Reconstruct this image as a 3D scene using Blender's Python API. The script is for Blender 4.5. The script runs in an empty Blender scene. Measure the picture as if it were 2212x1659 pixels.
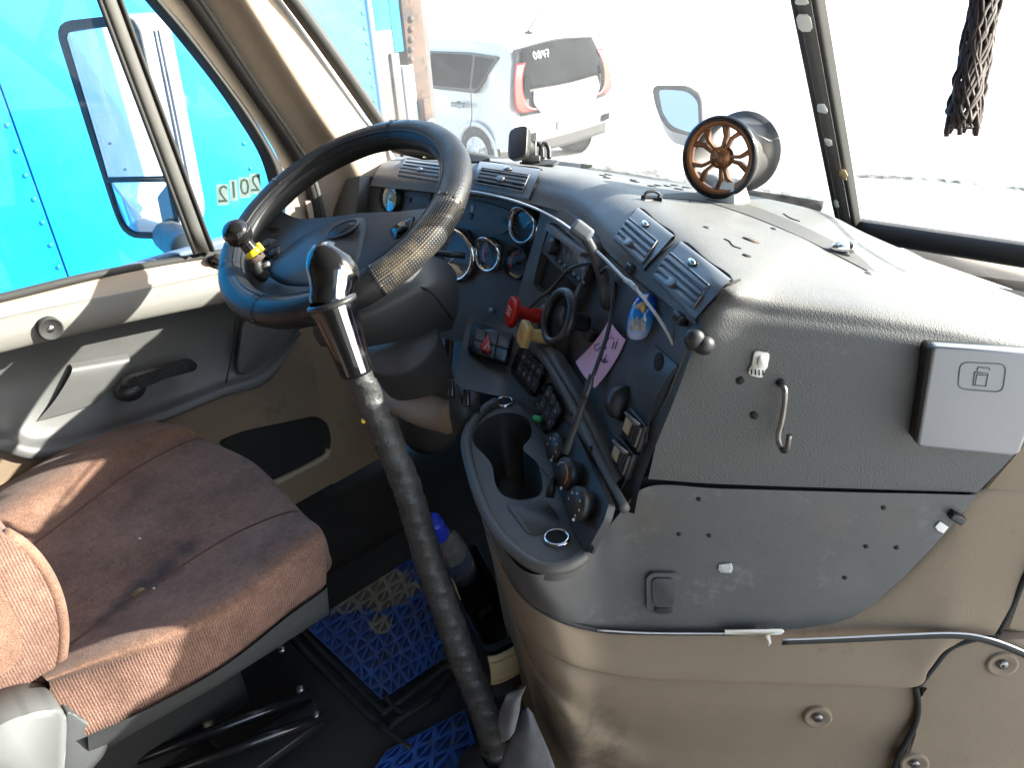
import bpy, bmesh, math, random
import numpy as np
from mathutils import Vector, Matrix
random.seed(7)
R = math.radians
# ------------------------------------------------------------------ camera, sky, sun, exposure
scene = bpy.context.scene
col = scene.collection
CAM_F, CX, CY = 1661.0, 1106.0, 829.5            # focal length and centre of the photograph, in its 2212 x 1659 pixels
PITCH, ROLL, YAW = R(29.0), R(-3.6), R(45.0)
CAM = np.array([.56, -.705, 1.182])
_fw = np.array([-math.sin(YAW)*math.cos(PITCH), math.cos(YAW)*math.cos(PITCH), -math.sin(PITCH)])
_r0 = np.array([math.cos(YAW), math.sin(YAW), 0.0]); _u0 = np.cross(_r0, _fw)
_rt = math.cos(ROLL)*_r0 + math.sin(ROLL)*_u0; _up = -math.sin(ROLL)*_r0 + math.cos(ROLL)*_u0
cam_data = bpy.data.cameras.new('camera'); cam_data.sensor_width = 36; cam_data.lens = CAM_F/2212*36
cam_data.clip_start = .02; cam_data.clip_end = 2000
cam = bpy.data.objects.new('camera', cam_data); col.objects.link(cam)
m = Matrix.Identity(4)
for i in range(3):
    m[i][0] = _rt[i]; m[i][1] = _up[i]; m[i][2] = -_fw[i]; m[i][3] = CAM[i]
cam.matrix_world = m
scene.camera = cam
SUN_AZ, SUN_EL = R(43), R(24.4)                     # azimuth from the truck's nose towards its passenger side
sun_dir = Vector((math.sin(SUN_AZ)*math.cos(SUN_EL), math.cos(SUN_AZ)*math.cos(SUN_EL), math.sin(SUN_EL)))
world = bpy.data.worlds.new('World'); scene.world = world; world.use_nodes = True
wn = world.node_tree; wn.nodes.clear()
sky = wn.nodes.new('ShaderNodeTexSky'); sky.sky_type = 'NISHITA'; sky.sun_disc = False
sky.sun_elevation = SUN_EL; sky.sun_rotation = SUN_AZ; sky.air_density = 1.0; sky.dust_density = 1.2
bg = wn.nodes.new('ShaderNodeBackground'); bg.inputs[1].default_value = .15
wo = wn.nodes.new('ShaderNodeOutputWorld')
wn.links.new(sky.outputs[0], bg.inputs[0]); wn.links.new(bg.outputs[0], wo.inputs[0])
sd = bpy.data.lights.new('sun', 'SUN'); sd.energy = 4.5; sd.angle = R(.55); sd.color = (1, .95, .87)
sun = bpy.data.objects.new('sun', sd); col.objects.link(sun)
sun.rotation_euler = (-sun_dir).to_track_quat('-Z', 'Y').to_euler()
vs = scene.view_settings; vs.view_transform = 'Standard'; vs.look = 'None'; vs.exposure = 2.3; vs.gamma = 1; vs.use_curve_mapping = False
cy = scene.cycles
cy.max_bounces = 10; cy.diffuse_bounces = 6; cy.glossy_bounces = 4; cy.transmission_bounces = 6; cy.transparent_max_bounces = 16
cy.caustics_reflective = False; cy.caustics_refractive = False; cy.sample_clamp_indirect = 6

# ------------------------------------------------------------------ from a place in the photograph to a place in the cab
def ray(x, y): return _fw + _rt*(x-CX)/CAM_F - _up*(y-CY)/CAM_F
def D(x, y, d): return CAM + ray(x, y)*d
def onX(x, y, v): d = ray(x, y); return CAM + d*(v-CAM[0])/d[0]
def onY(x, y, v): d = ray(x, y); return CAM + d*(v-CAM[1])/d[1]
def onZ(x, y, v): d = ray(x, y); return CAM + d*(v-CAM[2])/d[2]
def depth(P): return float((np.asarray(P)-CAM)@_fw)
def mkplane(a, b, c):
    n = np.cross(b-a, c-a); n = n/np.linalg.norm(n)
    if n@(CAM-a) < 0: n = -n
    return (n, float(n@a))
def off(pl, h): return (pl[0], pl[1]+h)
def on(pl, x, y, h=0.0):
    d = ray(x, y); return CAM + d*((pl[1]+h)-pl[0]@CAM)/(pl[0]@d)
# magnified views of the photograph
def A1(x, y): return (x*.3623, y*.3623)
def A2(x, y): return (687+x*.3623, y*.3623)
def A3(x, y): return (1374+x*.3882, y*.3882)
def A4(x, y): return (x*.3623, 515.2+y*.3623)
def A5(x, y): return (429.4+x*.3106, 214.7+y*.3106)
def A6(x, y): return (772.8+x*.3105, 300.5+y*.3105)
def B1(x, y): return (1202.2+x*.2846, 386.4+y*.2846)
def B2(x, y): return (944.6+x*.3365, 644+y*.3365)
def B3(x, y): return (1374+x*.3882, 644+y*.3882)
def B4(x, y): return (x*.4824, 858.7+y*.4824)
def B5(x, y): return (601+x*.379, 1030.4+y*.379)
def B6(x, y): return (1202+x*.4565, 1202+y*.4565)

# ------------------------------------------------------------------ object helpers
ABS = {}
def thing(name, label, cat, loc, group=None):
    o = bpy.data.objects.new(name, None); o.empty_display_size = .05; col.objects.link(o)
    o.location = Vector(loc); ABS[o.name] = Vector(loc)
    o['label'] = label; o['category'] = cat
    if group: o['group'] = group
    return o
def tag(o, label, cat, group=None):
    o['label'] = label; o['category'] = cat
    if group: o['group'] = group
    return o
def add(name, me, mat, parent=None, smooth=True, label=None, angle=None):
    """link a mesh given in cab coordinates; its origin moves to its own middle"""
    n = len(me.vertices)
    co = np.empty(n*3); me.vertices.foreach_get('co', co); co = co.reshape(-1, 3)
    c = (co.min(0)+co.max(0))/2; co -= c; me.vertices.foreach_set('co', co.ravel()); me.update()
    if mat is not None and len(me.materials) == 0: me.materials.append(M[mat] if isinstance(mat, str) else mat)
    if smooth:
        me.polygons.foreach_set('use_smooth', [True]*len(me.polygons))
        if angle is not None: me.set_sharp_from_angle(angle=R(angle))
    me.name = name
    o = bpy.data.objects.new(name, me); col.objects.link(o); c = Vector(c); ABS[o.name] = c
    if parent is not None:
        o.parent = parent; o.location = c-ABS[parent.name]
    else: o.location = c
    if label: o['label'] = label
    return o
def mk(verts, faces):
    me = bpy.data.meshes.new('m'); me.from_pydata([tuple(map(float, v)) for v in verts], [], faces); me.update(); return me
def join(meshes):
    bm = bmesh.new()
    for x in meshes: bm.from_mesh(x); bpy.data.meshes.remove(x)
    me = bpy.data.meshes.new('m'); bm.to_mesh(me); bm.free(); return me
def structure(o): o['kind'] = 'structure'; return o

def catmull(P, n):
    """n steps per span through the points P (any dimension)"""
    P = np.asarray(P, float)
    if len(P) < 3 or n == 1:
        out = []
        for i in range(len(P)-1):
            for k in range(n): out.append(P[i]+(P[i+1]-P[i])*k/n)
        out.append(P[-1]); return np.array(out)
    Q = np.concatenate([[2*P[0]-P[1]], P, [2*P[-1]-P[-2]]]); out = []
    for i in range(1, len(Q)-2):
        a, b, c, d = Q[i-1], Q[i], Q[i+1], Q[i+2]
        for k in range(n):
            t = k/n
            out.append(.5*((2*b)+(-a+c)*t+(2*a-5*b+4*c-d)*t*t+(-a+3*b-3*c+d)*t**3))
    out.append(P[-1]); return np.array(out)
def patch_pts(rows, nu=6, nv=6):
    G = np.array([catmull(r, nu) for r in rows])
    return np.array([catmull(G[:, j], nv) for j in range(G.shape[1])]).transpose(1, 0, 2)
def patch(rows, nu=6, nv=6, thick=0.0, close=False):
    """smooth sheet through a grid of points; thick > 0 gives it a back away from the camera"""
    G = patch_pts(rows, nu, nv); a, b = G.shape[:2]
    V = G.reshape(-1, 3); F = []
    for i in range(a-1):
        for j in range(b-1): F.append((i*b+j, i*b+j+1, (i+1)*b+j+1, (i+1)*b+j))
    # orient to the camera
    s = 0
    for f in F[::max(1, len(F)//60)]:
        n = np.cross(V[f[1]]-V[f[0]], V[f[3]]-V[f[0]]); s += np.sign(n@(CAM-V[f[0]]))
    if s < 0: F = [f[::-1] for f in F]
    me = mk(V, F)
    if thick:
        bm = bmesh.new(); bm.from_mesh(me); bm.normal_update()
        r = bmesh.ops.solidify(bm, geom=bm.faces[:], thickness=thick)
        bmesh.ops.recalc_face_normals(bm, faces=bm.faces[:]); bm.to_mesh(me); bm.free()
    return me
def rnd(P, r, n=5):
    """round the corners of a 2-D or 3-D polygon by r"""
    P = [np.asarray(p, float) for p in P]; out = []
    for i, p in enumerate(P):
        a, b = P[i-1], P[(i+1) % len(P)]
        la, lb = np.linalg.norm(a-p), np.linalg.norm(b-p); q = min(r, la*.45, lb*.45)
        s, e = p+(a-p)/la*q, p+(b-p)/lb*q
        for k in range(n+1):
            t = k/n; out.append((1-t)**2*s+2*t*(1-t)*p+t*t*e)
    return out
def curve2(P, n=6, closed=False):
    P = [np.asarray(p, float) for p in P]
    if closed:
        Q = catmull([P[-1]]+P+[P[0], P[1]], n); return [q for q in Q[n:-n-1]] if False else [q for q in Q[n:n*(len(P)+1)]]
    return list(catmull(P, n))
def slab(pts, n, h0, h1, bev=.0015, seg=2):
    """prism over a 3-D polygon: from h0 to h1 along n, front edge bevelled"""
    n = np.asarray(n, float); n = n/np.linalg.norm(n); pts = [np.asarray(p, float) for p in pts]; k = len(pts)
    area = sum(np.cross(pts[i], pts[(i+1) % k]) for i in range(k))
    if area@n < 0: pts = pts[::-1]
    bm = bmesh.new()
    lo = [bm.verts.new(p+n*h0) for p in pts]; hi = [bm.verts.new(p+n*h1) for p in pts]
    top = bm.faces.new(hi); bm.faces.new(lo[::-1])
    for i in range(k): bm.faces.new((lo[i], lo[(i+1) % k], hi[(i+1) % k], hi[i]))
    if bev > 0:
        bmesh.ops.bevel(bm, geom=list(top.edges), offset=bev, segments=seg, profile=.6, affect='EDGES', clamp_overlap=True)
    me = bpy.data.meshes.new('m'); bm.to_mesh(me); bm.free(); return me
def plate(name, pl, px, h0, h1, mat, parent=None, bev=.0015, r=0, label=None, zf=None, closed_curve=0, angle=35):
    """a plate whose outline lies on the plane pl"""
    px = [zf(*p) for p in px] if zf else px
    pts = [on(pl, *p) for p in px]
    if closed_curve: pts = curve2(pts, closed_curve, True)
    if r: pts = rnd(pts, r)
    return add(name, slab(pts, pl[0], h0, h1, bev), mat, parent, True, label, angle)
def ringplate(outer, inner, n, h0, h1):
    """frame between two outlines of equal count; has an inside wall"""
    n = np.asarray(n); k = len(outer); V = []; F = []
    for P, h in ((outer, h0), (outer, h1), (inner, h1), (inner, h0)):
        V += [np.asarray(p)+n*h for p in P]
    for a in range(3):
        for i in range(k):
            j = (i+1) % k; F.append((a*k+i, a*k+j, (a+1)*k+j, (a+1)*k+i))
    me = mk(V, F); bm = bmesh.new(); bm.from_mesh(me)
    bmesh.ops.recalc_face_normals(bm, faces=bm.faces[:])
    fs = [f for f in bm.faces if abs(f.normal.dot(Vector(n))) > .8]
    if fs and sum(f.normal.dot(Vector(n)) for f in fs) < 0: bmesh.ops.reverse_faces(bm, faces=bm.faces[:])
    bm.to_mesh(me); bm.free(); return me
def basis(n, hint=(0, 0, 1)):
    n = np.asarray(n, float); n = n/np.linalg.norm(n); h = np.asarray(hint, float)
    y = h-n*(h@n)
    if np.linalg.norm(y) < 1e-6: h = np.array([0, 1., 0]); y = h-n*(h@n)
    y = y/np.linalg.norm(y); x = np.cross(y, n); return x, y, n
def lathe(o, axis, prof, seg=32, hint=(0, 0, 1), sx=1., arc=None):
    """profile of (radius, height along axis) turned about the axis"""
    x, y, n = basis(axis, hint); o = np.asarray(o, float); V = []; F = []; k = len(prof)
    for i in range(seg):
        a = 2*math.pi*i/seg; d = x*math.cos(a)*sx+y*math.sin(a)
        for r_, h in prof: V.append(o+d*r_+n*h)
    for i in range(seg):
        j = (i+1) % seg
        for q in range(k-1): F.append((i*k+q, j*k+q, j*k+q+1, i*k+q+1))
    me = mk(V, F); bm = bmesh.new(); bm.from_mesh(me); bmesh.ops.remove_doubles(bm, verts=bm.verts[:], dist=1e-6)
    bmesh.ops.recalc_face_normals(bm, faces=bm.faces[:]); bm.to_mesh(me); bm.free(); return me
def tube(P, rad, seg=10, n=6, cap=True, flat=None):
    """round bar through points; rad a number or one per point"""
    P = np.asarray(P, float); rad = np.full(len(P), rad) if np.isscalar(rad) else np.asarray(rad, float)
    Q = catmull(np.concatenate([P, rad[:, None]], 1), n) if n > 1 else np.concatenate([P, rad[:, None]], 1)
    C_, r_ = Q[:, :3], np.abs(Q[:, 3]); V = []; F = []
    t = C_[1]-C_[0]; x, y, _ = basis(t, (0, 0, 1) if abs(t[2]) < .9*np.linalg.norm(t) else (0, 1, 0))
    for i, c in enumerate(C_):
        t = C_[min(i+1, len(C_)-1)]-C_[max(i-1, 0)]; t = t/np.linalg.norm(t)
        x = x-t*(x@t); x = x/np.linalg.norm(x); y = np.cross(t, x)
        for k in range(seg):
            a = 2*math.pi*k/seg; V.append(c+(x*math.cos(a)+y*math.sin(a)*(flat or 1))*r_[i])
    for i in range(len(C_)-1):
        for k in range(seg):
            l = (k+1) % seg; F.append((i*seg+k, i*seg+l, (i+1)*seg+l, (i+1)*seg+k))
    if cap: F.append(tuple(range(seg))[::-1]); F.append(tuple((len(C_)-1)*seg+k for k in range(seg)))
    me = mk(V, F); bm = bmesh.new(); bm.from_mesh(me); bmesh.ops.recalc_face_normals(bm, faces=bm.faces[:]); bm.to_mesh(me); bm.free(); return me
def box(c, x, y, z, dx, dy, dz, bev=.002, seg=2):
    """block centred at c with axes x, y, z and full sizes"""
    c, x, y, z = (np.asarray(v, float) for v in (c, x, y, z)); bm = bmesh.new()
    r_ = bmesh.ops.create_cube(bm, size=1)
    for v in bm.verts: v.co = Vector(c+x*v.co.x*dx+y*v.co.y*dy+z*v.co.z*dz)
    if bev: bmesh.ops.bevel(bm, geom=bm.edges[:], offset=bev, segments=seg, profile=.6, affect='EDGES', clamp_overlap=True)
    bmesh.ops.recalc_face_normals(bm, faces=bm.faces[:])
    me = bpy.data.meshes.new('m'); bm.to_mesh(me); bm.free(); return me
def blob(c, rx, ry, rz, x=(1, 0, 0), y=(0, 1, 0), z=(0, 0, 1), seg=20, power=1.0):
    c, x, y, z = (np.asarray(v, float) for v in (c, x, y, z)); bm = bmesh.new()
    bmesh.ops.create_uvsphere(bm, u_segments=seg, v_segments=seg//2+2, radius=1)
    for v in bm.verts:
        p = np.array(v.co); p = np.sign(p)*np.abs(p)**power
        v.co = Vector(c+x*p[0]*rx+y*p[1]*ry+z*p[2]*rz)
    bmesh.ops.recalc_face_normals(bm, faces=bm.faces[:])
    me = bpy.data.meshes.new('m'); bm.to_mesh(me); bm.free(); return me
def textmesh(s, o, x, y, size, ext=.0002, mirror=False, shear=0.0, align='CENTER'):
    """raised flat lettering at o with the reading direction x and up y"""
    cu = bpy.data.curves.new('t', 'FONT'); cu.body = s; cu.size = 1; cu.align_x = align; cu.align_y = 'CENTER'; cu.shear = shear; cu.resolution_u = 2
    ob = bpy.data.objects.new('t', cu); col.objects.link(ob)
    dg = bpy.context.evaluated_depsgraph_get(); me = bpy.data.meshes.new_from_object(ob.evaluated_get(dg))
    bpy.data.objects.remove(ob); bpy.data.curves.remove(cu)
    x = np.asarray(x, float); x = x/np.linalg.norm(x); y = np.asarray(y, float); y = y-x*(x@y); y = y/np.linalg.norm(y); n = np.cross(x, y)
    if mirror: x = -x
    for v in me.vertices:
        v.co = Vector(np.asarray(o)+(x*v.co.x+y*v.co.y)*size+n*ext)
    me.materials.clear(); return me
def stroke(P2, o, x, y, s, w):
    """thin pen line: 2-D points in units of s"""
    return tube([np.asarray(o)+np.asarray(x)*p[0]*s+np.asarray(y)*p[1]*s for p in P2], w, 5, 4)
# ------------------------------------------------------------------ materials
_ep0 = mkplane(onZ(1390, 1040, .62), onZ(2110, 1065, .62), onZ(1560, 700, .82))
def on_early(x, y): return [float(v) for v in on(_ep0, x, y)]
M = {}
def nodes(name):
    mt = bpy.data.materials.new(name); mt.use_nodes = True; M[name] = mt
    nt = mt.node_tree; return mt, nt, nt.nodes['Principled BSDF']
def pbr(name, c, rough=.5, metal=0., bump=0., scale=200., var=.0, vscale=6., spec=.5, coat=0., wear=None, wear_scale=9., wear_lo=.6, detail=3., vor=False, sheen=0., bdist=.001, dust=None, stain_shade=None, stain_shade_amt=.85):
    mt, nt, b = nodes(name); N, L = nt.nodes, nt.links
    b.inputs['Base Color'].default_value = (*c, 1); b.inputs['Roughness'].default_value = rough; b.inputs['Metallic'].default_value = metal
    b.inputs['Specular IOR Level'].default_value = spec; b.inputs['Coat Weight'].default_value = coat; b.inputs['Coat Roughness'].default_value = .08
    b.inputs['Sheen Weight'].default_value = sheen
    tc = N.new('ShaderNodeNewGeometry').outputs['Position']
    src = None
    if var:
        n = N.new('ShaderNodeTexNoise'); n.inputs['Scale'].default_value = vscale; n.inputs['Detail'].default_value = 5; n.inputs['Roughness'].default_value = .65
        L.new(tc, n.inputs['Vector'])
        r_ = N.new('ShaderNodeMapRange'); r_.inputs[1].default_value = .3; r_.inputs[2].default_value = .7; r_.inputs[3].default_value = 1-var; r_.inputs[4].default_value = 1+var
        L.new(n.outputs[0], r_.inputs[0])
        mx = N.new('ShaderNodeMix'); mx.data_type = 'RGBA'; mx.blend_type = 'MULTIPLY'; mx.inputs[0].default_value = 1; mx.inputs[6].default_value = (*c, 1)
        L.new(r_.outputs[0], mx.inputs[7]); src = mx.outputs[2]
        rr = N.new('ShaderNodeMapRange'); rr.inputs[1].default_value = .3; rr.inputs[2].default_value = .7; rr.inputs[3].default_value = max(.02, rough-.1); rr.inputs[4].default_value = min(1, rough+.1)
        L.new(n.outputs[0], rr.inputs[0]); L.new(rr.outputs[0], b.inputs['Roughness'])
    if wear:
        n = N.new('ShaderNodeTexNoise'); n.inputs['Scale'].default_value = wear_scale; n.inputs['Detail'].default_value = 8; n.inputs['Roughness'].default_value = .75
        L.new(tc, n.inputs['Vector'])
        r_ = N.new('ShaderNodeMapRange'); r_.inputs[1].default_value = wear_lo; r_.inputs[2].default_value = wear_lo+.12; L.new(n.outputs[0], r_.inputs[0])
        mx = N.new('ShaderNodeMix'); mx.data_type = 'RGBA'; mx.inputs[6].default_value = (*c, 1); mx.inputs[7].default_value = (*wear, 1)
        if src: L.new(src, mx.inputs[6])
        L.new(r_.outputs[0], mx.inputs[0]); src = mx.outputs[2]
    if dust:      # pale dust that has settled on what faces up
        sp_ = N.new('ShaderNodeSeparateXYZ'); L.new(N.new('ShaderNodeNewGeometry').outputs['True Normal'], sp_.inputs[0])
        n = N.new('ShaderNodeTexNoise'); n.inputs['Scale'].default_value = 11; n.inputs['Detail'].default_value = 8; n.inputs['Roughness'].default_value = .75; L.new(tc, n.inputs['Vector'])
        r_ = N.new('ShaderNodeMapRange'); r_.inputs[1].default_value = .55; r_.inputs[2].default_value = 1.0; r_.inputs[3].default_value = 0; r_.inputs[4].default_value = 1; L.new(sp_.outputs[2], r_.inputs[0])
        q_ = N.new('ShaderNodeMapRange'); q_.inputs[1].default_value = .25; q_.inputs[2].default_value = .7; q_.inputs[3].default_value = dust*.55; q_.inputs[4].default_value = dust; L.new(n.outputs[0], q_.inputs[0])
        mm = N.new('ShaderNodeMath'); mm.operation = 'MULTIPLY'; L.new(r_.outputs[0], mm.inputs[0]); L.new(q_.outputs[0], mm.inputs[1])
        mx = N.new('ShaderNodeMix'); mx.data_type = 'RGBA'; mx.inputs[6].default_value = (*c, 1); mx.inputs[7].default_value = (.34, .33, .31, 1)
        if src: L.new(src, mx.inputs[6])
        L.new(mm.outputs[0], mx.inputs[0]); src = mx.outputs[2]
    if stain_shade:     # one worn, dirty or painted-shade area with its own ragged outline: (centre, radius, colour)
        for sc_, sr_, scol in stain_shade:
            ds = N.new('ShaderNodeVectorMath'); ds.operation = 'DISTANCE'; ds.inputs[1].default_value = sc_; L.new(tc, ds.inputs[0])
            n = N.new('ShaderNodeTexNoise'); n.inputs['Scale'].default_value = 22; n.inputs['Detail'].default_value = 6; n.inputs['Roughness'].default_value = .7; L.new(tc, n.inputs['Vector'])
            m1 = N.new('ShaderNodeMath'); m1.operation = 'MULTIPLY_ADD'; m1.inputs[1].default_value = sr_*1.6; L.new(n.outputs[0], m1.inputs[0]); m1.inputs[2].default_value = -sr_*.8
            m2_ = N.new('ShaderNodeMath'); m2_.operation = 'ADD'; L.new(ds.outputs['Value'], m2_.inputs[0]); L.new(m1.outputs[0], m2_.inputs[1])
            r_ = N.new('ShaderNodeMapRange'); r_.inputs[1].default_value = sr_*(.8 if stain_shade_amt > .8 else .25); r_.inputs[2].default_value = sr_; r_.inputs[3].default_value = stain_shade_amt; r_.inputs[4].default_value = 0; L.new(m2_.outputs[0], r_.inputs[0])
            mx = N.new('ShaderNodeMix'); mx.data_type = 'RGBA'; mx.inputs[6].default_value = (*c, 1); mx.inputs[7].default_value = (*scol, 1)
            if src: L.new(src, mx.inputs[6])
            L.new(r_.outputs[0], mx.inputs[0]); src = mx.outputs[2]
    if src: L.new(src, b.inputs['Base Color'])
    if bump:
        if vor:
            t = N.new('ShaderNodeTexVoronoi'); t.inputs['Scale'].default_value = scale; out = t.outputs['Distance']
        else:
            t = N.new('ShaderNodeTexNoise'); t.inputs['Scale'].default_value = scale; t.inputs['Detail'].default_value = detail; out = t.outputs[0]
        L.new(tc, t.inputs['Vector'])
        bp = N.new('ShaderNodeBump'); bp.inputs['Strength'].default_value = bump; bp.inputs['Distance'].default_value = bdist
        L.new(out, bp.inputs['Height']); L.new(bp.outputs[0], b.inputs['Normal'])
    return mt
pbr('pad', (.082, .081, .076), .55, bump=.3, scale=560, var=.10, vscale=7, vor=True, wear=(.15, .145, .135), wear_scale=20, wear_lo=.625, bdist=.0012, dust=.30)
pbr('pad_fine', (.078, .079, .078), .5, bump=.25, scale=900, var=.14, vscale=9, wear=(.16, .155, .15), wear_scale=16, wear_lo=.64)
pbr('panel_dark', (.055, .057, .060), .42, bump=.25, scale=900, var=.15, vscale=12, wear=(.13, .13, .13), wear_scale=30, wear_lo=.69)
pbr('console', (.085, .082, .076), .5, bump=.25, scale=800, var=.16, vscale=10, wear=(.17, .165, .155), wear_scale=22, wear_lo=.66)
pbr('vent', (.135, .145, .158), .42, bump=.1, scale=900, var=.06)
pbr('black', (.018, .018, .019), .45, bump=.1, scale=600, var=.15)
pbr('black_gloss', (.012, .012, .013), .16, var=.1)
pbr('black_matte', (.012, .012, .012), .85, bump=.2, scale=300)
pbr('rubber', (.022, .022, .021), .7, bump=.2, scale=500, var=.2, vscale=20)
pbr('rubber_grey', (.07, .068, .063), .6, bump=.2, scale=500, var=.15, vscale=20)
pbr('tan', (.36, .285, .205), .62, bump=.25, scale=520, var=.06, vscale=5, wear=(.27, .205, .14), wear_scale=5, wear_lo=.62)
pbr('tan_low', (.225, .17, .115), .72, spec=.3, bump=.3, scale=520, var=.10, vscale=6, wear=(.16, .118, .078), wear_scale=6, wear_lo=.58, stain_shade=[(tuple(on_early(1215, 1560)), .10, (.045, .036, .03)), (tuple(on_early(1180, 1640)), .12, (.04, .033, .028)), (tuple(on_early(1090, 1420)), .07, (.06, .046, .036)), (tuple(on_early(1350, 1700)), .08, (.08, .062, .046))], stain_shade_amt=.5)  # dark patches paint the footwell shade into the lower left of the tan
pbr('lower_grey', (.086, .086, .084), .5, bump=.3, scale=900, var=.16, vscale=8, wear=(.145, .14, .13), wear_scale=15, wear_lo=.555, stain_shade=[(tuple(on_early(1930, 1120)), .035, (.10, .085, .07)), (tuple(on_early(1790, 1120)), .03, (.105, .09, .075)), (tuple(on_early(1830, 1255)), .04, (.11, .10, .09)), (tuple(on_early(1390, 1110)), .05, (.10, .085, .07))], stain_shade_amt=.55)
pbr('tan_door', (.24, .18, .125), .6, bump=.3, scale=520, var=.08, vscale=6, wear=(.16, .118, .078), wear_scale=6, wear_lo=.60)
pbr('tan_pad', (.40, .32, .245), .6, bump=.3, scale=420, var=.05, vscale=5, vor=True)
pbr('band', (.155, .15, .135), .6, bump=.4, scale=650, var=.06, vor=True)
pbr('door_grey', (.085, .085, .083), .45, bump=.15, scale=900, var=.08)
pbr('chrome', (.72, .72, .73), .12, metal=1, var=.04, vscale=40)
pbr('steel', (.40, .39, .38), .35, metal=1, var=.2, vscale=60)
pbr('silver_plastic', (.23, .23, .235), .42, metal=.25, bump=.12, scale=700, var=.06, vscale=10)
pbr('leather', (.018, .018, .019), .44, spec=.35, bump=.5, scale=300, var=.15, vscale=20, vor=True, bdist=.0006)
pbr('tape', (.030, .030, .030), .52, bump=.8, scale=140, var=.3, vscale=50, wear=(.09, .085, .08), wear_scale=40, wear_lo=.60, bdist=.002)
pbr('foam_dirty', (.22, .15, .075), .95, bump=.6, scale=300, var=.3, vscale=80)
pbr('pivot_grey', (.10, .105, .105), .5, bump=.1, scale=600, var=.06)
pbr('red', (.55, .022, .018), .38, var=.08, bump=.1, scale=300)
pbr('yellow_plastic', (.62, .42, .17), .42, var=.1, vscale=60)
pbr('yellow', (.85, .62, .02), .45)
pbr('white_plastic', (.78, .76, .68), .45, var=.05)
pbr('white', (.8, .8, .78), .5, var=.06, vscale=30)
pbr('paper', (.78, .50, .70), .8, var=.05, vscale=30)
pbr('ink', (.06, .05, .12), .8)
pbr('blue_cap', (.02, .05, .55), .35)
pbr('mat_black', (.020, .020, .020), .75, bump=.5, scale=160, var=.35, vscale=14, wear=(.08, .075, .065), wear_scale=22, wear_lo=.66)
_mc = onZ(*B5(480, 640), .016); _mc2 = onZ(*B5(650, 640), .016); _mc3 = onZ(*B5(590, 840), .016)
_mst = [(tuple(_mc), .075, (.26, .23, .15)), (tuple(_mc2), .06, (.26, .23, .15)), (tuple(_mc3), .028, (.30, .26, .17))]
pbr('mat_blue', (.014, .068, .30), .38, bump=.5, scale=400, var=.35, vscale=20, wear=(.055, .055, .06), wear_scale=16, wear_lo=.53, stain_shade=_mst)
pbr('carpet', (.03, .027, .024), .95, bump=.8, scale=400, var=.35, vscale=12, wear=(.085, .07, .05), wear_scale=25, wear_lo=.66)
pbr('tray_tan', (.62, .47, .26), .55, bump=.2, scale=300, var=.08, vscale=20)
pbr('rag', (.10, .10, .105), .9, bump=.7, scale=180, var=.4, vscale=14, wear=(.42, .38, .3), wear_scale=9, wear_lo=.66)
pbr('copper', (.30, .135, .062), .38, metal=.75, var=.08, vscale=30)
pbr('gunmetal', (.05, .049, .049), .5, metal=0.0, bump=.1, scale=800, var=.08)
pbr('mirror_glass', (.80, .86, .93), .02, metal=1)
pbr('mirror_shell', (.26, .27, .31), .42, var=.06)
pbr('dark_steel', (.22, .21, .20), .4, metal=1, var=.25, vscale=60)
pbr('hub', (.055, .055, .057), .42, bump=.2, scale=900, var=.1)
pbr('seam_thread', (.10, .055, .04), .95)
pbr('channel', (.07, .07, .068), .8, bump=.5, scale=700)
pbr('trailer_blue', (.006, .25, .62), .30, var=.07, vscale=2.2, bump=.10, scale=2.5, bdist=.03, wear=(.03, .34, .70), wear_scale=5, wear_lo=.62)
pbr('rust', (.085, .050, .036), .85, bump=.8, scale=60, var=.4, vscale=14, wear=(.03, .028, .027), wear_scale=9, wear_lo=.48)
pbr('scuffed', (.05, .05, .052), .5, bump=.3, scale=80, var=.3, vscale=6, wear=(.25, .25, .25), wear_scale=18, wear_lo=.72)
pbr('car_white', (.44, .435, .42), .25, coat=.6, var=.02, vscale=2)
pbr('car_glass', (.014, .016, .018), .5, spec=.0, var=.1)
pbr('car_black', (.03, .03, .03), .5)
pbr('tail_red', (.30, .006, .010), .3, coat=.1)
pbr('tyre', (.025, .025, .025), .8, bump=.4, scale=60)
pbr('alloy', (.5, .5, .5), .35, metal=.7)
pbr('concrete', (.52, .50, .46), .85, bump=.3, scale=20, var=.12, vscale=.7, wear=(.40, .38, .35), wear_scale=1.4, wear_lo=.58)
pbr('shell', (.30, .27, .23), .8, bump=.2, scale=200)
pbr('tassel', (.028, .014, .010), .75, bump=.4, scale=300, var=.3, vscale=80)
pbr('sticker', (.30, .33, .28), .6, var=.15, vscale=120)
pbr('sticker_ink', (.05, .06, .05), .7)
pbr('icon', (.42, .42, .42), .6)
pbr('icon_red', (.8, .12, .05), .5)
pbr('gauge_face', (.012, .012, .014), .5)
pbr('lcd', (.10, .105, .10), .25, var=.1, vscale=60)
pbr('green_glass', (.02, .45, .12), .2)
pbr('orange', (.75, .2, .03), .5)
pbr('foam', (.55, .42, .22), .9, bump=.6, scale=200, var=.2, vscale=60)
pbr('label_grey', (.45, .45, .44), .7, var=.5, vscale=160)
pbr('skirt', (.05, .053, .056), .5, bump=.2, scale=500, var=.12)
pbr('wire_white', (.62, .62, .62), .4)
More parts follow.
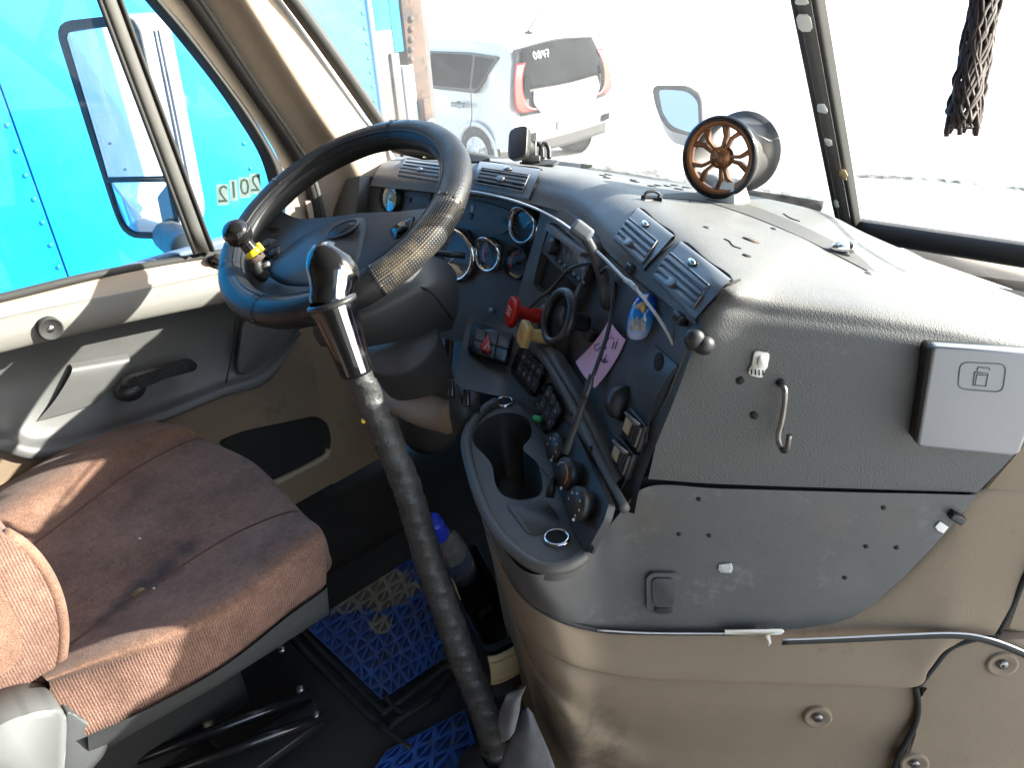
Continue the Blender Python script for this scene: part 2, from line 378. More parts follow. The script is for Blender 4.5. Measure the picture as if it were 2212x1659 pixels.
# brown ribbed seat cloth, worn and stained
def cloth(name, c, rib=True, freq=165.0, dirv=(.75, .65, .0), grime=()):
    mt, nt, b = nodes(name); N, L = nt.nodes, nt.links
    pos = N.new('ShaderNodeNewGeometry').outputs['Position']
    def noise(s, d=5, rgh=.6):
        n = N.new('ShaderNodeTexNoise'); n.inputs['Scale'].default_value = s; n.inputs['Detail'].default_value = d; n.inputs['Roughness'].default_value = rgh; L.new(pos, n.inputs['Vector']); return n.outputs[0]
    def ramp(v, a, b_, lo, hi):
        r_ = N.new('ShaderNodeMapRange'); r_.inputs[1].default_value = a; r_.inputs[2].default_value = b_; r_.inputs[3].default_value = lo; r_.inputs[4].default_value = hi; L.new(v, r_.inputs[0]); return r_.outputs[0]
    def mul(a, b_):
        m_ = N.new('ShaderNodeMath'); m_.operation = 'MULTIPLY'
        for i, v in enumerate((a, b_)):
            if isinstance(v, (int, float)): m_.inputs[i].default_value = v
            else: L.new(v, m_.inputs[i])
        return m_.outputs[0]
    big = ramp(noise(7, 7, .75), .3, .7, .55, 1.3); fine = ramp(noise(480, 3), .3, .7, .66, 1.34); mid = ramp(noise(90, 5, .75), .3, .7, .84, 1.16)
    k = mul(mul(big, fine), mid)
    vd = N.new('ShaderNodeVectorMath'); vd.operation = 'DOT_PRODUCT'; vd.inputs[1].default_value = dirv; L.new(pos, vd.inputs[0])
    sn = N.new('ShaderNodeMath'); sn.operation = 'SINE'; L.new(mul(vd.outputs['Value'], freq*2*math.pi), sn.inputs[0])
    if rib: k = mul(k, ramp(sn.outputs[0], -1, 1, .7, 1.2))
    mx = N.new('ShaderNodeMix'); mx.data_type = 'RGBA'; mx.blend_type = 'MULTIPLY'; mx.inputs[0].default_value = 1; mx.inputs[6].default_value = (*c, 1); L.new(k, mx.inputs[7])
    # old stains with their own shape
    st = N.new('ShaderNodeMix'); st.data_type = 'RGBA'; L.new(ramp(noise(10, 8, .78), .55, .72, 0, .45), st.inputs[0]); L.new(mx.outputs[2], st.inputs[6]); st.inputs[7].default_value = (.055, .035, .025, 1)
    last = st.outputs[2]
    for gc, gr_ in grime:      # greasy wear with its own ragged outline
        ds = N.new('ShaderNodeVectorMath'); ds.operation = 'DISTANCE'; ds.inputs[1].default_value = gc; L.new(pos, ds.inputs[0])
        ma = N.new('ShaderNodeMath'); ma.operation = 'MULTIPLY_ADD'; ma.inputs[1].default_value = gr_*1.5; ma.inputs[2].default_value = -gr_*.75; L.new(noise(26, 7, .75), ma.inputs[0])
        ad = N.new('ShaderNodeMath'); ad.operation = 'ADD'; L.new(ds.outputs['Value'], ad.inputs[0]); L.new(ma.outputs[0], ad.inputs[1])
        gm = N.new('ShaderNodeMix'); gm.data_type = 'RGBA'; L.new(ramp(ad.outputs[0], gr_*.3, gr_, .78, 0), gm.inputs[0]); L.new(last, gm.inputs[6]); gm.inputs[7].default_value = (.035, .028, .028, 1); last = gm.outputs[2]
    L.new(last, b.inputs['Base Color']); b.inputs['Roughness'].default_value = .95; b.inputs['Sheen Weight'].default_value = .08; b.inputs['Specular IOR Level'].default_value = .15
    bp = N.new('ShaderNodeBump'); bp.inputs['Strength'].default_value = .5; bp.inputs['Distance'].default_value = .0015; L.new(k, bp.inputs['Height']); L.new(bp.outputs[0], b.inputs['Normal'])
cloth('cloth', (.20, .115, .082), rib=False, grime=[(tuple(onZ(*B4(x, y), .437)), r_) for x, y, r_ in ((450, 985, .022), (540, 915, .026), (640, 830, .032), (730, 755, .034), (830, 670, .030))])
cloth('cloth_rib', (.20, .115, .088), True, 300., (.0, 1., .0))
# perforated and worn steering-wheel cover
def cover(name, worn):
    mt, nt, b = nodes(name); N, L = nt.nodes, nt.links
    pos = N.new('ShaderNodeNewGeometry').outputs['Position']
    uv = N.new('ShaderNodeUVMap').outputs[0]
    mp = N.new('ShaderNodeMapping'); mp.inputs['Scale'].default_value = (330, 36, 1); L.new(uv, mp.inputs[0])
    v = N.new('ShaderNodeTexVoronoi'); v.inputs['Scale'].default_value = 1; v.inputs['Randomness'].default_value = 0.0; v.voronoi_dimensions = '2D'; L.new(mp.outputs[0], v.inputs['Vector'])
    dt = N.new('ShaderNodeMapRange'); dt.inputs[1].default_value = .13; dt.inputs[2].default_value = .24; L.new(v.outputs['Distance'], dt.inputs[0])
    n = N.new('ShaderNodeTexNoise'); n.inputs['Scale'].default_value = 24; n.inputs['Detail'].default_value = 8; n.inputs['Roughness'].default_value = .75; L.new(pos, n.inputs['Vector'])
    r_ = N.new('ShaderNodeMapRange'); r_.inputs[1].default_value = .50; r_.inputs[2].default_value = .68; L.new(n.outputs[0], r_.inputs[0])
    mx = N.new('ShaderNodeMix'); mx.data_type = 'RGBA'; mx.inputs[6].default_value = (.017, .017, .018, 1); mx.inputs[7].default_value = (.095, .074, .046, 1) if worn else (.03, .03, .032, 1); L.new(r_.outputs[0], mx.inputs[0])
    m2 = N.new('ShaderNodeMix'); m2.data_type = 'RGBA'; m2.inputs[6].default_value = (.27, .26, .24, 1) if worn else (.004, .004, .004, 1); L.new(dt.outputs[0], m2.inputs[0]); L.new(mx.outputs[2], m2.inputs[7])
    L.new(m2.outputs[2], b.inputs['Base Color']); b.inputs['Roughness'].default_value = .40; b.inputs['Specular IOR Level'].default_value = .32
    bp = N.new('ShaderNodeBump'); bp.inputs['Strength'].default_value = .35; bp.inputs['Distance'].default_value = .0008; L.new(dt.outputs[0], bp.inputs['Height']); L.new(bp.outputs[0], b.inputs['Normal'])
cover('cover_worn', True); cover('cover_perf', False)
# panes: clear, faintly reflecting, with a film of dust that the sun lights up
def pane(name, tint, dust, refl=.06):
    mt, nt, b = nodes(name); N, L = nt.nodes, nt.links; N.remove(b); out = N['Material Output']
    tr = N.new('ShaderNodeBsdfTransparent'); tr.inputs[0].default_value = (*tint, 1)
    gl = N.new('ShaderNodeBsdfGlossy'); gl.inputs['Roughness'].default_value = .01; gl.inputs[0].default_value = (1, 1, 1, 1)
    fr = N.new('ShaderNodeFresnel'); fr.inputs[0].default_value = 1.25
    m1 = N.new('ShaderNodeMixShader'); L.new(fr.outputs[0], m1.inputs[0]); L.new(tr.outputs[0], m1.inputs[1]); L.new(gl.outputs[0], m1.inputs[2])
    tl = N.new('ShaderNodeBsdfTranslucent'); tl.inputs[0].default_value = (.85, .85, .82, 1)
    n = N.new('ShaderNodeTexNoise'); n.inputs['Scale'].default_value = 9; n.inputs['Detail'].default_value = 9; n.inputs['Roughness'].default_value = .8
    L.new(N.new('ShaderNodeNewGeometry').outputs['Position'], n.inputs['Vector'])
    r_ = N.new('ShaderNodeMapRange'); r_.inputs[1].default_value = .35; r_.inputs[2].default_value = .75; r_.inputs[3].default_value = dust*.7; r_.inputs[4].default_value = dust*1.5; L.new(n.outputs[0], r_.inputs[0])
    m2 = N.new('ShaderNodeMixShader'); L.new(r_.outputs[0], m2.inputs[0]); L.new(m1.outputs[0], m2.inputs[1]); L.new(tl.outputs[0], m2.inputs[2]); L.new(m2.outputs[0], out.inputs[0])
pane('windscreen_glass', (.93, .96, .94), .034); pane('door_glass', (.90, .95, .97), .012)
pane('gauge_glass', (.95, .95, .95), .0); pane('car_pane', (.55, .58, .6), .02)
def clear_plastic(name, tint):
    mt, nt, b = nodes(name); N, L = nt.nodes, nt.links; N.remove(b); out = N['Material Output']
    tr = N.new('ShaderNodeBsdfTransparent'); tr.inputs[0].default_value = (*tint, 1)
    gl = N.new('ShaderNodeBsdfGlossy'); gl.inputs['Roughness'].default_value = .06
    lw = N.new('ShaderNodeLayerWeight'); lw.inputs[0].default_value = .5
    m1 = N.new('ShaderNodeMixShader'); L.new(lw.outputs['Fresnel'], m1.inputs[0]); L.new(tr.outputs[0], m1.inputs[1]); L.new(gl.outputs[0], m1.inputs[2])
    df = N.new('ShaderNodeBsdfDiffuse'); df.inputs[0].default_value = (.6, .66, .7, 1); m2 = N.new('ShaderNodeMixShader'); m2.inputs[0].default_value = .16; L.new(m1.outputs[0], m2.inputs[1]); L.new(df.outputs[0], m2.inputs[2]); L.new(m2.outputs[0], out.inputs[0])
clear_plastic('bottle_pet', (.62, .72, .80))
# air-freshener print: blue dome with paler sky towards the bottom of the picture
def freshener_mat():
    mt, nt, b = nodes('freshener'); N, L = nt.nodes, nt.links
    uv = N.new('ShaderNodeUVMap').outputs[0]; sp = N.new('ShaderNodeSeparateXYZ'); L.new(uv, sp.inputs[0])
    cr = N.new('ShaderNodeValToRGB'); e = cr.color_ramp.elements; e[0].position = .05; e[0].color = (.55, .58, .85, 1); e[1].position = .95; e[1].color = (.005, .05, .38, 1)
    a = e.new(.35); a.color = (.10, .35, .75, 1); a = e.new(.55); a.color = (.02, .20, .65, 1)
    L.new(sp.outputs[1], cr.inputs[0]); L.new(cr.outputs[0], b.inputs['Base Color']); b.inputs['Roughness'].default_value = .12; b.inputs['Coat Weight'].default_value = .6
freshener_mat()
def film(name, c, alpha, dots=None):
    mt, nt, b = nodes(name); N, L = nt.nodes, nt.links; out = N['Material Output']
    b.inputs['Base Color'].default_value = (*c, 1); b.inputs['Roughness'].default_value = .6
    tr_ = N.new('ShaderNodeBsdfTransparent'); mx = N.new('ShaderNodeMixShader'); L.new(tr_.outputs[0], mx.inputs[1]); L.new(b.outputs[0], mx.inputs[2]); L.new(mx.outputs[0], out.inputs[0])
    pos = N.new('ShaderNodeNewGeometry').outputs['Position']
    if dots:
        v = N.new('ShaderNodeTexVoronoi'); v.inputs['Scale'].default_value = dots; v.inputs['Randomness'].default_value = 0; L.new(pos, v.inputs['Vector'])
        r_ = N.new('ShaderNodeMapRange'); r_.inputs[1].default_value = .36; r_.inputs[2].default_value = .44; r_.inputs[3].default_value = 1; r_.inputs[4].default_value = 0; L.new(v.outputs['Distance'], r_.inputs[0]); L.new(r_.outputs[0], mx.inputs[0])
    else:
        n = N.new('ShaderNodeTexNoise'); n.inputs['Scale'].default_value = 60; n.inputs['Detail'].default_value = 5; L.new(pos, n.inputs['Vector'])
        r_ = N.new('ShaderNodeMapRange'); r_.inputs[1].default_value = .3; r_.inputs[2].default_value = .7; r_.inputs[3].default_value = alpha*.6; r_.inputs[4].default_value = min(1, alpha*1.3); L.new(n.outputs[0], r_.inputs[0]); L.new(r_.outputs[0], mx.inputs[0])
film('tape_film', (.09, .10, .10), .75); film('frit', (.015, .017, .017), .62); film('bottle_label', (.03, .06, .16), .55)
pbr('mat_cell', (.014, .045, .17), .6, bump=.4, scale=300, var=.35, vscale=40, wear=(.07, .06, .045), wear_scale=16, wear_lo=.60, stain_shade=[(a, b*.9, (.16, .14, .09)) for a, b, c in _mst])
# ------------------------------------------------------------------ planes of the dashboard
_a = R(17); GP = (np.array([0, -math.cos(_a), math.sin(_a)]),); GP = (GP[0], float(GP[0]@np.array([-.5, .30, .70])))      # gauge panel
EP = mkplane(onZ(1390, 1040, .62), onZ(2110, 1065, .62), onZ(1560, 700, .82))                                             # face turned to the passenger
CP = mkplane(on(EP, 1505, 705), on(EP, 1390, 1000), on(GP, 1160, 470))                                                     # centre panel turned to the driver
SHZ = .552                                                                                                                   # height of the cup-holder shelf
def dep(pl, x, y): return depth(on(pl, x, y))
GROUND = -1.4
# ------------------------------------------------------------------ setting
structure(add('ground', mk([(-400, -300, GROUND), (400, -300, GROUND), (400, 700, GROUND), (-400, 700, GROUND)], [(0, 1, 2, 3)]), 'concrete', smooth=False))
structure(add('cab_floor', box((0, -.55, -.06), (1, 0, 0), (0, 1, 0), (0, 0, 1), 2.04, 3.2, .08, 0), 'carpet', smooth=False))
structure(add('cab_roof', box((0, -.95, 1.74), (1, 0, 0), (0, 1, 0), (0, 0, 1), 2.1, 2.3, .06, 0), 'shell', smooth=False))
structure(add('cab_rear_wall', box((0, -2.12, .84), (1, 0, 0), (0, 1, 0), (0, 0, 1), 2.1, .06, 1.74, 0), 'shell', smooth=False))
structure(add('cab_left_wall', box((-1.03, -1.43, .84), (1, 0, 0), (0, 1, 0), (0, 0, 1), .05, 1.32, 1.74, 0), 'shell', smooth=False))
structure(add('cab_right_wall', box((1.03, -1.53, .84), (1, 0, 0), (0, 1, 0), (0, 0, 1), .05, 1.12, 1.74, 0), 'shell', smooth=False))
structure(add('cab_right_wall', box((1.03, -.40, 1.55), (1, 0, 0), (0, 1, 0), (0, 0, 1), .05, 1.15, .36, 0), 'shell', smooth=False))
structure(add('engine_bulkhead', box((0, .62, .28), (1, 0, 0), (0, 1, 0), (0, 0, 1), 2.06, .05, .80, 0), 'black_matte', smooth=False))

# ------------------------------------------------------------------ dashboard: padded top and the face turned to the passenger
dash = thing('dashboard', 'grey padded wrap-around truck dashboard behind the steering wheel', 'dashboard', (-.05, .15, .0))
T = {  # columns from the driver's side: lower edge, face, crest, top, far edge
    0: [(800, 400, 1.655), (812, 372, 1.66), (828, 352, 1.70), (840, 344, 1.85), (850, 338, 1.98)],
    1: [(950, 416, 1.49), (955, 388, 1.49), (962, 357, 1.535), (968, 347, 1.70), (975, 340, 1.86)],
    2: [(1015, 418, 1.41), (1020, 384, 1.41), (1030, 352, 1.455), (1036, 344, 1.64), (1042, 338, 1.80)],
    3: [(1150, 440, 1.31), (1160, 402, 1.315), (1168, 368, 1.36), (1182, 358, 1.53), (1196, 352, 1.70)],
    4: [(1240, 472, 1.215), (1255, 425, 1.22), (1285, 388, 1.275), (1312, 376, 1.44), (1335, 370, 1.60)],
    5: [(1330, 562, 1.045), (1345, 505, 1.05), (1400, 445, 1.095), (1455, 416, 1.26), (1492, 397, 1.42)],
    6: [(1425, 642, .925), (1450, 565, .93), (1500, 505, .970), (1575, 455, 1.13), (1618, 421, 1.29)],
    7: [(1508, 703, dep(EP, 1508, 703)-.002), (1540, 650, dep(EP, 1540, 650)+.004), (1590, 603, dep(EP, 1590, 603)+.024), (1705, 510, 1.03), (1772, 457, 1.18)]}
t7 = [D(*p) for p in T[7]]
rows = [[D(*T[j][i]) for j in range(8)] for i in range(5)]
def e_(x, y, h=0.): return on(EP, x, y, -h)
c8 = [e_(1560, 1046), e_(1600, 880), e_(1625, 735), e_(1645, 682, .006), D(1695, 628, dep(EP, 1695, 628)+.035), D(1805, 553, dep(EP, 1695, 628)+.19), D(1880, 508, dep(EP, 1695, 628)+.33)]
k9 = dep(EP, 1950, 680)
c9 = [e_(1850, 1056), e_(1885, 905), e_(1910, 775), e_(1925, 720, .006), D(1955, 668, k9+.035), D(2020, 622, k9+.17), D(2070, 588, k9+.30)]
k10 = dep(EP, 2260, 740)
c10 = [e_(2112, 1064), e_(2205, 968), e_(2310, 850), e_(2330, 790, .006), D(2350, 752, k10+.035), D(2385, 725, k10+.16), D(2400, 712, k10+.28)]
c7 = [e_(1388, 1012), e_(1446, 845), t7[0], t7[1], t7[2], t7[3], t7[4]]
grid2 = [list(x) for x in zip(c7, c8, c9, c10)]
# a rounded lower corner where the face meets the centre panel
grid2[0][0] = e_(1400, 1035)
full = [rows[i]+[c8[i+2], c9[i+2], c10[i+2]] for i in range(5)]
GT = patch_pts(full, 8, 8); top_row = GT[0, 56:]
sr0, sr1 = catmull(np.array(grid2[0]), 8), catmull(np.array(grid2[1]), 8)
second = GT[8, 56:]
GF = []
for j in range(len(top_row)):
    q_ = catmull(np.array([sr0[j], sr1[j], top_row[j], second[j]]), 10); GF.append(q_[:21])
GF = np.array(GF).transpose(1, 0, 2)
def gridmesh(G):
    a, b = G.shape[:2]; return mk(G.reshape(-1, 3), [(i*b+j, i*b+j+1, (i+1)*b+j+1, (i+1)*b+j) for i in range(a-1) for j in range(b-1)])
me = join([gridmesh(GT), gridmesh(GF)]); bm = bmesh.new(); bm.from_mesh(me); bmesh.ops.remove_doubles(bm, verts=bm.verts[:], dist=1e-5); bmesh.ops.recalc_face_normals(bm, faces=bm.faces[:])
if sum(np.sign(np.array(f.normal)@(CAM-np.array(f.calc_center_median()))) for f in bm.faces) < 0: bmesh.ops.reverse_faces(bm, faces=bm.faces[:])
bm.to_mesh(me); bm.free()
add('padded_shell', me, 'pad', dash, label='grey grained padded top running into the face turned to the passenger')
# cowl that closes the gap below the windscreen
far = [D(*T[j][4]) for j in range(8)]+[c8[6], c9[6], c10[6]]
cowl_lo = [p+np.array([.0, .30, -.16]) for p in far]
add('cowl', patch([far, [p+np.array([0, .12, -.07]) for p in far], cowl_lo], 4, 4), 'black_matte', dash)
# dark joint behind the lower seam
add('seam_filler', patch([[e_(1380, 1030, .012), e_(1700, 1042, .012), e_(2130, 1055, .012)], [e_(1380, 1075, .012), e_(1700, 1085, .012), e_(2120, 1095, .012)]], 4, 2), 'black_matte', dash)

# gauge panel and centre panel
add('gauge_panel', patch([[on(GP, 770, 380), on(GP, 960, 395), on(GP, 1195, 440)], [on(GP, 760, 560), on(GP, 950, 600), on(GP, 1180, 610)], [on(GP, 770, 700), on(GP, 960, 730), on(GP, 1170, 800)]], 8, 8), 'panel_dark', dash)
add('centre_panel', patch([[on(CP, 1168, 440), on(CP, 1300, 540), on(CP, 1420, 640), on(CP, 1516, 700)], [on(CP, 1150, 640), on(CP, 1260, 730), on(CP, 1380, 820), on(CP, 1462, 850)], [on(CP, 1150, 800), on(CP, 1230, 870), on(CP, 1300, 960), on(CP, 1390, 1030)], [on(CP, 1180, 950), on(CP, 1250, 1020), on(CP, 1310, 1090), on(CP, 1370, 1110)]], 8, 6), 'panel_dark', dash)
# underside of the padded brow
lo = [D(*T[j][0]) for j in range(8)]
back = [on(GP, *T[j][0][:2]) for j in range(4)]+[on(CP, *T[j][0][:2]) for j in range(4, 8)]
add('brow_underside', patch([lo, [p+np.array([0, 0, -.004]) for p in back]], 8, 2), 'pad_fine', dash)
# left cheek of the dash
add('dash_cheek', slab([on(GP, 770, 390), on(GP, 800, 380), on(GP, 790, 480), on(GP, 745, 560), on(GP, 715, 520)], GP[0], -.05, .03, .004), 'console', dash)

# lower grey face with its latch (left of it runs into the cup-holder shelf)
Fp = off(EP, .004)
seamF = [(1392, 1058), (1560, 1062), (1850, 1069), (2112, 1074)]
lowF = [(1290, 1362), (1460, 1366), (1660, 1364), (1850, 1332)]
def f_(x, y, h=0.): return on(Fp, x, y, h)
colsF = [  # from the shelf's outer lip round to the flat face
    [onZ(1010, 985, SHZ-.012), onZ(1016, 1010, SHZ-.03), onZ(1022, 1030, SHZ-.05)],
    [onZ(1036, 1085, SHZ-.012), onZ(1046, 1120, SHZ-.04), onZ(1056, 1150, SHZ-.075)],
    [onZ(1090, 1190, SHZ-.012), onZ(1104, 1232, SHZ-.05), onZ(1118, 1275, SHZ-.10)],
    [onZ(1160, 1242, SHZ-.006), onZ(1178, 1290, SHZ-.06), onZ(1192, 1330, SHZ-.115)],
    [f_(1262, 1205, .012), f_(1262, 1290, .012), f_(1275, 1358, .006)],
    [f_(1330, 1120, .002), f_(1345, 1250), f_(1350, 1366)],
    [f_(1400, 1052), f_(1450, 1220), f_(1470, 1368)],
    [f_(1560, 1056), f_(1590, 1220), f_(1620, 1366)],
    [f_(1850, 1064), f_(1800, 1200), f_(1745, 1356)],
    [f_(2000, 1067), f_(1935, 1200), f_(1850, 1330)],
    [f_(2110, 1070), f_(2035, 1160), f_(1950, 1250)]]
add('lower_face', patch([list(x) for x in zip(*colsF)], 8, 8), 'lower_grey', dash, label='scuffed grey lower dash face with small screw holes')

# ------------------------------------------------------------------ cup-holder shelf
shp = (np.array([0, 0, 1.]), SHZ)
outer = [(1008, 975), (1012, 930), (1040, 890), (1072, 868), (1100, 850), (1130, 862), (1170, 900), (1215, 970), (1245, 1060), (1275, 1150), (1264, 1200), (1230, 1222), (1180, 1228), (1130, 1205), (1075, 1150), (1036, 1075)]
hole = [(1022, 955), (1030, 925), (1052, 905), (1080, 893), (1112, 893), (1138, 903), (1148, 925), (1146, 945), (1130, 970), (1160, 1000), (1172, 1045), (1165, 1070), (1128, 1082), (1088, 1072), (1070, 1045), (1060, 1000)]
oc = curve2([onZ(*p, SHZ) for p in outer], 5, True); hc = curve2([onZ(*p, SHZ) for p in hole], 5, True)
shelf = add('cup_shelf', ringplate(oc, hc, (0, 0, 1), -.02, 0), 'console', dash, angle=40)
# raised outer lip
ol = [onZ(*p, SHZ+.004) for p in ((1072, 868), (1040, 890), (1012, 930), (1008, 975), (1036, 1075), (1075, 1150), (1130, 1205), (1180, 1228), (1230, 1222), (1264, 1200))]
add('shelf_lip', tube(ol, .008, 10, 6), 'console', dash)
def wellwall(pts, z0, z1, nm):
    k = len(pts); V = [(*p[:2], z0) for p in pts]+[(*(np.mean(pts, 0)[:2]*.12+np.asarray(p[:2])*.88), z1) for p in pts]
    F = [(i, (i+1) % k, k+(i+1) % k, k+i) for i in range(k)]+[tuple(range(k, 2*k))]
    return mk(V, F)
add('cup_well', wellwall(hc, SHZ-.001, SHZ-.115, ''), 'panel_dark', dash, label='deep double cup well')
rimp = [onZ(*p, SHZ-.055) for p in ((1072, 1060), (1088, 1078), (1125, 1088), (1160, 1078), (1174, 1056))]
add('well_ring', tube(rimp, .006, 8, 6), 'black', dash)
for (x, y, rr) in ((1089, 871, .0125), (1203, 1165, .0135)):
    c = onZ(x, y, SHZ)
    so = add('power_socket', lathe(c, (0, 0, 1), [(rr*1.2, 0), (rr*1.2, .004), (rr*1.0, .005), (rr*.9, -.03), (0, -.03)], 28), 'chrome', dash)
    add('socket_well', lathe(c, (0, 0, 1), [(rr*.93, .0045), (rr*.80, .0028), (0, .0026)], 24), 'black_matte', so)
# tray recess on the shelf
add('shelf_tray', slab(rnd([onZ(*p, SHZ) for p in ((1090, 1090), (1180, 1080), (1208, 1120), (1208, 1140), (1160, 1158), (1140, 1155))], .012), (0, 0, 1), -.001, .0012, .001), 'console', dash)

# ------------------------------------------------------------------ switch panel between gauges and shelf
U = [D(1012, 688, dep(GP, 1012, 688)-.035), D(1090, 703, dep(GP, 1090, 703)-.04), on(CP, 1160, 742, .035), on(CP, 1215, 822, .03), on(CP, 1262, 905, .026), on(CP, 1330, 1045, .016)]
Vv = [onZ(978, 838, SHZ+.015), onZ(1050, 850, SHZ+.01), onZ(1110, 868, SHZ), onZ(1165, 925, SHZ), onZ(1205, 1015, SHZ), onZ(1262, 1185, SHZ)]
mid = [.5*(a+b)+np.array([.0, .0, .0]) for a, b in zip(U, Vv)]
add('switch_panel', patch([[u+np.array([.0, .03, -.002]) for u in U], U, mid, Vv], 8, 5), 'console', dash)
add('panel_rib', tube([u+np.array([-.004, -.004, .0]) for u in U[2:]]+[on(CP, 1350, 1100, .02)], .0065, 10, 6), 'pad_fine', dash)
U2 = U
# ------------------------------------------------------------------ tan lower panels under the dash
low = thing('lower_dash_panel', 'tan moulded panel under the grey dash running down to the floor', 'trim panel', (.1, -.05, .0))
def et(x, y, h=0.): return on(EP, x, y, h)
top_c = [onZ(1014, 1000, SHZ-.045), onZ(1052, 1140, SHZ-.075), onZ(1114, 1265, SHZ-.10), onZ(1190, 1326, SHZ-.115), et(1278, 1352, .004), et(1350, 1360, .002), et(1470, 1362, .002), et(1620, 1360, .002), et(1745, 1350, .002), et(1850, 1328, .002), et(1945, 1260, .002), et(2035, 1165, .002), et(2114, 1080, .002), et(2300, 1098, .002)]
mid_c = [onZ(1040, 1120, .44), onZ(1085, 1260, .40), onZ(1140, 1370, .375), onZ(1215, 1425, .365), et(1290, 1448, .022), et(1370, 1462, .022), et(1480, 1468, .022), et(1640, 1472, .022), et(1800, 1476, .022), et(1970, 1479, .022), et(2006, 1442, .020), et(2045, 1396, .018), et(2100, 1376, .014), et(2152, 1367, .012)]
bot_c = [onZ(1075, 1270, .30), onZ(1120, 1390, .27), onZ(1165, 1500, .25), onZ(1230, 1580, .235), et(1300, 1640, .0), et(1380, 1690, -.01), et(1480, 1720, -.01), et(1640, 1720, -.01), et(1790, 1720, -.01), et(1900, 1720, -.01)]
bo2 = [p+np.array([-.03, .05, -.28]) for p in bot_c]
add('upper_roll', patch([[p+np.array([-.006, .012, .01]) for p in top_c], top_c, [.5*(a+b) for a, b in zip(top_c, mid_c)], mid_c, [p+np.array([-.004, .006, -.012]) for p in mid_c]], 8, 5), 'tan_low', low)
m2 = [p+np.array([-.010, .014, -.006]) for p in mid_c[:10]]; m2[9] = et(1980, 1484, .008)
lsr = [m2, [.75*a+.25*b+np.array([.004, -.006, 0]) for a, b in zip(m2, bot_c)], [.4*a+.6*b for a, b in zip(m2, bot_c)], bot_c, bo2]
lsr[1][9] = et(1990, 1532, .006); lsr[2][9] = et(1968, 1600, .0)
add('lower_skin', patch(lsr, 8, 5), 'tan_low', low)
# tan corner panels on the passenger side
TC = off(EP, -.002)
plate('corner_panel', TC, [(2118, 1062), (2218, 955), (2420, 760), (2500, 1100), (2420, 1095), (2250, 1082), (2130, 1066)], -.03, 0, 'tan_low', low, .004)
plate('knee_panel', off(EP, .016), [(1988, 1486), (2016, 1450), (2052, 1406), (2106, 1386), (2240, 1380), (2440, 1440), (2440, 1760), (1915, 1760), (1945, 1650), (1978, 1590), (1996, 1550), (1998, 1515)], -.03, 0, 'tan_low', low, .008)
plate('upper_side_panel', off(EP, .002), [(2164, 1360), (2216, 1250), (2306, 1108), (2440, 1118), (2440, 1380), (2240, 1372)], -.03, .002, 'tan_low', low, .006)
add('panel_backing', slab([et(*p) for p in ((1700, 1060), (2480, 1000), (2480, 1780), (1650, 1780), (1650, 1380))], EP[0], -.06, -.034, 0), 'black_matte', low)
for (x, y) in ((2166, 1437), (1767, 1552), (1976, 1652)):
    c = on(EP, x, y, .0185 if x > 1950 else .012)
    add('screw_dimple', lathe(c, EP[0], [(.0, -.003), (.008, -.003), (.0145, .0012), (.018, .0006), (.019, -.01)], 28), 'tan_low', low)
    s = add('screw', lathe(c, EP[0], [(0, .0025), (.003, .0025), (.0060, .0018), (.0064, -.002)], 20), 'dark_steel', low)
    add('screw_slot', lathe(c, EP[0], [(0, .0029), (.0024, .0028), (.0025, .002)], 6), 'black', s)
for px_ in ([(1700, 1474), (1900, 1480), (1978, 1482), (1983, 1508), (1984, 1535), (1977, 1566), (1960, 1600), (1936, 1648), (1905, 1760)], [(1984, 1482), (2012, 1447), (2050, 1402), (2104, 1381), (2158, 1373)], [(2157, 1367), (2190, 1302), (2212, 1252), (2256, 1172), (2304, 1104)]):
    add('panel_joint', tube([et(*p, .0135 if p[0] < 2150 else .008) for p in px_[2 if px_[0][0] == 1700 else 0:]], .0038, 8, 5), 'black_matte', low)
# edge strips: white-edged rubber, one still seated, one hanging loose
def strip(name, px, pl, h, mats, label):
    t_ = thing(name, label, 'trim strip', on(pl, *px[0], h), 'white-edged trim strips')
    P = [on(pl, *p, h) for p in px]; n = pl[0]
    up = np.array([0, 0, 1.])
    add('rubber_strip', patch([[p+up*.0052 for p in P], [p+n*.002 for p in P], [p-up*.0052 for p in P]], 8, 3, .002), mats[0], t_)
    add('white_edge', tube([p+up*.0052+n*.0006 for p in P], .0012, 6, 8), mats[1], t_)
    return t_
strip('edge_trim', [(1690, 1388), (1800, 1384), (1950, 1377), (2060, 1374), (2130, 1384), (2212, 1415), (2300, 1465)], EP, .024, ('rubber', 'wire_white'), 'loose black strip with a white edge arching over the tan panels')
sp = [onZ(1056, 1150, SHZ-.085), onZ(1116, 1270, SHZ-.104), onZ(1190, 1330, SHZ-.119), et(1290, 1361, .012), et(1400, 1367, .010), et(1560, 1368, .010), et(1636, 1366, .010)]
t_ = thing('edge_trim', 'thin black strip along the lower rim of the grey dash, torn white end', 'trim strip', sp[0], 'white-edged trim strips')
add('rubber_strip', tube(sp, .0036, 8, 8), 'rubber', t_)
add('white_edge', tube([p+np.array([.002, -.003, .003]) for p in sp[3:]], .0011, 6, 6), 'wire_white', t_)
add('torn_end', slab([et(*p, .016) for p in ((1565, 1360), (1690, 1359), (1694, 1364), (1688, 1370), (1662, 1370), (1666, 1388), (1660, 1397), (1658, 1384), (1650, 1371), (1566, 1370))], EP[0], 0, .0015, .0004), 'white_plastic', t_)

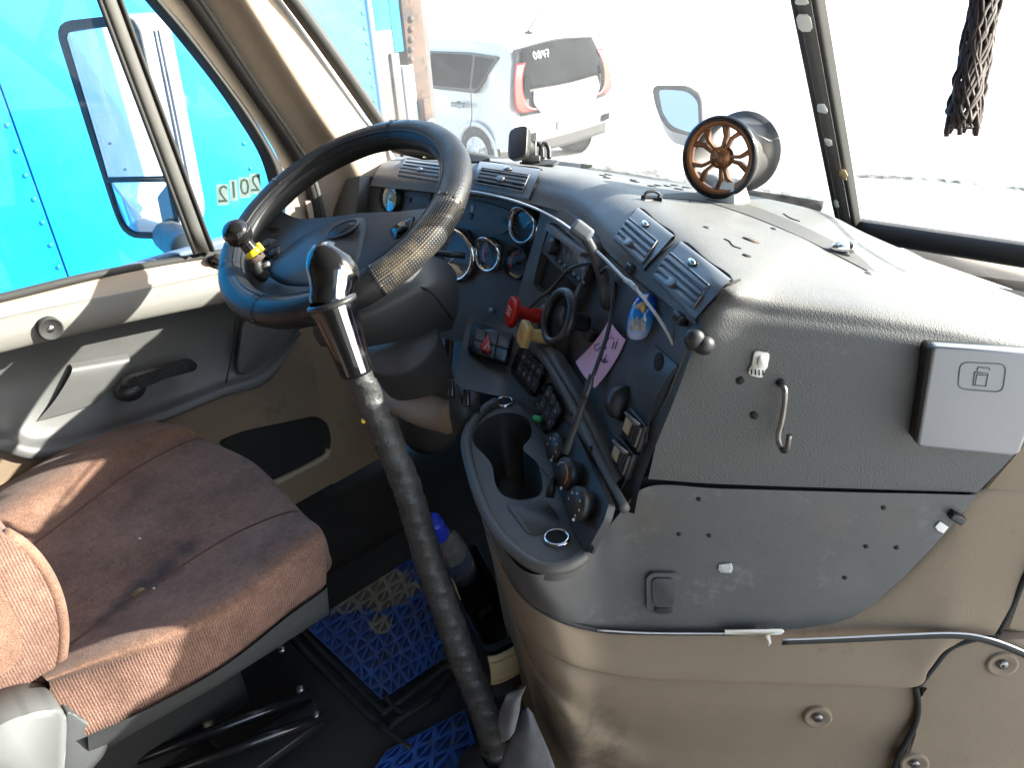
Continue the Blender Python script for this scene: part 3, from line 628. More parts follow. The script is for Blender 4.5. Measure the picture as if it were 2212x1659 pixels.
# ------------------------------------------------------------------ driver's door
door = thing('driver_door', 'driver door with tan sill, grey armrest band and dark map pocket', 'door', (-1.0, -.1, .0))
def dx(zf, pts, X): return [onX(*zf(*p), X) for p in pts]
xs_sill = [(-300, 455), (0, 385), (330, 305), (700, 215), (1010, 155), (1230, 122), (1500, 75), (1800, 20)]
xs_bt = [(-300, 560), (0, 490), (330, 415), (720, 340), (1030, 275), (1320, 215), (1500, 180), (1800, 110)]
xs_bb = [(-300, 750), (0, 680), (330, 597), (720, 508), (1030, 443), (1340, 380), (1500, 345), (1800, 290)]
xs_md = [(-300, 1000), (0, 890), (330, 830), (720, 740), (1030, 670), (1340, 600), (1500, 560), (1790, 420)]
xs_lp = [(-300, 1180), (0, 1110), (250, 1160), (650, 1060), (960, 960), (1300, 830), (1500, 760), (1740, 560)]
xs_gb = [(-300, 1262), (0, 1272), (220, 1315), (560, 1245), (900, 1120), (1330, 945), (1600, 850), (1800, 560)]
r0, r1, r2 = dx(A4, xs_sill, -.985), dx(A4, xs_bt, -.935), dx(A4, xs_bb, -.925)
add('sill_ledge', patch([[p+np.array([-.02, 0, .0]) for p in r0], r0, [.5*(a+b)+np.array([-.008, 0, .004]) for a, b in zip(r0, r1)], r1], 6, 6), 'tan_pad', door)
add('armrest_band', patch([[p+np.array([-.012, 0, .003]) for p in r1], r1, [.5*(a+b)+np.array([.008, 0, 0]) for a, b in zip(r1, r2)], r2, [p+np.array([-.02, 0, -.004]) for p in r2]], 6, 6), 'band', door)
r3 = [p+np.array([-.055, 0, -.006]) for p in r2]
add('inner_panel', patch([[p+np.array([.03, 0, .01]) for p in r3], r3, dx(A4, xs_md, -.985), dx(A4, xs_lp, -.955), [.5*(a+b)+np.array([.012, 0, .0]) for a, b in zip(dx(A4, xs_lp, -.955), dx(A4, xs_gb, -.92))], dx(A4, xs_gb, -.92), [p+np.array([-.02, 0, -.006]) for p in dx(A4, xs_gb, -.92)]], 8, 7), 'door_grey', door)
r6 = [p+np.array([-.012, 0, -.002]) for p in dx(A4, xs_gb, -.92)]
r6[-1] = onX(*A4(1830, 480), -.93)
r7 = [np.array([-.945, p[1], .27]) for p in r6]; r8 = [np.array([-.955, p[1], .0]) for p in r6]
add('lower_skin', patch([r6, [.6*a+.4*b for a, b in zip(r6, r7)], r7, r8], 6, 6), 'tan_door', door)
kick = [onX(*A4(1800, 400), -.94), onX(*A4(2080, 300), -.94)]
structure(add('kick_panel', patch([[onX(*A4(1790, 330), -.945), onX(*A4(2300, 200), -.945)], [np.array([-.95, kick[0][1]-.01, .0]), np.array([-.95, .62, 0])]], 2, 6), 'tan_door'))
DX = (np.array([1., 0, 0]), -.94)
plate('map_pocket', (DX[0], -.942), [(1290, 1212), (1450, 1150), (1880, 1060), (1942, 1090), (1966, 1180), (1960, 1250), (1920, 1310), (1640, 1452), (1480, 1360)], 0, .006, 'black_matte', door, .002, .02, zf=A4)
add('pocket_lip', tube([onX(*A4(*p), -.93) for p in ((1960, 1255), (1920, 1315), (1640, 1458), (1480, 1540))], .009, 8, 6), 'tan', door)
# speaker cover and split line
plate('speaker_cover', (DX[0], -.953), [(1440, 480), (1740, 470), (1735, 600), (1690, 700), (1600, 765), (1440, 808), (1402, 770)], 0, .008, 'door_grey', door, .004, .02, zf=A4)
add('split_line', tube([onX(*A4(*p), -.9395) for p in ((1412, 430), (1390, 640), (1360, 800), (1332, 940))], .0016, 6, 4), 'black_matte', door)
# release handle
hx = (np.array([1., 0, 0]), -.94)
hb = plate('release_handle', hx, [(745, 820), (900, 770), (1118, 712), (1152, 726), (1152, 770), (960, 822), (850, 872), (770, 872), (710, 870)], 0, .018, 'black', door, .005, .008, zf=A4)
for i in range(9):
    for j in range(2):
        x = 800+i*40; y = 826-i*10.6+j*(26-i*.4)
        add('grip_dot', blob(onX(*A4(x, y), -.9225), .0016, .0025, .0016, seg=8), 'black_gloss', hb)
add('handle_pivot', blob(onX(*A4(778, 905), -.94), .022, .030, .022, seg=20), 'black', door)
# moulded grip bulge above the handle
add('grip_bulge', patch([[onX(*A4(*p), -.982) for p in ((420, 745), (600, 715), (760, 685))], [onX(*A4(*p), -.968) for p in ((425, 800), (600, 770), (772, 735))], [onX(*A4(*p), -.963) for p in ((330, 960), (520, 930), (700, 850))], [onX(*A4(*p), -.962) for p in ((220, 1090), (400, 1040), (580, 980))]], 6, 6), 'door_grey', door)
c = onX(*A4(303, 540), -.912)
h_ = add('screw_cup', lathe(c, (1, 0, 0), [(.021, -.012), (.0205, .0015), (.0185, .0022), (.0165, .0), (0, -.0005)], 28), 'rubber', door)
add('screw_head', lathe(c, (1, 0, 0), [(.0, .0012), (.006, .001), (.007, -.002)], 16), 'steel', h_)
# pull notch in the sill
plate('pull_notch', (np.array([.86, 0, .5]), float(np.array([.86, 0, .5])@onX(*A4(1180, 225), -.953))), [(1112, 248), (1150, 205), (1180, 186), (1215, 190), (1252, 216), (1180, 236)], .0, .004, 'tan', door, .001, .004, zf=A4)
# window: waist seal, divider bar, front seal, panes
seal = lambda pts, X, rad, nm, mt, fl=None: add(nm, tube(dx(A4, pts, X), rad, 8, 6, flat=fl), mt, door)
seal([(-300, 420), (0, 357), (560, 222), (1160, 117), (1340, 83), (1600, 35)], -.992, .009, 'waist_seal', 'rubber')
gx = -1.0
add('divider_bar', patch([[onX(*A1(*p), gx+.022) for p in ((355, -640), (625, 77), (895, 793), (1165, 1510))], [onX(*A1(*p), gx+.03) for p in ((389, -640), (660, 76), (931, 792), (1202, 1508))], [onX(*A1(*p), gx+.03) for p in ((440, -640), (707, 74), (973, 788), (1240, 1502))], [onX(*A1(*p), gx+.022) for p in ((481, -640), (744, 72), (1006, 784), (1268, 1496))]], 5, 4, .03), 'rubber_grey', door)
add('divider_edge', tube([onX(*A1(*p), gx+.028) for p in ((352, -640), (622, 77), (892, 793), (1162, 1510))], .0045, 8, 5), 'rubber', door)
add('divider_edge', tube([onX(*A1(*p), gx+.028) for p in ((486, -640), (747, 72), (1009, 784), (1271, 1496))], .0045, 8, 5), 'rubber', door)
gpts = [(500, -640), (800, -90), (865, 0), (1050, 215), (1260, 480), (1400, 680), (1530, 890), (1590, 1050), (1610, 1180), (1590, 1420)]
spts = [(600, -640), (900, -90), (968, 0), (1130, 190), (1350, 480), (1510, 700), (1630, 900), (1692, 1030), (1705, 1180), (1690, 1420)]
tpts = [(705, -640), (1000, -90), (1062, 0), (1250, 240), (1480, 560), (1640, 790), (1760, 1000), (1830, 1170), (1840, 1420)]
upts = [(850, -640), (1150, -90), (1215, 0), (1420, 320), (1600, 600), (1750, 820), (1830, 950), (1900, 1170), (1950, 1420)]
add('frame_seal', patch([dx(A1, gpts, -.998), [.5*(a+b)+np.array([.014, 0, 0]) for a, b in zip(dx(A1, gpts, -.99), dx(A1, spts, -.985))], dx(A1, spts, -.985)], 5, 4), 'rubber', door)
tl = dx(A1, [(600, -640), (900, -90), (968, 0), (1130, 190), (1350, 480), (1510, 700), (1645, 920), (1700, 1100), (1705, 1420)], -.988)
add('frame_trim', patch([tl, [.3*a+.7*b for a, b in zip(dx(A1, tpts, -.986), dx(A1, upts, -.980))]], 5, 2), 'tan_pad', door)
wy0, wy1 = -1.0, .42
add('window_pane', slab([onX(*A1(*p), gx) for p in ((-900, 1950), (-900, -800), (330, -800), (640, -10), (830, 540), (1020, 980), (1225, 1510), (560, 1680), (0, 1850))], (1, 0, 0), -.002, .002, 0), 'door_glass', door, smooth=False)
add('quarter_pane', slab([onX(*A1(*p), gx) for p in ((640, -20), (830, 540), (1020, 980), (1225, 1510), (1620, 1430), (1625, 1180), (1600, 1050), (1540, 890), (1410, 680), (1270, 480), (1060, 215), (875, 0), (830, -60))], (1, 0, 0), -.002, .002, 0), 'door_glass', door, smooth=False)
add('window_header', box((-1.0, -.40, 1.54), (1, 0, 0), (0, 1, 0), (0, 0, 1), .06, 1.2, .36, .01), 'tan_pad', door)
add('rear_frame', box((-1.0, -.86, 1.0), (1, 0, 0), (0, 1, 0), (0, 0, 1), .06, .22, .8, .01), 'rubber', door)
add('outer_skin', box((-1.045, -.28, .33), (1, 0, 0), (0, 1, 0), (0, 0, 1), .03, 1.25, .70, .01), 'mirror_shell', door)
# mirror switch in the corner of the sill
ms = plate('mirror_switch', (np.array([.6, 0, .8]), float(np.array([.6, 0, .8])@onX(*A4(1290, 150), -.965))), [(1225, 125), (1330, 95), (1400, 130), (1380, 185), (1300, 190), (1260, 165)], 0, .008, 'black_gloss', door, .002, .006, zf=A4)
c = onX(*A4(1300, 125), -.957); add('switch_knob', lathe(c, (.6, 0, .8), [(.011, 0), (.010, .010), (.006, .012), (0, .012)], 20), 'black', ms)
# numerals on the quarter pane, stuck outside so that they read backwards from the seat
for ch, (x, y), lb in (('2', (1522, 1095), 'grey numeral two sticker on the quarter window, nearest the pillar'), ('0', (1458, 1117), 'grey numeral zero sticker on the quarter window'), ('1', (1393, 1135), 'grey numeral one sticker on the quarter window'), ('2', (1328, 1160), 'grey numeral two sticker on the quarter window, nearest the mirror')):
    o_ = onX(*A1(x, y), gx-.004)
    st = thing('number_sticker', lb, 'sticker', o_, 'year stickers on the quarter window')
    yv = np.array([0, .18, 1.]); yv /= np.linalg.norm(yv); xv = np.array([0, -1, .18]); xv /= np.linalg.norm(xv)
    w_, hh = .026, .043
    if ch == '1': w_ = .017
    add('backing', slab([o_+xv*a*w_+yv*b*hh for a, b in ((-.5, -.5), (.5, -.5), (.5, .5), (-.5, .5))], (1, 0, 0), -.0004, .0002, 0), 'sticker', st, smooth=False)
    add('numeral', textmesh(ch, o_+np.array([.0006, 0, 0]), xv, yv, .050, .0), 'sticker_ink', st, smooth=False)

# ------------------------------------------------------------------ windscreen: pillar, post, panes
pil = thing('windscreen_pillar', 'tan padded pillar between door window and windscreen', 'pillar', (-.95, .3, .6))
ur = dx(A1, upts, -.972)
pr_px = [(1290, -640), (1610, -90), (1680, 0), (1850, 270), (2010, 520), (2150, 730), (2280, 900), (2420, 1170), (2440, 1420)]
pr = [onX(*A1(*p), -.925) for p in pr_px]
pm = [.5*(a+b)+np.array([.045, -.02, 0]) for a, b in zip(ur, pr)]
def at_dash(L): 
    return L
pe = [p+np.array([-.06, .06, 0]) for p in pr]
add('padding', patch([ur, [.75*a+.25*b for a, b in zip(ur, pm)]+[] if False else [.7*a+.3*b+np.array([.02, -.012, 0]) for a, b in zip(ur, pr)], pm, [.25*a+.75*b+np.array([.03, -.01, 0]) for a, b in zip(ur, pr)], pr, pe], 6, 6), 'tan_pad', pil)
# below the waist the pillar trim runs on down beside the dash
q0 = onX(*A1(1840, 1300), -.968); q1 = onX(*A1(2440, 1300), -.93)
add('lower_trim', patch([[q0+np.array([0, 0, .04]), q1+np.array([-.04, .0, .04])], [np.array([-.968, q0[1]+.01, .45]), np.array([-.95, q1[1], .45])], [np.array([-.968, q0[1], .1]), np.array([-.95, q1[1], .1])]], 4, 4), 'tan_pad', pil)
add('door_bead', tube([.5*(a+b)+np.array([.004, 0, 0]) for a, b in zip(dx(A1, tpts, -.982), ur)]+[np.array([-.975, q0[1]-.02, .5])], .013, 10, 6), 'rubber', pil)
add('door_bead', tube([.78*b+.22*a+np.array([.010, 0, 0]) for a, b in zip(dx(A1, tpts, -.982), ur)]+[np.array([-.968, q0[1]-.008, .5])], .007, 8, 6), 'rubber_grey', pil)

ws = thing('windscreen', 'two-piece windscreen with black seals above the dash', 'windscreen', (0, .6, .75))
PX = .06
pb, pt = onX(1836, 492, PX), onX(1746, 0, PX)
pdir = (pt-pb)/np.linalg.norm(pt-pb)
ptop = pb+pdir*(1.40-pb[2])/pdir[2]; pbot = pb-pdir*.10
lb_ = onX(850, 308, -.945); _q = onX(622, 0, -.90); lt_ = lb_+(_q-lb_)*(1.40-lb_[2])/(_q[2]-lb_[2])
sgn = np.array([-1, 1, 1])
_pr = mkplane(pbot, ptop, lb_*sgn+np.array([.12, .06, .04])); _nc = np.cross(ray(1850, 484), ray(2212, 548)); rb_ = np.array([1.03, .50, 0.]); rb_[2] = CAM[2]-(_nc[0]*(rb_[0]-CAM[0])+_nc[1]*(rb_[1]-CAM[1]))/_nc[2]; rt_ = lt_*sgn+np.array([.12, 0, 0])
def glass(nm, a, b, c, d):
    add(nm, patch([[a, .5*(a+b)+np.array([0, .02, 0]), b], [.5*(a+d)+np.array([0, .01, 0]), .25*(a+b+c+d)+np.array([0, .04, 0]), .5*(b+c)+np.array([0, .01, 0])], [d, .5*(c+d)+np.array([0, .02, 0]), c]], 6, 6), 'windscreen_glass', ws)
glass('left_pane', lb_, pbot, ptop, lt_); glass('right_pane', pbot, rb_, rt_, ptop)
wl = (lb_-pbot)/np.linalg.norm(lb_-pbot); wr = (rb_-pbot)/np.linalg.norm(rb_-pbot)
nn = np.cross(pdir, np.array([-1., 0, 0])); nn = nn if nn@(CAM-pb) > 0 else -nn
# centre post: two rubber flanks and a flatter grey face
ex = np.array([1., 0, 0])
L_ = [pbot+pdir*t for t in np.linspace(0, .95, 8)]
wdt = .021
add('post_face', patch([[p-ex*wdt*.35+nn*.014 for p in L_], [p+nn*.018+ex*wdt*.1 for p in L_], [p+ex*wdt*.55+nn*.014 for p in L_]], 3, 3), 'rubber_grey', ws)
add('post_seal', patch([[p-ex*wdt*1.15-nn*.004 for p in L_], [p-ex*wdt*.85+nn*.012 for p in L_], [p-ex*wdt*.45+nn*.015 for p in L_], [p-ex*wdt*.3+nn*.008 for p in L_]], 3, 3), 'rubber', ws)
add('post_seal', patch([[p+ex*wdt*.5+nn*.012 for p in L_], [p+ex*wdt*.8+nn*.012 for p in L_], [p+ex*wdt*1.0-nn*.004 for p in L_]], 3, 3), 'rubber', ws)
add('lower_seal', tube([lb_+nn*.0, .5*(lb_+pbot)+np.array([0, .02, 0]), pbot], .022, 10, 8), 'rubber', ws)
add('lower_seal', tube([pb, .5*(rb_+pb)+np.array([0, .02, 0]), rb_], .020, 10, 8), 'rubber', ws)
add('pillar_seal', tube([rb_, .5*(rb_+rt_), rt_], .04, 8, 6), 'rubber', ws)
add('pillar_seal', tube([lb_, .5*(lb_+lt_)+np.array([0, .01, 0]), lt_], .016, 8, 6), 'rubber', ws)
add('header', patch([[lt_+np.array([0, .04, -.06]), ptop+np.array([0, .04, -.06]), rt_+np.array([0, .04, -.06])], [lt_+np.array([0, -.03, -.06]), ptop+np.array([0, -.03, -.06]), rt_+np.array([0, -.03, -.06])], [np.array([-1.05, .06, 1.55]), np.array([0, .1, 1.55]), np.array([1.05, .06, 1.55])], [np.array([-1.05, .1, 1.76]), np.array([0, .14, 1.76]), np.array([1.05, .1, 1.76])]], 4, 4), 'tan_pad', ws)
# scraps of old tape on the post
for k_, (x, y, w_, h_, mt) in enumerate(((1738, 48, .020, .028, 'white_plastic'), (1732, 3, .018, .008, 'white_plastic'), (1776, 233, .017, .020, 'white'), (1790, 307, .012, .018, 'white'), (1822, 377, .013, .022, 'foam'), (1807, 440, .008, .022, 'white'))):
    ppl = (nn, float(nn@(pb+nn*.0185))); c = on(ppl, x, y)
    rs = np.random.RandomState(k_); pts = []
    for i in range(12):
        a = 2*math.pi*i/12; q = (1 if k_ < 2 else rs.uniform(.7, 1.15)); sq = max(abs(math.cos(a)), abs(math.sin(a)))
        pts.append(c+ex*math.cos(a)/sq*w_*.5*q+pdir*math.sin(a)/sq*h_*.5*q)
    tp = tag(add('tape_scrap', slab(pts, nn, 0, .0012, .0004), mt), ['cream tape square high on the windscreen centre post', 'cream tape sliver at the very top of the centre post', 'torn white tape scrap halfway down the centre post', 'small white tape scrap just below the torn one on the post', 'yellowed tape blob near the foot of the centre post', 'thin white tape fleck lowest on the centre post'][k_], 'tape', 'tape scraps on the centre post')
# ------------------------------------------------------------------ steering wheel and column
W0 = np.array([-.52, 0, .82]); TL = R(28.0)
wn_ = np.array([0, -math.sin(TL), math.cos(TL)]); we1 = np.array([1., 0, 0]); we2 = np.array([0, math.cos(TL), math.sin(TL)])
WP = (wn_, float(wn_@W0))
RR, RT = .2100, .0252
sw = thing('steering_wheel', 'black leather-covered steering wheel with worn perforated grip', 'steering wheel', W0)
def wang(x, y):
    p = on(WP, x, y)-W0; return math.atan2(p@we2, p@we1)
def torus_arc(a0, a1, rad, R_=RR, seg=20, h=0.0, steps=None, wob=0.0, uv=True):
    n = steps or max(6, int(abs(a1-a0)/.06)); V = []; F = []; UV = []
    for i in range(n+1):
        a = a0+(a1-a0)*i/n; d = we1*math.cos(a)+we2*math.sin(a)
        rr = rad*(1+wob*math.sin(a*9.3)+wob*.7*math.sin(a*23.1))
        for k in range(seg):
            b = 2*math.pi*k/seg; V.append(W0+d*(R_+rr*math.cos(b))+wn_*(h+rr*math.sin(b)))
    for i in range(n):
        for k in range(seg):
            l = (k+1) % seg; F.append((i*seg+k, (i+1)*seg+k, (i+1)*seg+l, i*seg+l))
            UV += [(a0+(a1-a0)*i/n, k/seg), (a0+(a1-a0)*(i+1)/n, k/seg), (a0+(a1-a0)*(i+1)/n, (k+1)/seg), (a0+(a1-a0)*i/n, (k+1)/seg)]
    me = mk(V, F); lay = me.uv_layers.new(name='uv'); 
    for i, u in enumerate(UV): lay.data[i].uv = (u[0]/(2*math.pi), u[1])
    bm = bmesh.new(); bm.from_mesh(me); bmesh.ops.recalc_face_normals(bm, faces=bm.faces[:]); bm.to_mesh(me); bm.free(); return me
aW0, aW1 = wang(1008, 440), wang(835, 640)       # worn stretch: right side down to the lower right
aTop = wang(868, 270); aUL = wang(605, 410); aL = wang(484, 600); 
def unwrap(a, ref):
    while a > ref: a -= 2*math.pi
    return a
seq = [aTop, unwrap(aW0, aTop)]; seq.append(unwrap(aW1, seq[-1])); seq.append(unwrap(wang(560, 686), seq[-1])); seq.append(unwrap(aL, seq[-1])); seq.append(unwrap(aUL, seq[-1])); seq.append(unwrap(aTop-1e-4, seq[-1]))
for i, mt in enumerate(('leather', 'cover_worn', 'cover_perf', 'cover_perf', 'leather', 'cover_perf')):
    add('cover_section', torus_arc(seq[i], seq[i+1], RT, wob=.012), mt, sw, label={1: 'worn tan-scuffed perforated grip section'}.get(i))
for a in seq[:-1]:
    st = add('cover_seam', torus_arc(a-.006, a+.006, RT*1.035, steps=3), 'leather', sw)
    for k in range(7):
        b = -.3+k*.5; d = we1*math.cos(a)+we2*math.sin(a); t_ = -we1*math.sin(a)+we2*math.cos(a)
        c = W0+d*(RR+RT*1.04*math.cos(b))+wn_*RT*1.04*math.sin(b)
        add('stitch', tube([c-t_*.004, c+t_*.004+wn_*.0008], .0007, 5, 1), 'foam_dirty' if k == 1 else 'black', st)
for b in (2.2, 2.7):   # stitched lacing round the inside of the cover
    pts = [W0+(we1*math.cos(a)+we2*math.sin(a))*(RR+RT*1.0*math.cos(b))+wn_*RT*1.0*math.sin(b) for a in np.linspace(0, 2*math.pi, 160)]
    add('lacing_cord', tube(pts, .0016, 6, 1, cap=False), 'leather', sw)
pts = [W0+(we1*math.cos(a)+we2*math.sin(a))*(RR+RT*math.cos(.55))+wn_*RT*math.sin(.55) for a in np.linspace(seq[1], seq[2], 60)]
add('cover_piping', tube(pts, .0007, 5, 1), 'foam_dirty', sw)
HP = off(WP, -.030)
hubpoly = [(545, 745), (600, 800), (650, 845), (710, 862), (900, 838), (1150, 806), (1400, 798), (1560, 780), (1680, 760), (1640, 930), (1500, 1060), (1320, 1160), (1150, 1240), (1000, 1310), (720, 1345), (520, 1400), (400, 1370), (310, 1240), (290, 1140), (400, 1140), (470, 1060), (560, 1000), (610, 930), (580, 890), (480, 900), (390, 980), (280, 1000), (360, 850)]
add('spoke_plate', slab([on(HP, *A5(*p)) for p in hubpoly], wn_, -.012, .006, .005, 3), 'hub', sw, angle=50)
padpoly = [(470, 1180), (590, 1060), (700, 965), (850, 888), (1000, 838), (1140, 818), (1172, 850), (1150, 960), (1110, 1110), (1010, 1250), (900, 1290), (660, 1300), (540, 1265)]
def dome(poly, pl, h, ring=6, zf=None, p=2.2):
    P = curve2([on(pl, *(zf(*q) if zf else q)) for q in poly], 4, True); c = np.mean(P, 0); k = len(P); V = []; F = []
    for i in range(ring+1):
        t = i/ring; s_ = 1-t
        for q in P: V.append(c+(q-c)*(1-t*.999)+pl[0]*h*(1-(1-t)**p))
    for i in range(ring):
        for j in range(k): F.append((i*k+j, i*k+(j+1) % k, (i+1)*k+(j+1) % k, (i+1)*k+j))
    V += [q-pl[0]*.006 for q in P]; b = (ring+1)*k
    for j in range(k): F.append((j, b+j, b+(j+1) % k, (j+1) % k))
    me = mk(V, F); bm = bmesh.new(); bm.from_mesh(me); bmesh.ops.recalc_face_normals(bm, faces=bm.faces[:]); bm.to_mesh(me); bm.free(); return me
pad = add('horn_pad', dome(padpoly, off(HP, .006), .016, 8, A5), 'hub', sw)
ec = on(off(HP, .0215), *A5(1000, 902)); ex_ = on(off(HP, .0215), *A5(1108, 855))-ec; ex_ /= np.linalg.norm(ex_); ey_ = np.cross(wn_, ex_)
def ellipse(c, a, b, x=ex_, y=ey_, n=36): return [c+x*a*math.cos(2*math.pi*i/n)+y*b*math.sin(2*math.pi*i/n) for i in range(n)]
em = add('emblem', slab(ellipse(ec, .030, .0175), wn_, -.004, .0012, .001), 'black', pad)
add('emblem_rim', ringplate(ellipse(ec, .0305, .018), ellipse(ec, .0275, .0152), wn_, 0, .0024), 'pad_fine', em)
for P in ([(-.7, .05), (-.4, .18), (0, .22), (.4, .18), (.7, .05)], [(-.55, -.08), (-.2, .02), (.2, .02), (.55, -.08)], [(-.2, -.3), (0, -.12), (.2, -.3)]):
    add('emblem_relief', stroke(P, ec+wn_*.0016, ex_, ey_, .024, .0009), 'pad_fine', em)
# thumb-switch pockets on both spokes
for poly in ([(440, 1090), (520, 1030), (570, 1010), (560, 1060), (520, 1100), (470, 1115)], [(1330, 905), (1400, 850), (1490, 815), (1500, 840), (1450, 930), (1370, 975), (1345, 950)]):
    sp_ = add('thumb_pod', dome(poly, off(HP, .006), .006, 4, A5), 'black_gloss', sw)
    c = np.mean([on(off(HP, .013), *A5(*p)) for p in poly], 0)
    add('thumb_button', blob(c, .010, .007, .003, ex_, ey_, wn_, 14), 'black', sp_)
# the gap by the left spoke shows the clamp shank
kb = thing('spinner_knob', 'black ball spinner knob with yellow cable tie on the wheel rim', 'spinner knob', on(off(WP, .02), *A5(400, 1110)))
base = on(off(WP, .010), *A5(405, 1180)); clampc = on(off(WP, .024), *A5(390, 1110)); tie = on(off(WP, .036), *A5(375, 1060)); ballc = on(off(WP, .070), *A5(268, 930))
add('ball', blob(ballc, .0235, .0235, .0225, seg=28), 'black_gloss', kb)
add('stem', tube([ballc, ballc*.5+tie*.5, tie, clampc], [.012, .0115, .012, .0125], 16, 5), 'black_gloss', kb)
tv = ballc-tie; tv /= np.linalg.norm(tv)
add('cable_tie', lathe(tie, tv, [(.0125, -.006), (.0148, -.006), (.0148, .004), (.0125, .004)], 24), 'yellow', kb)
add('tie_head', box(tie+ex_*.014+tv*.003, ex_, np.cross(tv, ex_), tv, .010, .008, .014, .002), 'yellow', kb)
add('nut', lathe(clampc, tv, [(.0, .006), (.016, .006), (.017, .002), (.017, -.006), (0, -.006)], 6), 'rust', kb)
add('clamp', tube([clampc, base, base-wn_*.02], [.010, .012, .011], 10, 4), 'black', kb)
add('bolt', tube([base+ex_*.004, base+ex_*.024], .005, 8, 1), 'steel', kb)
# column shroud
colm = thing('steering_column', 'grey plastic steering column shroud under the wheel', 'steering column', (-.5, .12, .0))
def lp(pts, d): return [D(*A5(x, y), d+o_) for x, y, o_ in pts]
up_r = lp([(900, 1330, .10), (1200, 1250, .05), (1480, 1100, .05), (1600, 1090, .09)], 1.30)
add('upper_shroud', patch([lp([(880, 1180, .16), (1180, 1130, .12), (1480, 1040, .12), (1640, 1060, .17)], 1.30),
    lp([(820, 1400, .02), (1180, 1330, -.01), (1520, 1130, .02), (1700, 1110, .10)], 1.30),
    lp([(800, 1500, .01), (1150, 1450, -.02), (1560, 1240, .0), (1780, 1190, .10)], 1.30),
    lp([(790, 1560, .01), (1120, 1540, -.02), (1600, 1330, .0), (1805, 1330, .10)], 1.30),
    lp([(800, 1640, .05), (1150, 1640, .02), (1560, 1500, .03), (1800, 1480, .11)], 1.30),
    lp([(850, 1720, .12), (1180, 1720, .10), (1560, 1640, .10), (1760, 1600, .14)], 1.30)], 6, 5), 'pad_fine', colm)
add('shroud_joint', tube(lp([(1470, 1285, -.004), (1600, 1330, -.006), (1690, 1430, .03), (1765, 1530, .095)], 1.30), .0018, 6, 5), 'black_matte', colm)
add('lower_column', tube([D(860, 735, 1.40), D(890, 790, 1.46), D(915, 850, 1.54), D(930, 930, 1.66)], [.075, .07, .066, .06], 20, 5), 'pad_fine', colm)
sh = D(*A5(1150, 1385), 1.25)
add('stalk', box(sh, ex_, ey_, wn_, .045, .028, .016, .006, 3), 'rubber_grey', colm)
add('stalk_arm', tube([sh, sh+np.array([-.02, .07, -.02])], .007, 10, 1), 'black', colm)
add('stalk', tube([D(*A6(1270, 640), 1.42) if False else D(940, 546, 1.40), D(1005, 552, 1.40)], .006, 8, 1), 'black', colm)

# ------------------------------------------------------------------ gear lever
gl = thing('gear_lever', 'long gear lever wrapped in black tape with chrome-and-black knob', 'gear lever', onZ(1085, 1590, .0))
SH = [(768, 800, .985), (800, 868, 1.0), (842, 960, 1.025), (880, 1060, 1.05), (915, 1170, 1.085), (952, 1290, 1.12), (1000, 1420, 1.165), (1052, 1560, 1.21), (1085, 1680, 1.25)]
SP = [D(*p) for p in SH]
Q = catmull(np.array(SP), 40); V = []
def taped(Q):
    seg = 18; V = []; F = []; n = len(Q)
    x, y, _ = basis(Q[1]-Q[0], (0, 1, 0)); s = 0
    for i, c in enumerate(Q):
        if i: s += np.linalg.norm(Q[i]-Q[i-1])
        t = Q[min(i+1, n-1)]-Q[max(i-1, 0)]; t = t/np.linalg.norm(t); x = x-t*(x@t); x /= np.linalg.norm(x); y = np.cross(t, x)
        for k in range(seg):
            a = 2*math.pi*k/seg
            ph = ((s/.030)+k/seg) % 1.0                      # overlapping turns of tape
            r_ = .0178+.0034*min(1, s/.5)+.0020*(1-ph)**1.5+.0009*math.sin(s*31+a)+.0005*math.sin(s*97+2*a)+.0004*math.sin(s*211+3*a)
            V.append(c+(x*math.cos(a)+y*math.sin(a))*r_)
    for i in range(n-1):
        for k in range(seg): l = (k+1) % seg; F.append((i*seg+k, i*seg+l, (i+1)*seg+l, (i+1)*seg+k))
    me = mk(V, F); bm = bmesh.new(); bm.from_mesh(me); bmesh.ops.recalc_face_normals(bm, faces=bm.faces[:]); bm.to_mesh(me); bm.free(); return me
add('taped_shaft', taped(Q), 'tape', gl)
k0, k1 = D(716, 652, .955), D(773, 808, .985); av = (k0-k1)/np.linalg.norm(k0-k1); Ls = np.linalg.norm(k0-k1)
view = (CAM-k0)/np.linalg.norm(CAM-k0)
add('sleeve', lathe(k1, av, [(.019, 0), (.0215, .002), (.0225, Ls*.3), (.0275, Ls*.8), (.0305, Ls*.97), (.0300, Ls), (.0, Ls)], 36), 'black_gloss', gl)
xx, yy, _ = basis(av, view)
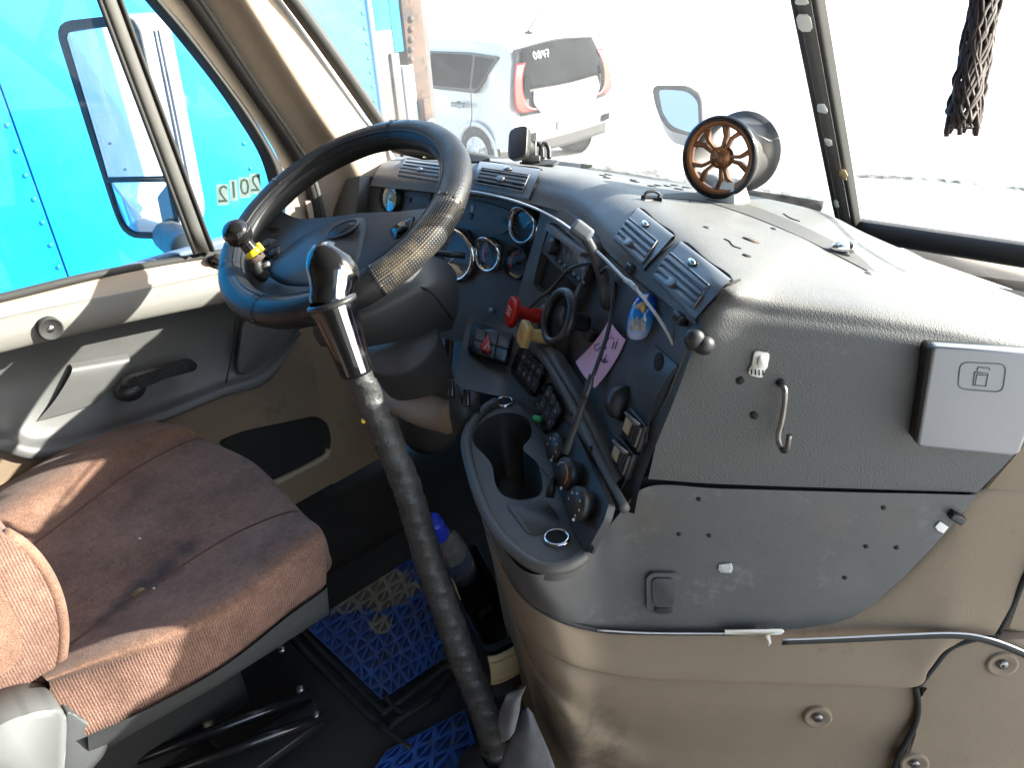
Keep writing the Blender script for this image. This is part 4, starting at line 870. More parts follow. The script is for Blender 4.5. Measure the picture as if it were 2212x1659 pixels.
# chrome facing down the near side of the sleeve, split by a dark gap
for a0, a1, rr in ((1.75, 2.95, 1.012), (.85, 1.5, 1.012)):
    V = []; F = []; n = 10
    for h, r_ in ((.004, .0218), (Ls*.3, .0228), (Ls*.8, .0278), (Ls*.98, .0308)):
        for i in range(n+1):
            a = a0+(a1-a0)*i/n; V.append(k1+av*h+(xx*math.cos(a)+yy*math.sin(a))*r_*rr)
    for q in range(3):
        for i in range(n): F.append((q*(n+1)+i, q*(n+1)+i+1, (q+1)*(n+1)+i+1, (q+1)*(n+1)+i))
    add('chrome_strip', mk(V, F), 'chrome' if a0 > 1 else 'black_gloss', gl)
kc = D(714, 598, .955)
knob_axis = (D(722, 545, .955)-k0); knob_axis /= np.linalg.norm(knob_axis)
kx, ky, _ = basis(knob_axis, view)
def knobmesh():
    prof = [(.026, -.004), (.0275, .004), (.0265, .012), (.029, .022), (.0325, .034), (.0335, .044), (.0315, .054), (.0255, .062), (.016, .067), (.006, .069), (0.0001, .0693)]
    V = []; F = []; seg = 40
    for i in range(seg):
        a = 2*math.pi*i/seg; ca, sa = math.cos(a), math.sin(a)
        for r_, h in prof:
            q = r_*(1-.16*max(0, -ca)*max(0, (h-.03)/.04))   # flattened left cheek
            V.append(k0+knob_axis*(h+.006*ca*max(0, h)/.07)+kx*ca*q+ky*sa*q*.9)
    k = len(prof)
    for i in range(seg):
        j = (i+1) % seg
        for q in range(k-1): F.append((i*k+q, j*k+q, j*k+q+1, i*k+q+1))
    me = mk(V, F); bm = bmesh.new(); bm.from_mesh(me); bmesh.ops.remove_doubles(bm, verts=bm.verts[:], dist=1e-5); bmesh.ops.recalc_face_normals(bm, faces=bm.faces[:]); bm.to_mesh(me); bm.free(); return me
kn = add('knob', knobmesh(), 'black_gloss', gl)
V = []; F = []; n = 12; hs = ((.002, .0270), (.012, .0268), (.022, .0293), (.034, .0322), (.044, .0322), (.053, .0300), (.060, .0245))
for h, r_ in hs:
    for i in range(n+1):
        a = 1.75+1.2*i/n; ca, sa = math.cos(a), math.sin(a); q = r_*1.01*(1-.16*max(0, -ca)*max(0, (h-.03)/.04))
        V.append(k0+knob_axis*(h+.006*ca*h/.07)+kx*ca*q+ky*sa*q*.93)
for q in range(len(hs)-1):
    for i in range(n): F.append((q*(n+1)+i, q*(n+1)+i+1, (q+1)*(n+1)+i+1, (q+1)*(n+1)+i))
add('chrome_face', mk(V, F), 'chrome', kn)
add('collar', lathe(k0-av*.002, av, [(.0295, -.003), (.0315, -.002), (.0315, .003), (.027, .005)], 36), 'black', gl)
for (x, y) in ((786, 909),):
    add('yellow_dot', blob(D(x, y, 1.0), .004, .004, .004, seg=10), 'yellow', gl)
add('rubber_boot', lathe(SP[-1], (0, 0, 1), [(.03, .06), (.05, .03), (.075, .01), (.09, -.03)], 24), 'rubber', gl)

# ------------------------------------------------------------------ driver's seat
seat = thing('driver_seat', 'brown cloth driver seat, stained, with torn seam and grey plastic skirt', 'seat', onZ(330, 1250, 0))
ZS = [.38, .435, .462, .448, .445, .448, .462, .435, .37]
rowsS = [
    [(640, 100), (700, 112), (800, 128), (872, 175), (1100, 300), (1300, 500), (1400, 590), (1446, 690), (1454, 850)],
    [(430, 170), (480, 172), (570, 195), (640, 285), (890, 470), (1060, 592), (1230, 715), (1300, 810), (1292, 970)],
    [(200, 275), (240, 275), (340, 312), (420, 440), (640, 620), (760, 775), (970, 925), (1050, 1015), (1010, 1190)],
    [(-40, 430), (0, 430), (80, 475), (180, 620), (350, 830), (440, 1000), (620, 1090), (690, 1165), (660, 1385)],
    [(-290, 620), (-250, 620), (-170, 665), (-60, 790), (150, 1000), (270, 1120), (380, 1190), (420, 1250), (400, 1500)]]
dz = [.0, .0, -.008, -.012, -.014]
GS = []
for i, rw in enumerate(rowsS):
    GS.append([onZ(*B4(*p), ZS[j]+(dz[i] if 2 < j < 6 else 0)) for j, p in enumerate(rw)])
ins = [.05, .035, .012, 0, 0, 0, -.016, -.040, -.048]; fwd = [.2, .5, .85, 1, 1, 1, .85, .5, .2]
front = [p+np.array([ins[j]*1.5, .036*fwd[j], -.10 if 0 < j < 8 else -.03]) for j, p in enumerate(GS[0])]
f2 = [p+np.array([ins[j]*.55, .024*fwd[j], -.028 if 0 < j < 8 else -.004]) for j, p in enumerate(GS[0])]
GS.append([a+(a-b)*.7 for a, b in zip(GS[-1], GS[-2])])
GS = [front, f2]+GS
GSa = np.array(GS)
# seams sink a little
for i in range(1, len(GS)):
    for j in (3, 5): GSa[i, j, 2] -= .006
cush = [list(r_)+[r_[8]+np.array([-.02, 0, -.03])] for r_ in GSa]
me = patch(cush, 8, 8); me.materials.append(M['cloth']); me.materials.append(M['cloth_rib'])
_nc8 = 9*8
for i_, p_ in enumerate(me.polygons): p_.material_index = 1 if (i_ % _nc8) >= 53 else 0
cu_ = add('cushion', me, None, seat)
for j in (3, 5):
    add('seam', tube([p+np.array([0, 0, .0006]) for p in GSa[1:, j]], .0016, 6, 8), 'seam_thread', seat)
sk_t = [r_[8]+np.array([.010, -.004, .006]) for r_ in GSa[1:-1]]
sk_b = [onZ(*B4(*p), .285) for p in ((1455, 985), (1462, 975), (1330, 1060), (1060, 1225), (720, 1420), (420, 1600))]
add('plastic_skirt', patch([sk_t, [.5*(a+b)+np.array([.012, -.006, .0]) for a, b in zip(sk_t, sk_b)], sk_b, [p+np.array([-.05, .02, -.01]) for p in sk_b]], 6, 5), 'skirt', seat)
SX = (np.array([1., 0, 0]), -.335)
bk = [(-260, 430), (-100, 540), (0, 612), (70, 660), (150, 742), (215, 850), (255, 980), (262, 1120), (235, 1250), (185, 1350), (100, 1425), (-30, 1480), (-260, 1560)]
def bolster(outline, X, th, bev, zf, n=(1., 0, 0)):
    P = [onX(*zf(*p), X) for p in outline]; P = list(catmull(np.array(P), 4))
    return slab(P, n, -th, 0, bev, 5)
add('backrest', bolster(bk, -.335, .40, .035, B4), 'cloth_rib', seat, angle=60)
bp_ = [onX(*B4(*p), -.345)+np.array([.006, 0, 0]) for p in bk[1:-1]]
add('backrest_piping', tube([onX(*B4(*p), -.352)+np.array([0, .004, 0]) for p in ((0, 618), (75, 664), (152, 742), (217, 850), (257, 980), (264, 1120), (237, 1250), (187, 1350))], .008, 8, 6), 'cloth', seat)
add('armrest', bolster([(-260, 650), (-80, 800), (0, 872), (60, 960), (98, 1060), (92, 1150), (45, 1222), (0, 1245), (-260, 1350)], -.275, .05, .02, B4), 'cloth', seat, angle=60)
add('pivot_cover', slab(rnd([onX(*B4(*p), -.27) for p in ((-200, 1600), (-60, 1500), (60, 1440), (180, 1405), (290, 1400), (300, 1460), (296, 1560), (280, 1800), (-200, 1800))], .02), (1, 0, 0), -.06, 0, .012, 4), 'pivot_grey', seat)
add('pivot_cover', slab(rnd([onX(*B4(*p), -.285) for p in ((296, 1400), (370, 1440), (450, 1500), (485, 1550), (470, 1600), (330, 1760), (280, 1780))], .02), (1, 0, 0), -.05, 0, .012, 4), 'skirt', seat)
add('pedestal', box((-.62, -.58, .14), (1, 0, 0), (0, 1, 0), (0, 0, 1), .26, .40, .28, .02), 'black_matte', seat)
add('seat_pan', box((-.53, -.50, .31), (1, 0, 0), (0, 1, 0), (0, 0, 1), .40, .42, .08, .02), 'black_matte', seat)
# slide rails under the seat
for (p, q) in (((520, 1660), (1390, 1330)), ((700, 1700), (1450, 1430))):
    a, b = onZ(*B4(*p), .05), onZ(*B4(*q), .05)
    add('slide_rail', tube([a, b], .009, 8, 1), 'black_gloss', seat)
a, b, c, d = (onZ(*B4(*p), .045) for p in ((900, 1659), (1390, 1330), (1450, 1435), (1000, 1760)))
add('rail_plate', slab([a, b, c, d], (0, 0, 1), -.02, -.004, .002), 'black', seat)
for (x, y) in ((1345, 1308), (1415, 1425), (1262, 1130)):
    add('rail_bolt', blob(onZ(*B4(x, y), .055), .008, .008, .006, seg=12), 'steel', seat)
# ------------------------------------------------------------------ details of the dashboard
from mathutils.bvhtree import BVHTree
def bvh_of(*names):
    V = []; F = []
    for nm in names:
        o = bpy.data.objects[nm]; w = ABS[o.name]; b = len(V)
        V += [tuple(v.co+w) for v in o.data.vertices]; F += [tuple(b+i for i in p.vertices) for p in o.data.polygons]
    return BVHTree.FromPolygons(V, F)
PADB = bvh_of('padded_shell')
SWB = bvh_of('switch_panel')
def hit(b, x, y, h=0.0, fall=None):
    d = ray(x, y); L = np.linalg.norm(d); loc, n, i, t_ = b.ray_cast(Vector(CAM), Vector(d/L))
    if loc is None:
        if fall is None: loc, n, i, t_ = b.find_nearest(Vector(D(x, y, 1.0)))
        else: return np.array(fall)
    n = np.array(n); n = n if n@(CAM-np.array(loc)) > 0 else -n
    return np.array(loc)+n*h
def hitn(b, x, y):
    d = ray(x, y); loc, n, i, t_ = b.ray_cast(Vector(CAM), Vector(d/np.linalg.norm(d))); n = np.array(n)
    return n if n@(CAM-np.array(loc)) > 0 else -n
def hplane(b, px, h=0.):
    P = [hit(b, *p) for p in px]; c = np.mean(P, 0); u_, s_, v_ = np.linalg.svd(np.array(P)-c); n = v_[2]
    if n@(CAM-c) < 0: n = -n
    return (n, float(n@c)+h)
def bil(c, u, v): return (np.asarray(c[0])*(1-u)*(1-v)+np.asarray(c[1])*u*(1-v)+np.asarray(c[2])*u*v+np.asarray(c[3])*(1-u)*v)
SEATB = bvh_of('cushion')
add('torn_foam', slab([hit(SEATB, *B4(x, y), .0004) for x, y in ((582, 893), (600, 872), (612, 860), (632, 852), (650, 858), (634, 870), (616, 884), (598, 892))], (0, 0, 1), -.0004, .0006, 0), 'foam_dirty', seat)
for (x, y) in ((298, 1107), (690, 856), (626, 632)):
    add('lint', blob(hit(SEATB, *B4(x, y)), .0035, .002, .0012, seg=8), 'label_grey', seat)
# air vents, bent round the brow
def vent(zf, outer, inner, n, open_, knob, tab, bulge=(-.06, -.05)):
    o_ = [zf(*p) for p in outer]; i_ = [zf(*p) for p in inner]     # TL, TR, BR, BL
    nb = hitn(PADB, *bil(o_, .5, .5))
    def side(c, u, v):
        p = bil(c, u, v); w = np.asarray(c[0])-np.asarray(c[1]); return p
    def rowat(c, v, h, m_=7): return [hit(PADB, *bil(c, u, v))+nb*h for u in np.linspace(0, 1, m_)]
    root = add('air_vent', patch([rowat(o_, v, .0015 if v in (0, 1) else .004) for v in (0, .06, .3, .6, .94, 1)], 2, 3), 'vent', dash)
    add('vent_well', patch([rowat(i_, v, .0044) for v in (0, .5, 1)], 2, 2), 'black_matte' if open_ else 'panel_dark', root)
    for k in range(n):
        v0, v1 = k/n, (k+1)/n
        if open_:
            vm = (v0+v1)/2; add('slat', tube(rowat(i_, vm, .0058), .0016, 6, 2), 'vent', root)
        else:
            lo_ = .0085; hi_ = .0046
            add('slat', patch([rowat(i_, v0+.01, hi_), rowat(i_, v1-.03, lo_), rowat(i_, v1-.005, hi_-.001)], 2, 2), 'vent', root)
    fr_ = [rowat(i_, 0, .0058), [hit(PADB, *bil(i_, 1, v))+nb*.0058 for v in np.linspace(0, 1, 6)], rowat(i_, 1, .0058), [hit(PADB, *bil(i_, 0, v))+nb*.0058 for v in np.linspace(0, 1, 6)]]
    for q in fr_: add('vent_rim', tube(q, .0011, 6, 3), 'vent', root)
    kp = hit(PADB, *zf(*knob))+nb*.006; xv = hit(PADB, *bil(o_, 1, .3))-hit(PADB, *bil(o_, 0, .3)); xv = xv/np.linalg.norm(xv)
    kk = add('knob_seat', blob(kp-nb*.002, .0105, .0062, .002, xv, np.cross(nb, xv), nb, 18), 'black', root)
    add('knob_lever', blob(kp, .0085, .0038, .0042, xv, np.cross(nb, xv), nb, 16), 'chrome', root)
    tp = hit(PADB, *zf(*tab))+nb*.0085; yv = np.cross(nb, xv)
    add('direction_tab', slab([tp+xv*a*.009+yv*b*.006 for a, b in ((-1, .7), (0, .9), (1, .7), (.9, -.4), (.4, -.9), (-.4, -.9), (-.9, -.4))], nb, -.006, .002, .0012), 'vent', root)
    # shadow gap round the insert
    add('vent_gap', tube([hit(PADB, *bil(o_, u, v))+nb*.0008 for u, v in ((0, 1), (0, .5), (0, 0), (.5, 0), (1, 0), (1, .5), (1, 1))], .0014, 5, 4), 'black_matte', root)
vent(B1, [(632, 226), (905, 440), (672, 700), (442, 468)], [(565, 318), (778, 494), (665, 672), (462, 470)], 4, False, (688, 364), (570, 515))
vent(B1, [(962, 480), (1338, 772), (1062, 1085), (738, 762)], [(885, 582), (1178, 830), (1055, 1005), (752, 762)], 4, False, (1050, 655), (905, 820))
vent(A2, [(972, 962), (1335, 1012), (1262, 1196), (915, 1135)], [(985, 1012), (1266, 1056), (1220, 1166), (942, 1112)], 5, True, (1138, 1018), (1095, 1085))
vent(A2, [(520, 945), (760, 972), (735, 1090), (480, 1050)], [(535, 958), (745, 985), (722, 1070), (497, 1035)], 4, False, (640, 950), (615, 1030))
# seam line where the vent cluster meets the padded face
add('pad_seam', tube([hit(PADB, *B1(*p))+np.array([0, 0, .0005]) for p in ((1072, 1105), (1100, 1010), (1190, 890), (1300, 810), (1390, 770))], .0018, 6, 5), 'black_matte', dash)

# defroster channel, dimples and holes on the padded top
band = [(1432, 424), (1480, 424), (1530, 428), (1590, 445), (1660, 470), (1740, 505), (1800, 535), (1850, 562), (1888, 590)]
bw = [4, 7, 9, 10, 11, 11, 11, 10, 3]
def _smooth(L_):
    L_ = np.array(L_)
    for _ in range(3): L_[1:-1] = .25*L_[:-2]+.5*L_[1:-1]+.25*L_[2:]
    return list(L_)
_bd = catmull(np.array([(x, y, w_) for (x, y), w_ in zip(band, bw)]), 4)
add('defroster_channel', patch([_smooth([hit(PADB, x+w_*.35*s_, y-w_*s_, .0011) for x, y, w_ in _bd]) for s_ in (1, .5, 0, -.5, -1)], 2, 2), 'channel', dash)
for (x, y, w_, h_, mt) in ((640, 1337, .020, .0045, 'rust'), (395, 1266, .009, .003, 'panel_dark'), (770, 1273, .009, .003, 'panel_dark'), (616, 1423, .009, .004, 'black_matte'), (300, 1122, .004, .002, 'black_matte')):
    c = hit(PADB, *A3(x, y), .0006); n = hitn(PADB, *A3(x, y)); xv = np.cross(n, [0, 1, .3]); xv = xv/np.linalg.norm(xv); yv = np.cross(n, xv)
    add('dash_hole', slab([c+xv*math.cos(a)*w_*.6+yv*math.sin(a)*w_*.5*(.6 if mt == 'rust' else 1) for a in np.linspace(0, 2*math.pi, 18)[:-1]], n, -.002, .0003, 0), mt, dash)
for P in ([(490, 1330), (520, 1345), (540, 1370), (585, 1385)], [(820, 1190), (860, 1215), (910, 1232)], [(690, 300), (720, 305)]):
    if P[0][0] == 690: continue
    add('crack', tube([hit(PADB, *A3(*p), .0003) for p in P], .0011, 5, 4), 'black_matte', dash)
# peeled film flakes along the far edge
rs = np.random.RandomState(4)
for k in range(16):
    t_ = rs.uniform(0, 1); x = 1300+t_*300; y = 378+t_*48+rs.uniform(-4, 9)
    try: n = hitn(PADB, x, y)
    except Exception: continue
    c = hit(PADB, x, y, .0006); xv = np.cross(n, [0, 1, 0]); xv /= np.linalg.norm(xv); yv = np.cross(n, xv)
    add('peeled_flake', slab([c+xv*math.cos(a)*rs.uniform(.004, .011)+yv*math.sin(a)*rs.uniform(.003, .01) for a in np.linspace(0, 6.28, 8)[:-1]], n, 0, .0012, .0003), 'panel_dark' if k % 3 else 'pad_fine', dash)

# gauges
def gauge(x, y, r_, ch, arc=None, ang=2.4, visor=False):
    c = on(GP, x, y, .004); n = GP[0]; gx_, gy_, _ = basis(n)
    g = add('gauge', lathe(c, n, [(r_*1.12, -.004), (r_*1.12, .004), (r_*1.05, .013), (r_*.97, .014), (r_*.93, .008), (r_*.92, .001)], 44), 'chrome' if ch else 'black', dash)
    add('dial', lathe(c, n, [(r_*.93, .002), (0, .002)], 40), 'gauge_face', g)
    tk = []
    for i in range(19):
        a = -.75+i*(math.pi+1.5)/18; d = gx_*math.cos(math.pi-a)+gy_*math.sin(math.pi-a) if False else gx_*math.cos(a)+gy_*math.sin(a)
        tk.append(tube([c+d*r_*(.72 if i % 3 else .66)+n*.003, c+d*r_*.84+n*.003], .0006, 4, 1))
    add('scale_marks', join(tk), 'icon', g)
    if arc:
        add('red_arc', tube([c+(gx_*math.cos(a)+gy_*math.sin(a))*r_*.62+n*.003 for a in np.linspace(*arc, 14)], r_*.07, 6, 1), 'icon_red', g)
    d = gx_*math.cos(ang)+gy_*math.sin(ang)
    add('needle', tube([c-d*r_*.15+n*.005, c+d*r_*.62+n*.005], [.0014, .0006], 6, 1), 'icon_red' if arc else 'white', g)
    add('needle_hub', lathe(c, n, [(.0, .008), (.004, .008), (.005, .004)], 16), 'black', g)
    add('glass', lathe(c, n, [(r_*.94, .0085), (0, .0095)], 40), 'gauge_glass', g)
    if visor:   # slanted chrome hood
        V = []; F = []; N_ = 40
        for i in range(N_):
            a = 2*math.pi*i/N_; h = .012+.016*max(0, math.sin(a)) ** 1.2
            dd = gx_*math.cos(a)+gy_*math.sin(a)
            V += [c+dd*r_*1.10+n*.004, c+dd*r_*1.07+n*h, c+dd*r_*.985+n*(h-.001), c+dd*r_*.95+n*.006]
        for i in range(N_):
            j = (i+1) % N_
            for q in range(3): F.append((i*4+q, j*4+q, j*4+q+1, i*4+q+1))
        add('chrome_hood', mk(V, F), 'chrome', g)
gauge(990, 551, .050, True, None, 3.9, True)
gauge(1061, 550, .031, True, (2.0, 4.0), 2.6, True)
gauge(1136, 487, .031, True, None, .6, True)
gauge(1121, 567, .030, False, (1.6, 3.9), .7)
gauge(848, 428, .030, False, (.9, 2.6), .7)
# blank indicator plates
plate('indicator_plate', GP, [(600, 640), (660, 480), (760, 420), (900, 440), (1060, 492), (1096, 540), (1080, 600), (1030, 658), (950, 662), (780, 630)], 0, .005, 'panel_dark', dash, .002, .012, zf=A6)
plate('indicator_plate', GP, [(335, 352), (520, 375), (500, 500), (318, 500)], 0, .005, 'panel_dark', dash, .002, .006, zf=A6)
for (a, b, w_, h_) in ((798, 482, .008, .014), (782, 535, .012, .012), (1035, 572, .020, .010), (352, 420, .016, .010)):
    c = on(GP, *A6(a, b), .006); x_, y_, n = basis(GP[0])
    add('indicator_window', box(c, x_, y_, n, w_, h_, .003, .0008), 'black' if w_ != .008 else 'icon', dash)
c = on(GP, *A6(928, 1192), .003); x_, y_, n = basis(GP[0])
s = add('panel_screw', lathe(c, n, [(0, .002), (.003, .002), (.0055, .001), (.006, -.002)], 18), 'steel', dash); add('screw_slot', lathe(c, n, [(0, .0025), (.002, .0024)], 6), 'black', s)
add('brow_bead', tube([D(*A6(x, y), d_) for x, y, d_ in ((205, 268, 1.655), (360, 292, 1.60), (530, 322, 1.54))], .0016, 6, 4), 'steel', dash)
add('numeral', textmesh('2', on(GP, *A6(565, 782), .006), basis(GP[0])[0], basis(GP[0])[1], .012), 'icon', dash, smooth=False)

# centre panel: bezel, radio, pocket, valves
def resamp(P, n):
    P = [np.asarray(p, float) for p in P]; P = P+[P[0]]; s = [0]
    for a, b in zip(P, P[1:]): s.append(s[-1]+np.linalg.norm(b-a))
    return [np.array([np.interp(t, s, [p[k] for p in P]) for k in range(len(P[0]))]) for t in np.linspace(0, s[-1], n+1)[:-1]]
outer = [(1335, 500), (1370, 462), (1430, 478), (1560, 545), (1660, 640), (1735, 740), (1710, 820), (1655, 940), (1540, 1240), (1455, 1470), (1405, 1640), (1340, 1640), (1280, 1440), (1160, 1190), (1165, 1110), (1200, 990), (1290, 690)]
inner = [(1385, 618), (1400, 590), (1440, 600), (1540, 680), (1655, 800), (1650, 860), (1610, 1000), (1570, 1090), (1540, 1170), (1500, 1190), (1400, 1130), (1340, 1080), (1285, 1030), (1280, 1010), (1300, 920), (1330, 800)]
oP = resamp(rnd([on(CP, *A6(*p)) for p in outer], .012, 3), 72); iP = resamp(rnd([on(CP, *A6(*p)) for p in inner], .006, 3), 72)
add('radio_bezel', ringplate(oP, iP, CP[0], -.002, .016), 'pad_fine', dash, angle=30)
add('pocket', slab(iP, CP[0], .001, .0018, 0), 'black_matte', dash)
rx = on(CP, *A6(1640, 800))-on(CP, *A6(1400, 610)); rx /= np.linalg.norm(rx); rn = CP[0]; ry = np.cross(rn, rx)
rad = plate('radio', off(CP, .002), [(1398, 612), (1648, 812), (1590, 1040), (1330, 790)], 0, .014, 'black', dash, .002, .003, zf=A6, label='black single-slot car radio')
plate('radio_top_edge', off(CP, .004), [(1385, 640), (1400, 600), (1655, 800), (1640, 830)], 0, .022, 'vent', rad, .002, .002, zf=A6)
plate('display', off(CP, .016), [(1458, 718), (1606, 842), (1580, 925), (1425, 788)], 0, .0012, 'lcd', rad, .0004, .001, zf=A6)
kc_ = on(CP, *A6(1382, 752), .016)
k_ = add('volume_knob', lathe(kc_, rn, [(.014, 0), (.0135, .006), (.0125, .013), (.010, .014), (0, .014)], 30), 'black', rad)
for t_ in np.linspace(.08, .95, 7):
    p = np.array([1350, 830])*(1-t_)+np.array([1575, 1035])*t_
    add('radio_button', box(on(CP, *A6(*(p-np.array([-6, 22]))), .0165), rx, ry, rn, .014, .007, .003, .0008), 'black_gloss', rad)
    add('button_mark', box(on(CP, *A6(*(p-np.array([-6, 22]))), .0182), rx, ry, rn, .005, .0015, .0004, 0), 'icon', rad)
# red and yellow parking-brake valves
def valve(px_base, L, mat, shape, rr, name):
    b0 = on(CP, *A6(*px_base), .014); n = CP[0]
    v = add(name, lathe(b0, n, [(rr*.55, 0), (rr*.50, L*.5), (rr*.46, L*.8), (rr*.6, L)], 20), mat, dash)
    f = b0+n*L; x_, y_, _ = basis(n)
    if shape == 8: pts = [f+(x_*math.cos(math.pi/8+i*math.pi/4)+y_*math.sin(math.pi/8+i*math.pi/4))*rr*1.1 for i in range(8)]
    else: pts = rnd([f+x_*a*rr*.85+y_*b*rr*.85 for a, b in ((-1, -1), (1, -1), (1, 1), (-1, 1))], .006)
    add('knob_face', slab(pts, n, -.004, .007, .003, 3), mat, v)
    for s_ in (-.25, .0, .25):
        add('knob_lettering', box(f+n*.0072+y_*s_*rr, x_, y_, n, rr*.9, rr*.09, .0003, 0), 'orange' if shape == 4 else 'white', v)
    add('valve_seat', lathe(b0, n, [(rr*.9, -.002), (rr*.85, .003), (rr*.5, .004)], 24), 'black', v)
valve((1285, 1235), .052, 'red', 8, .0235, 'red_valve_knob'); valve((1375, 1388), .050, 'yellow_plastic', 4, .0215, 'yellow_valve_knob')
# black ring handle beside the valves
rb0 = on(CP, *A6(1590, 1285), .012); rc_ = D(*A6(1405, 1238), depth(rb0)-.02); ra = (rc_-rb0)/np.linalg.norm(rc_-rb0)
rg = add('ring_handle', lathe(rc_, ra, [(.040, -.004), (.0425, .0), (.0415, .006), (.037, .009), (.032, .008), (.0315, .001), (.032, -.004), (.036, -.007), (.040, -.004)], 40), 'black', dash)
add('ring_web', lathe(rc_-ra*.004, ra, [(.033, .0), (0, .0)], 30), 'black_matte', rg)
add('ring_stem', tube([rc_, rc_*.55+rb0*.45, rb0], [.017, .014, .013], 14, 4), 'black', rg)
add('ring_bracket', box(rb0+np.array([0, 0, -.012]), rx, ry, rn, .05, .016, .014, .003), 'panel_dark', rg)

# lower part of the centre panel
plate('lower_centre_plate', CP, [(640, 860), (420, 1065)] if False else [(985, 480), (1150, 430), (1400, 300), (1560, 440), (1500, 560), (1370, 800), (1195, 1225), (1160, 1235), (1040, 1060), (880, 720)], .0, .003, 'panel_dark', dash, .001, .006, zf=B2)
c = on(CP, *B1(775, 1388), .0035); yv_ = ry
add('panel_hole', slab([c+rx*math.cos(a)*.012+ry*math.sin(a)*.011 for a in np.linspace(0, 6.28, 20)[:-1]], rn, -.001, .0004, 0), 'black_matte', dash)
w0 = on(CP, *B2(1190, 672), .004)
tw = add('thumbwheel', lathe(w0, ry*.3+rx, [(.0, -.011), (.021, -.011), (.023, -.008), (.023, .008), (.021, .011), (0, .011)], 30), 'black', dash)
for (x, y) in ((1280, 845), (1205, 1020)):
    b0 = on(CP, *B2(x, y), .004)
    rk = add('rocker_switch', box(b0, rx, ry, rn, .052, .036, .012, .002), 'black', dash)
    add('rocker_lamp', box(b0-rx*.012+rn*.006, rx, ry, rn, .018, .022, .004, .001), 'tray_tan', rk)
    for k in range(3): add('rocker_rib', box(b0+rx*(.010+k*.006)+rn*.0075, rx, ry, rn, .003, .026, .004, .0008), 'rubber_grey', rk)
    wing = [b0-rx*.024+rn*.010+ry*.012, b0+rx*.012+rn*.030+ry*.026, b0+rx*.032+rn*.016+ry*.022, b0+rx*.004+rn*.006+ry*.006]
    add('rocker_wing', slab(wing, np.cross(wing[1]-wing[0], wing[3]-wing[0]), -.001, .001, .0003), 'vent', rk)
# clips under the vents
for k, (x, y) in enumerate(((570, 682), (935, 1058), (1000, 555))):
    if k == 2: continue
    b0 = on(CP, *B1(x, y), .006)
    ck = add('wire_clip', box(b0, rx, ry, rn, .018, .013, .012, .002), 'black', dash); add('clip_slot', box(b0+rn*.006, rx, ry, rn, .010, .005, .003, .0006), 'black_matte', ck)
# switch banks
def bank(corners, cols_, hazard=None):
    px = [B2(*p) for p in corners]; pl = hplane(SWB, px, .001)
    bk_ = plate('switch_bank', pl, px, 0, .010, 'black_gloss', dash, .003, .008)
    P = [on(pl, *p, .0105) for p in px]; n = pl[0]
    for r_ in range(2):
        for c_ in range(cols_):
            u0, u1 = .06+.88*c_/cols_+.012, .06+.88*(c_+1)/cols_-.012; v0, v1 = .08+.84*r_/2+.015, .08+.84*(r_+1)/2-.015
            q = [bil(P, a, b) for a, b in ((u0, v0), (u1, v0), (u1, v1), (u0, v1))]
            add('switch', slab(q, n, -.002, .003, .0012), 'black', bk_)
            m_ = bil(P, (u0+u1)/2, (v0+v1)/2)+n*.0034; xv = (P[1]-P[0])/np.linalg.norm(P[1]-P[0]); yv = np.cross(n, xv)
            ic = [ [(-1, -.6), (1, -.6), (1, .6), (-1, .6), (-1, -.6)], [(-.8, 0), (.8, 0), (.3, .6), (.8, 0), (.3, -.6)], [(0, .9), (.8, -.6), (-.8, -.6), (0, .9)] ][(r_*cols_+c_) % 3]
            if not (hazard == (c_,)): add('switch_symbol', stroke(ic, m_, xv, yv, .0032, .00035), 'icon', bk_)
    return pl, P, bk_
pl, P, bk_ = bank([(240, 178), (498, 250), (452, 440), (206, 362)], 3, (1,))
n = pl[0]; m_ = on(pl, *B2(320, 312), .0105); tri = [on(pl, *B2(*p), .0105) for p in ((338, 250), (352, 345), (335, 370), (283, 335))]
hz = add('hazard_button', slab(rnd(tri, .003), n, 0, .008, .002), 'red', bk_)
tri2 = [on(pl, *B2(*p), .019) for p in ((330, 280), (342, 338), (296, 325))]
add('hazard_triangle', tube(tri2+[tri2[0]], .0006, 5, 1), 'white', hz)
tri3 = [.45*p+.55*np.mean(tri2, 0) for p in tri2]; add('hazard_triangle', tube(tri3+[tri3[0]], .0005, 5, 1), 'white', hz)
bank([(562, 312), (706, 432), (640, 645), (498, 478)], 4); bank([(728, 532), (814, 712), (726, 890), (646, 690)], 3)
gp = hit(SWB, *B2(700, 780), .014)
add('green_lens', blob(gp, .011, .006, .005, seg=10), 'green_glass', dash)
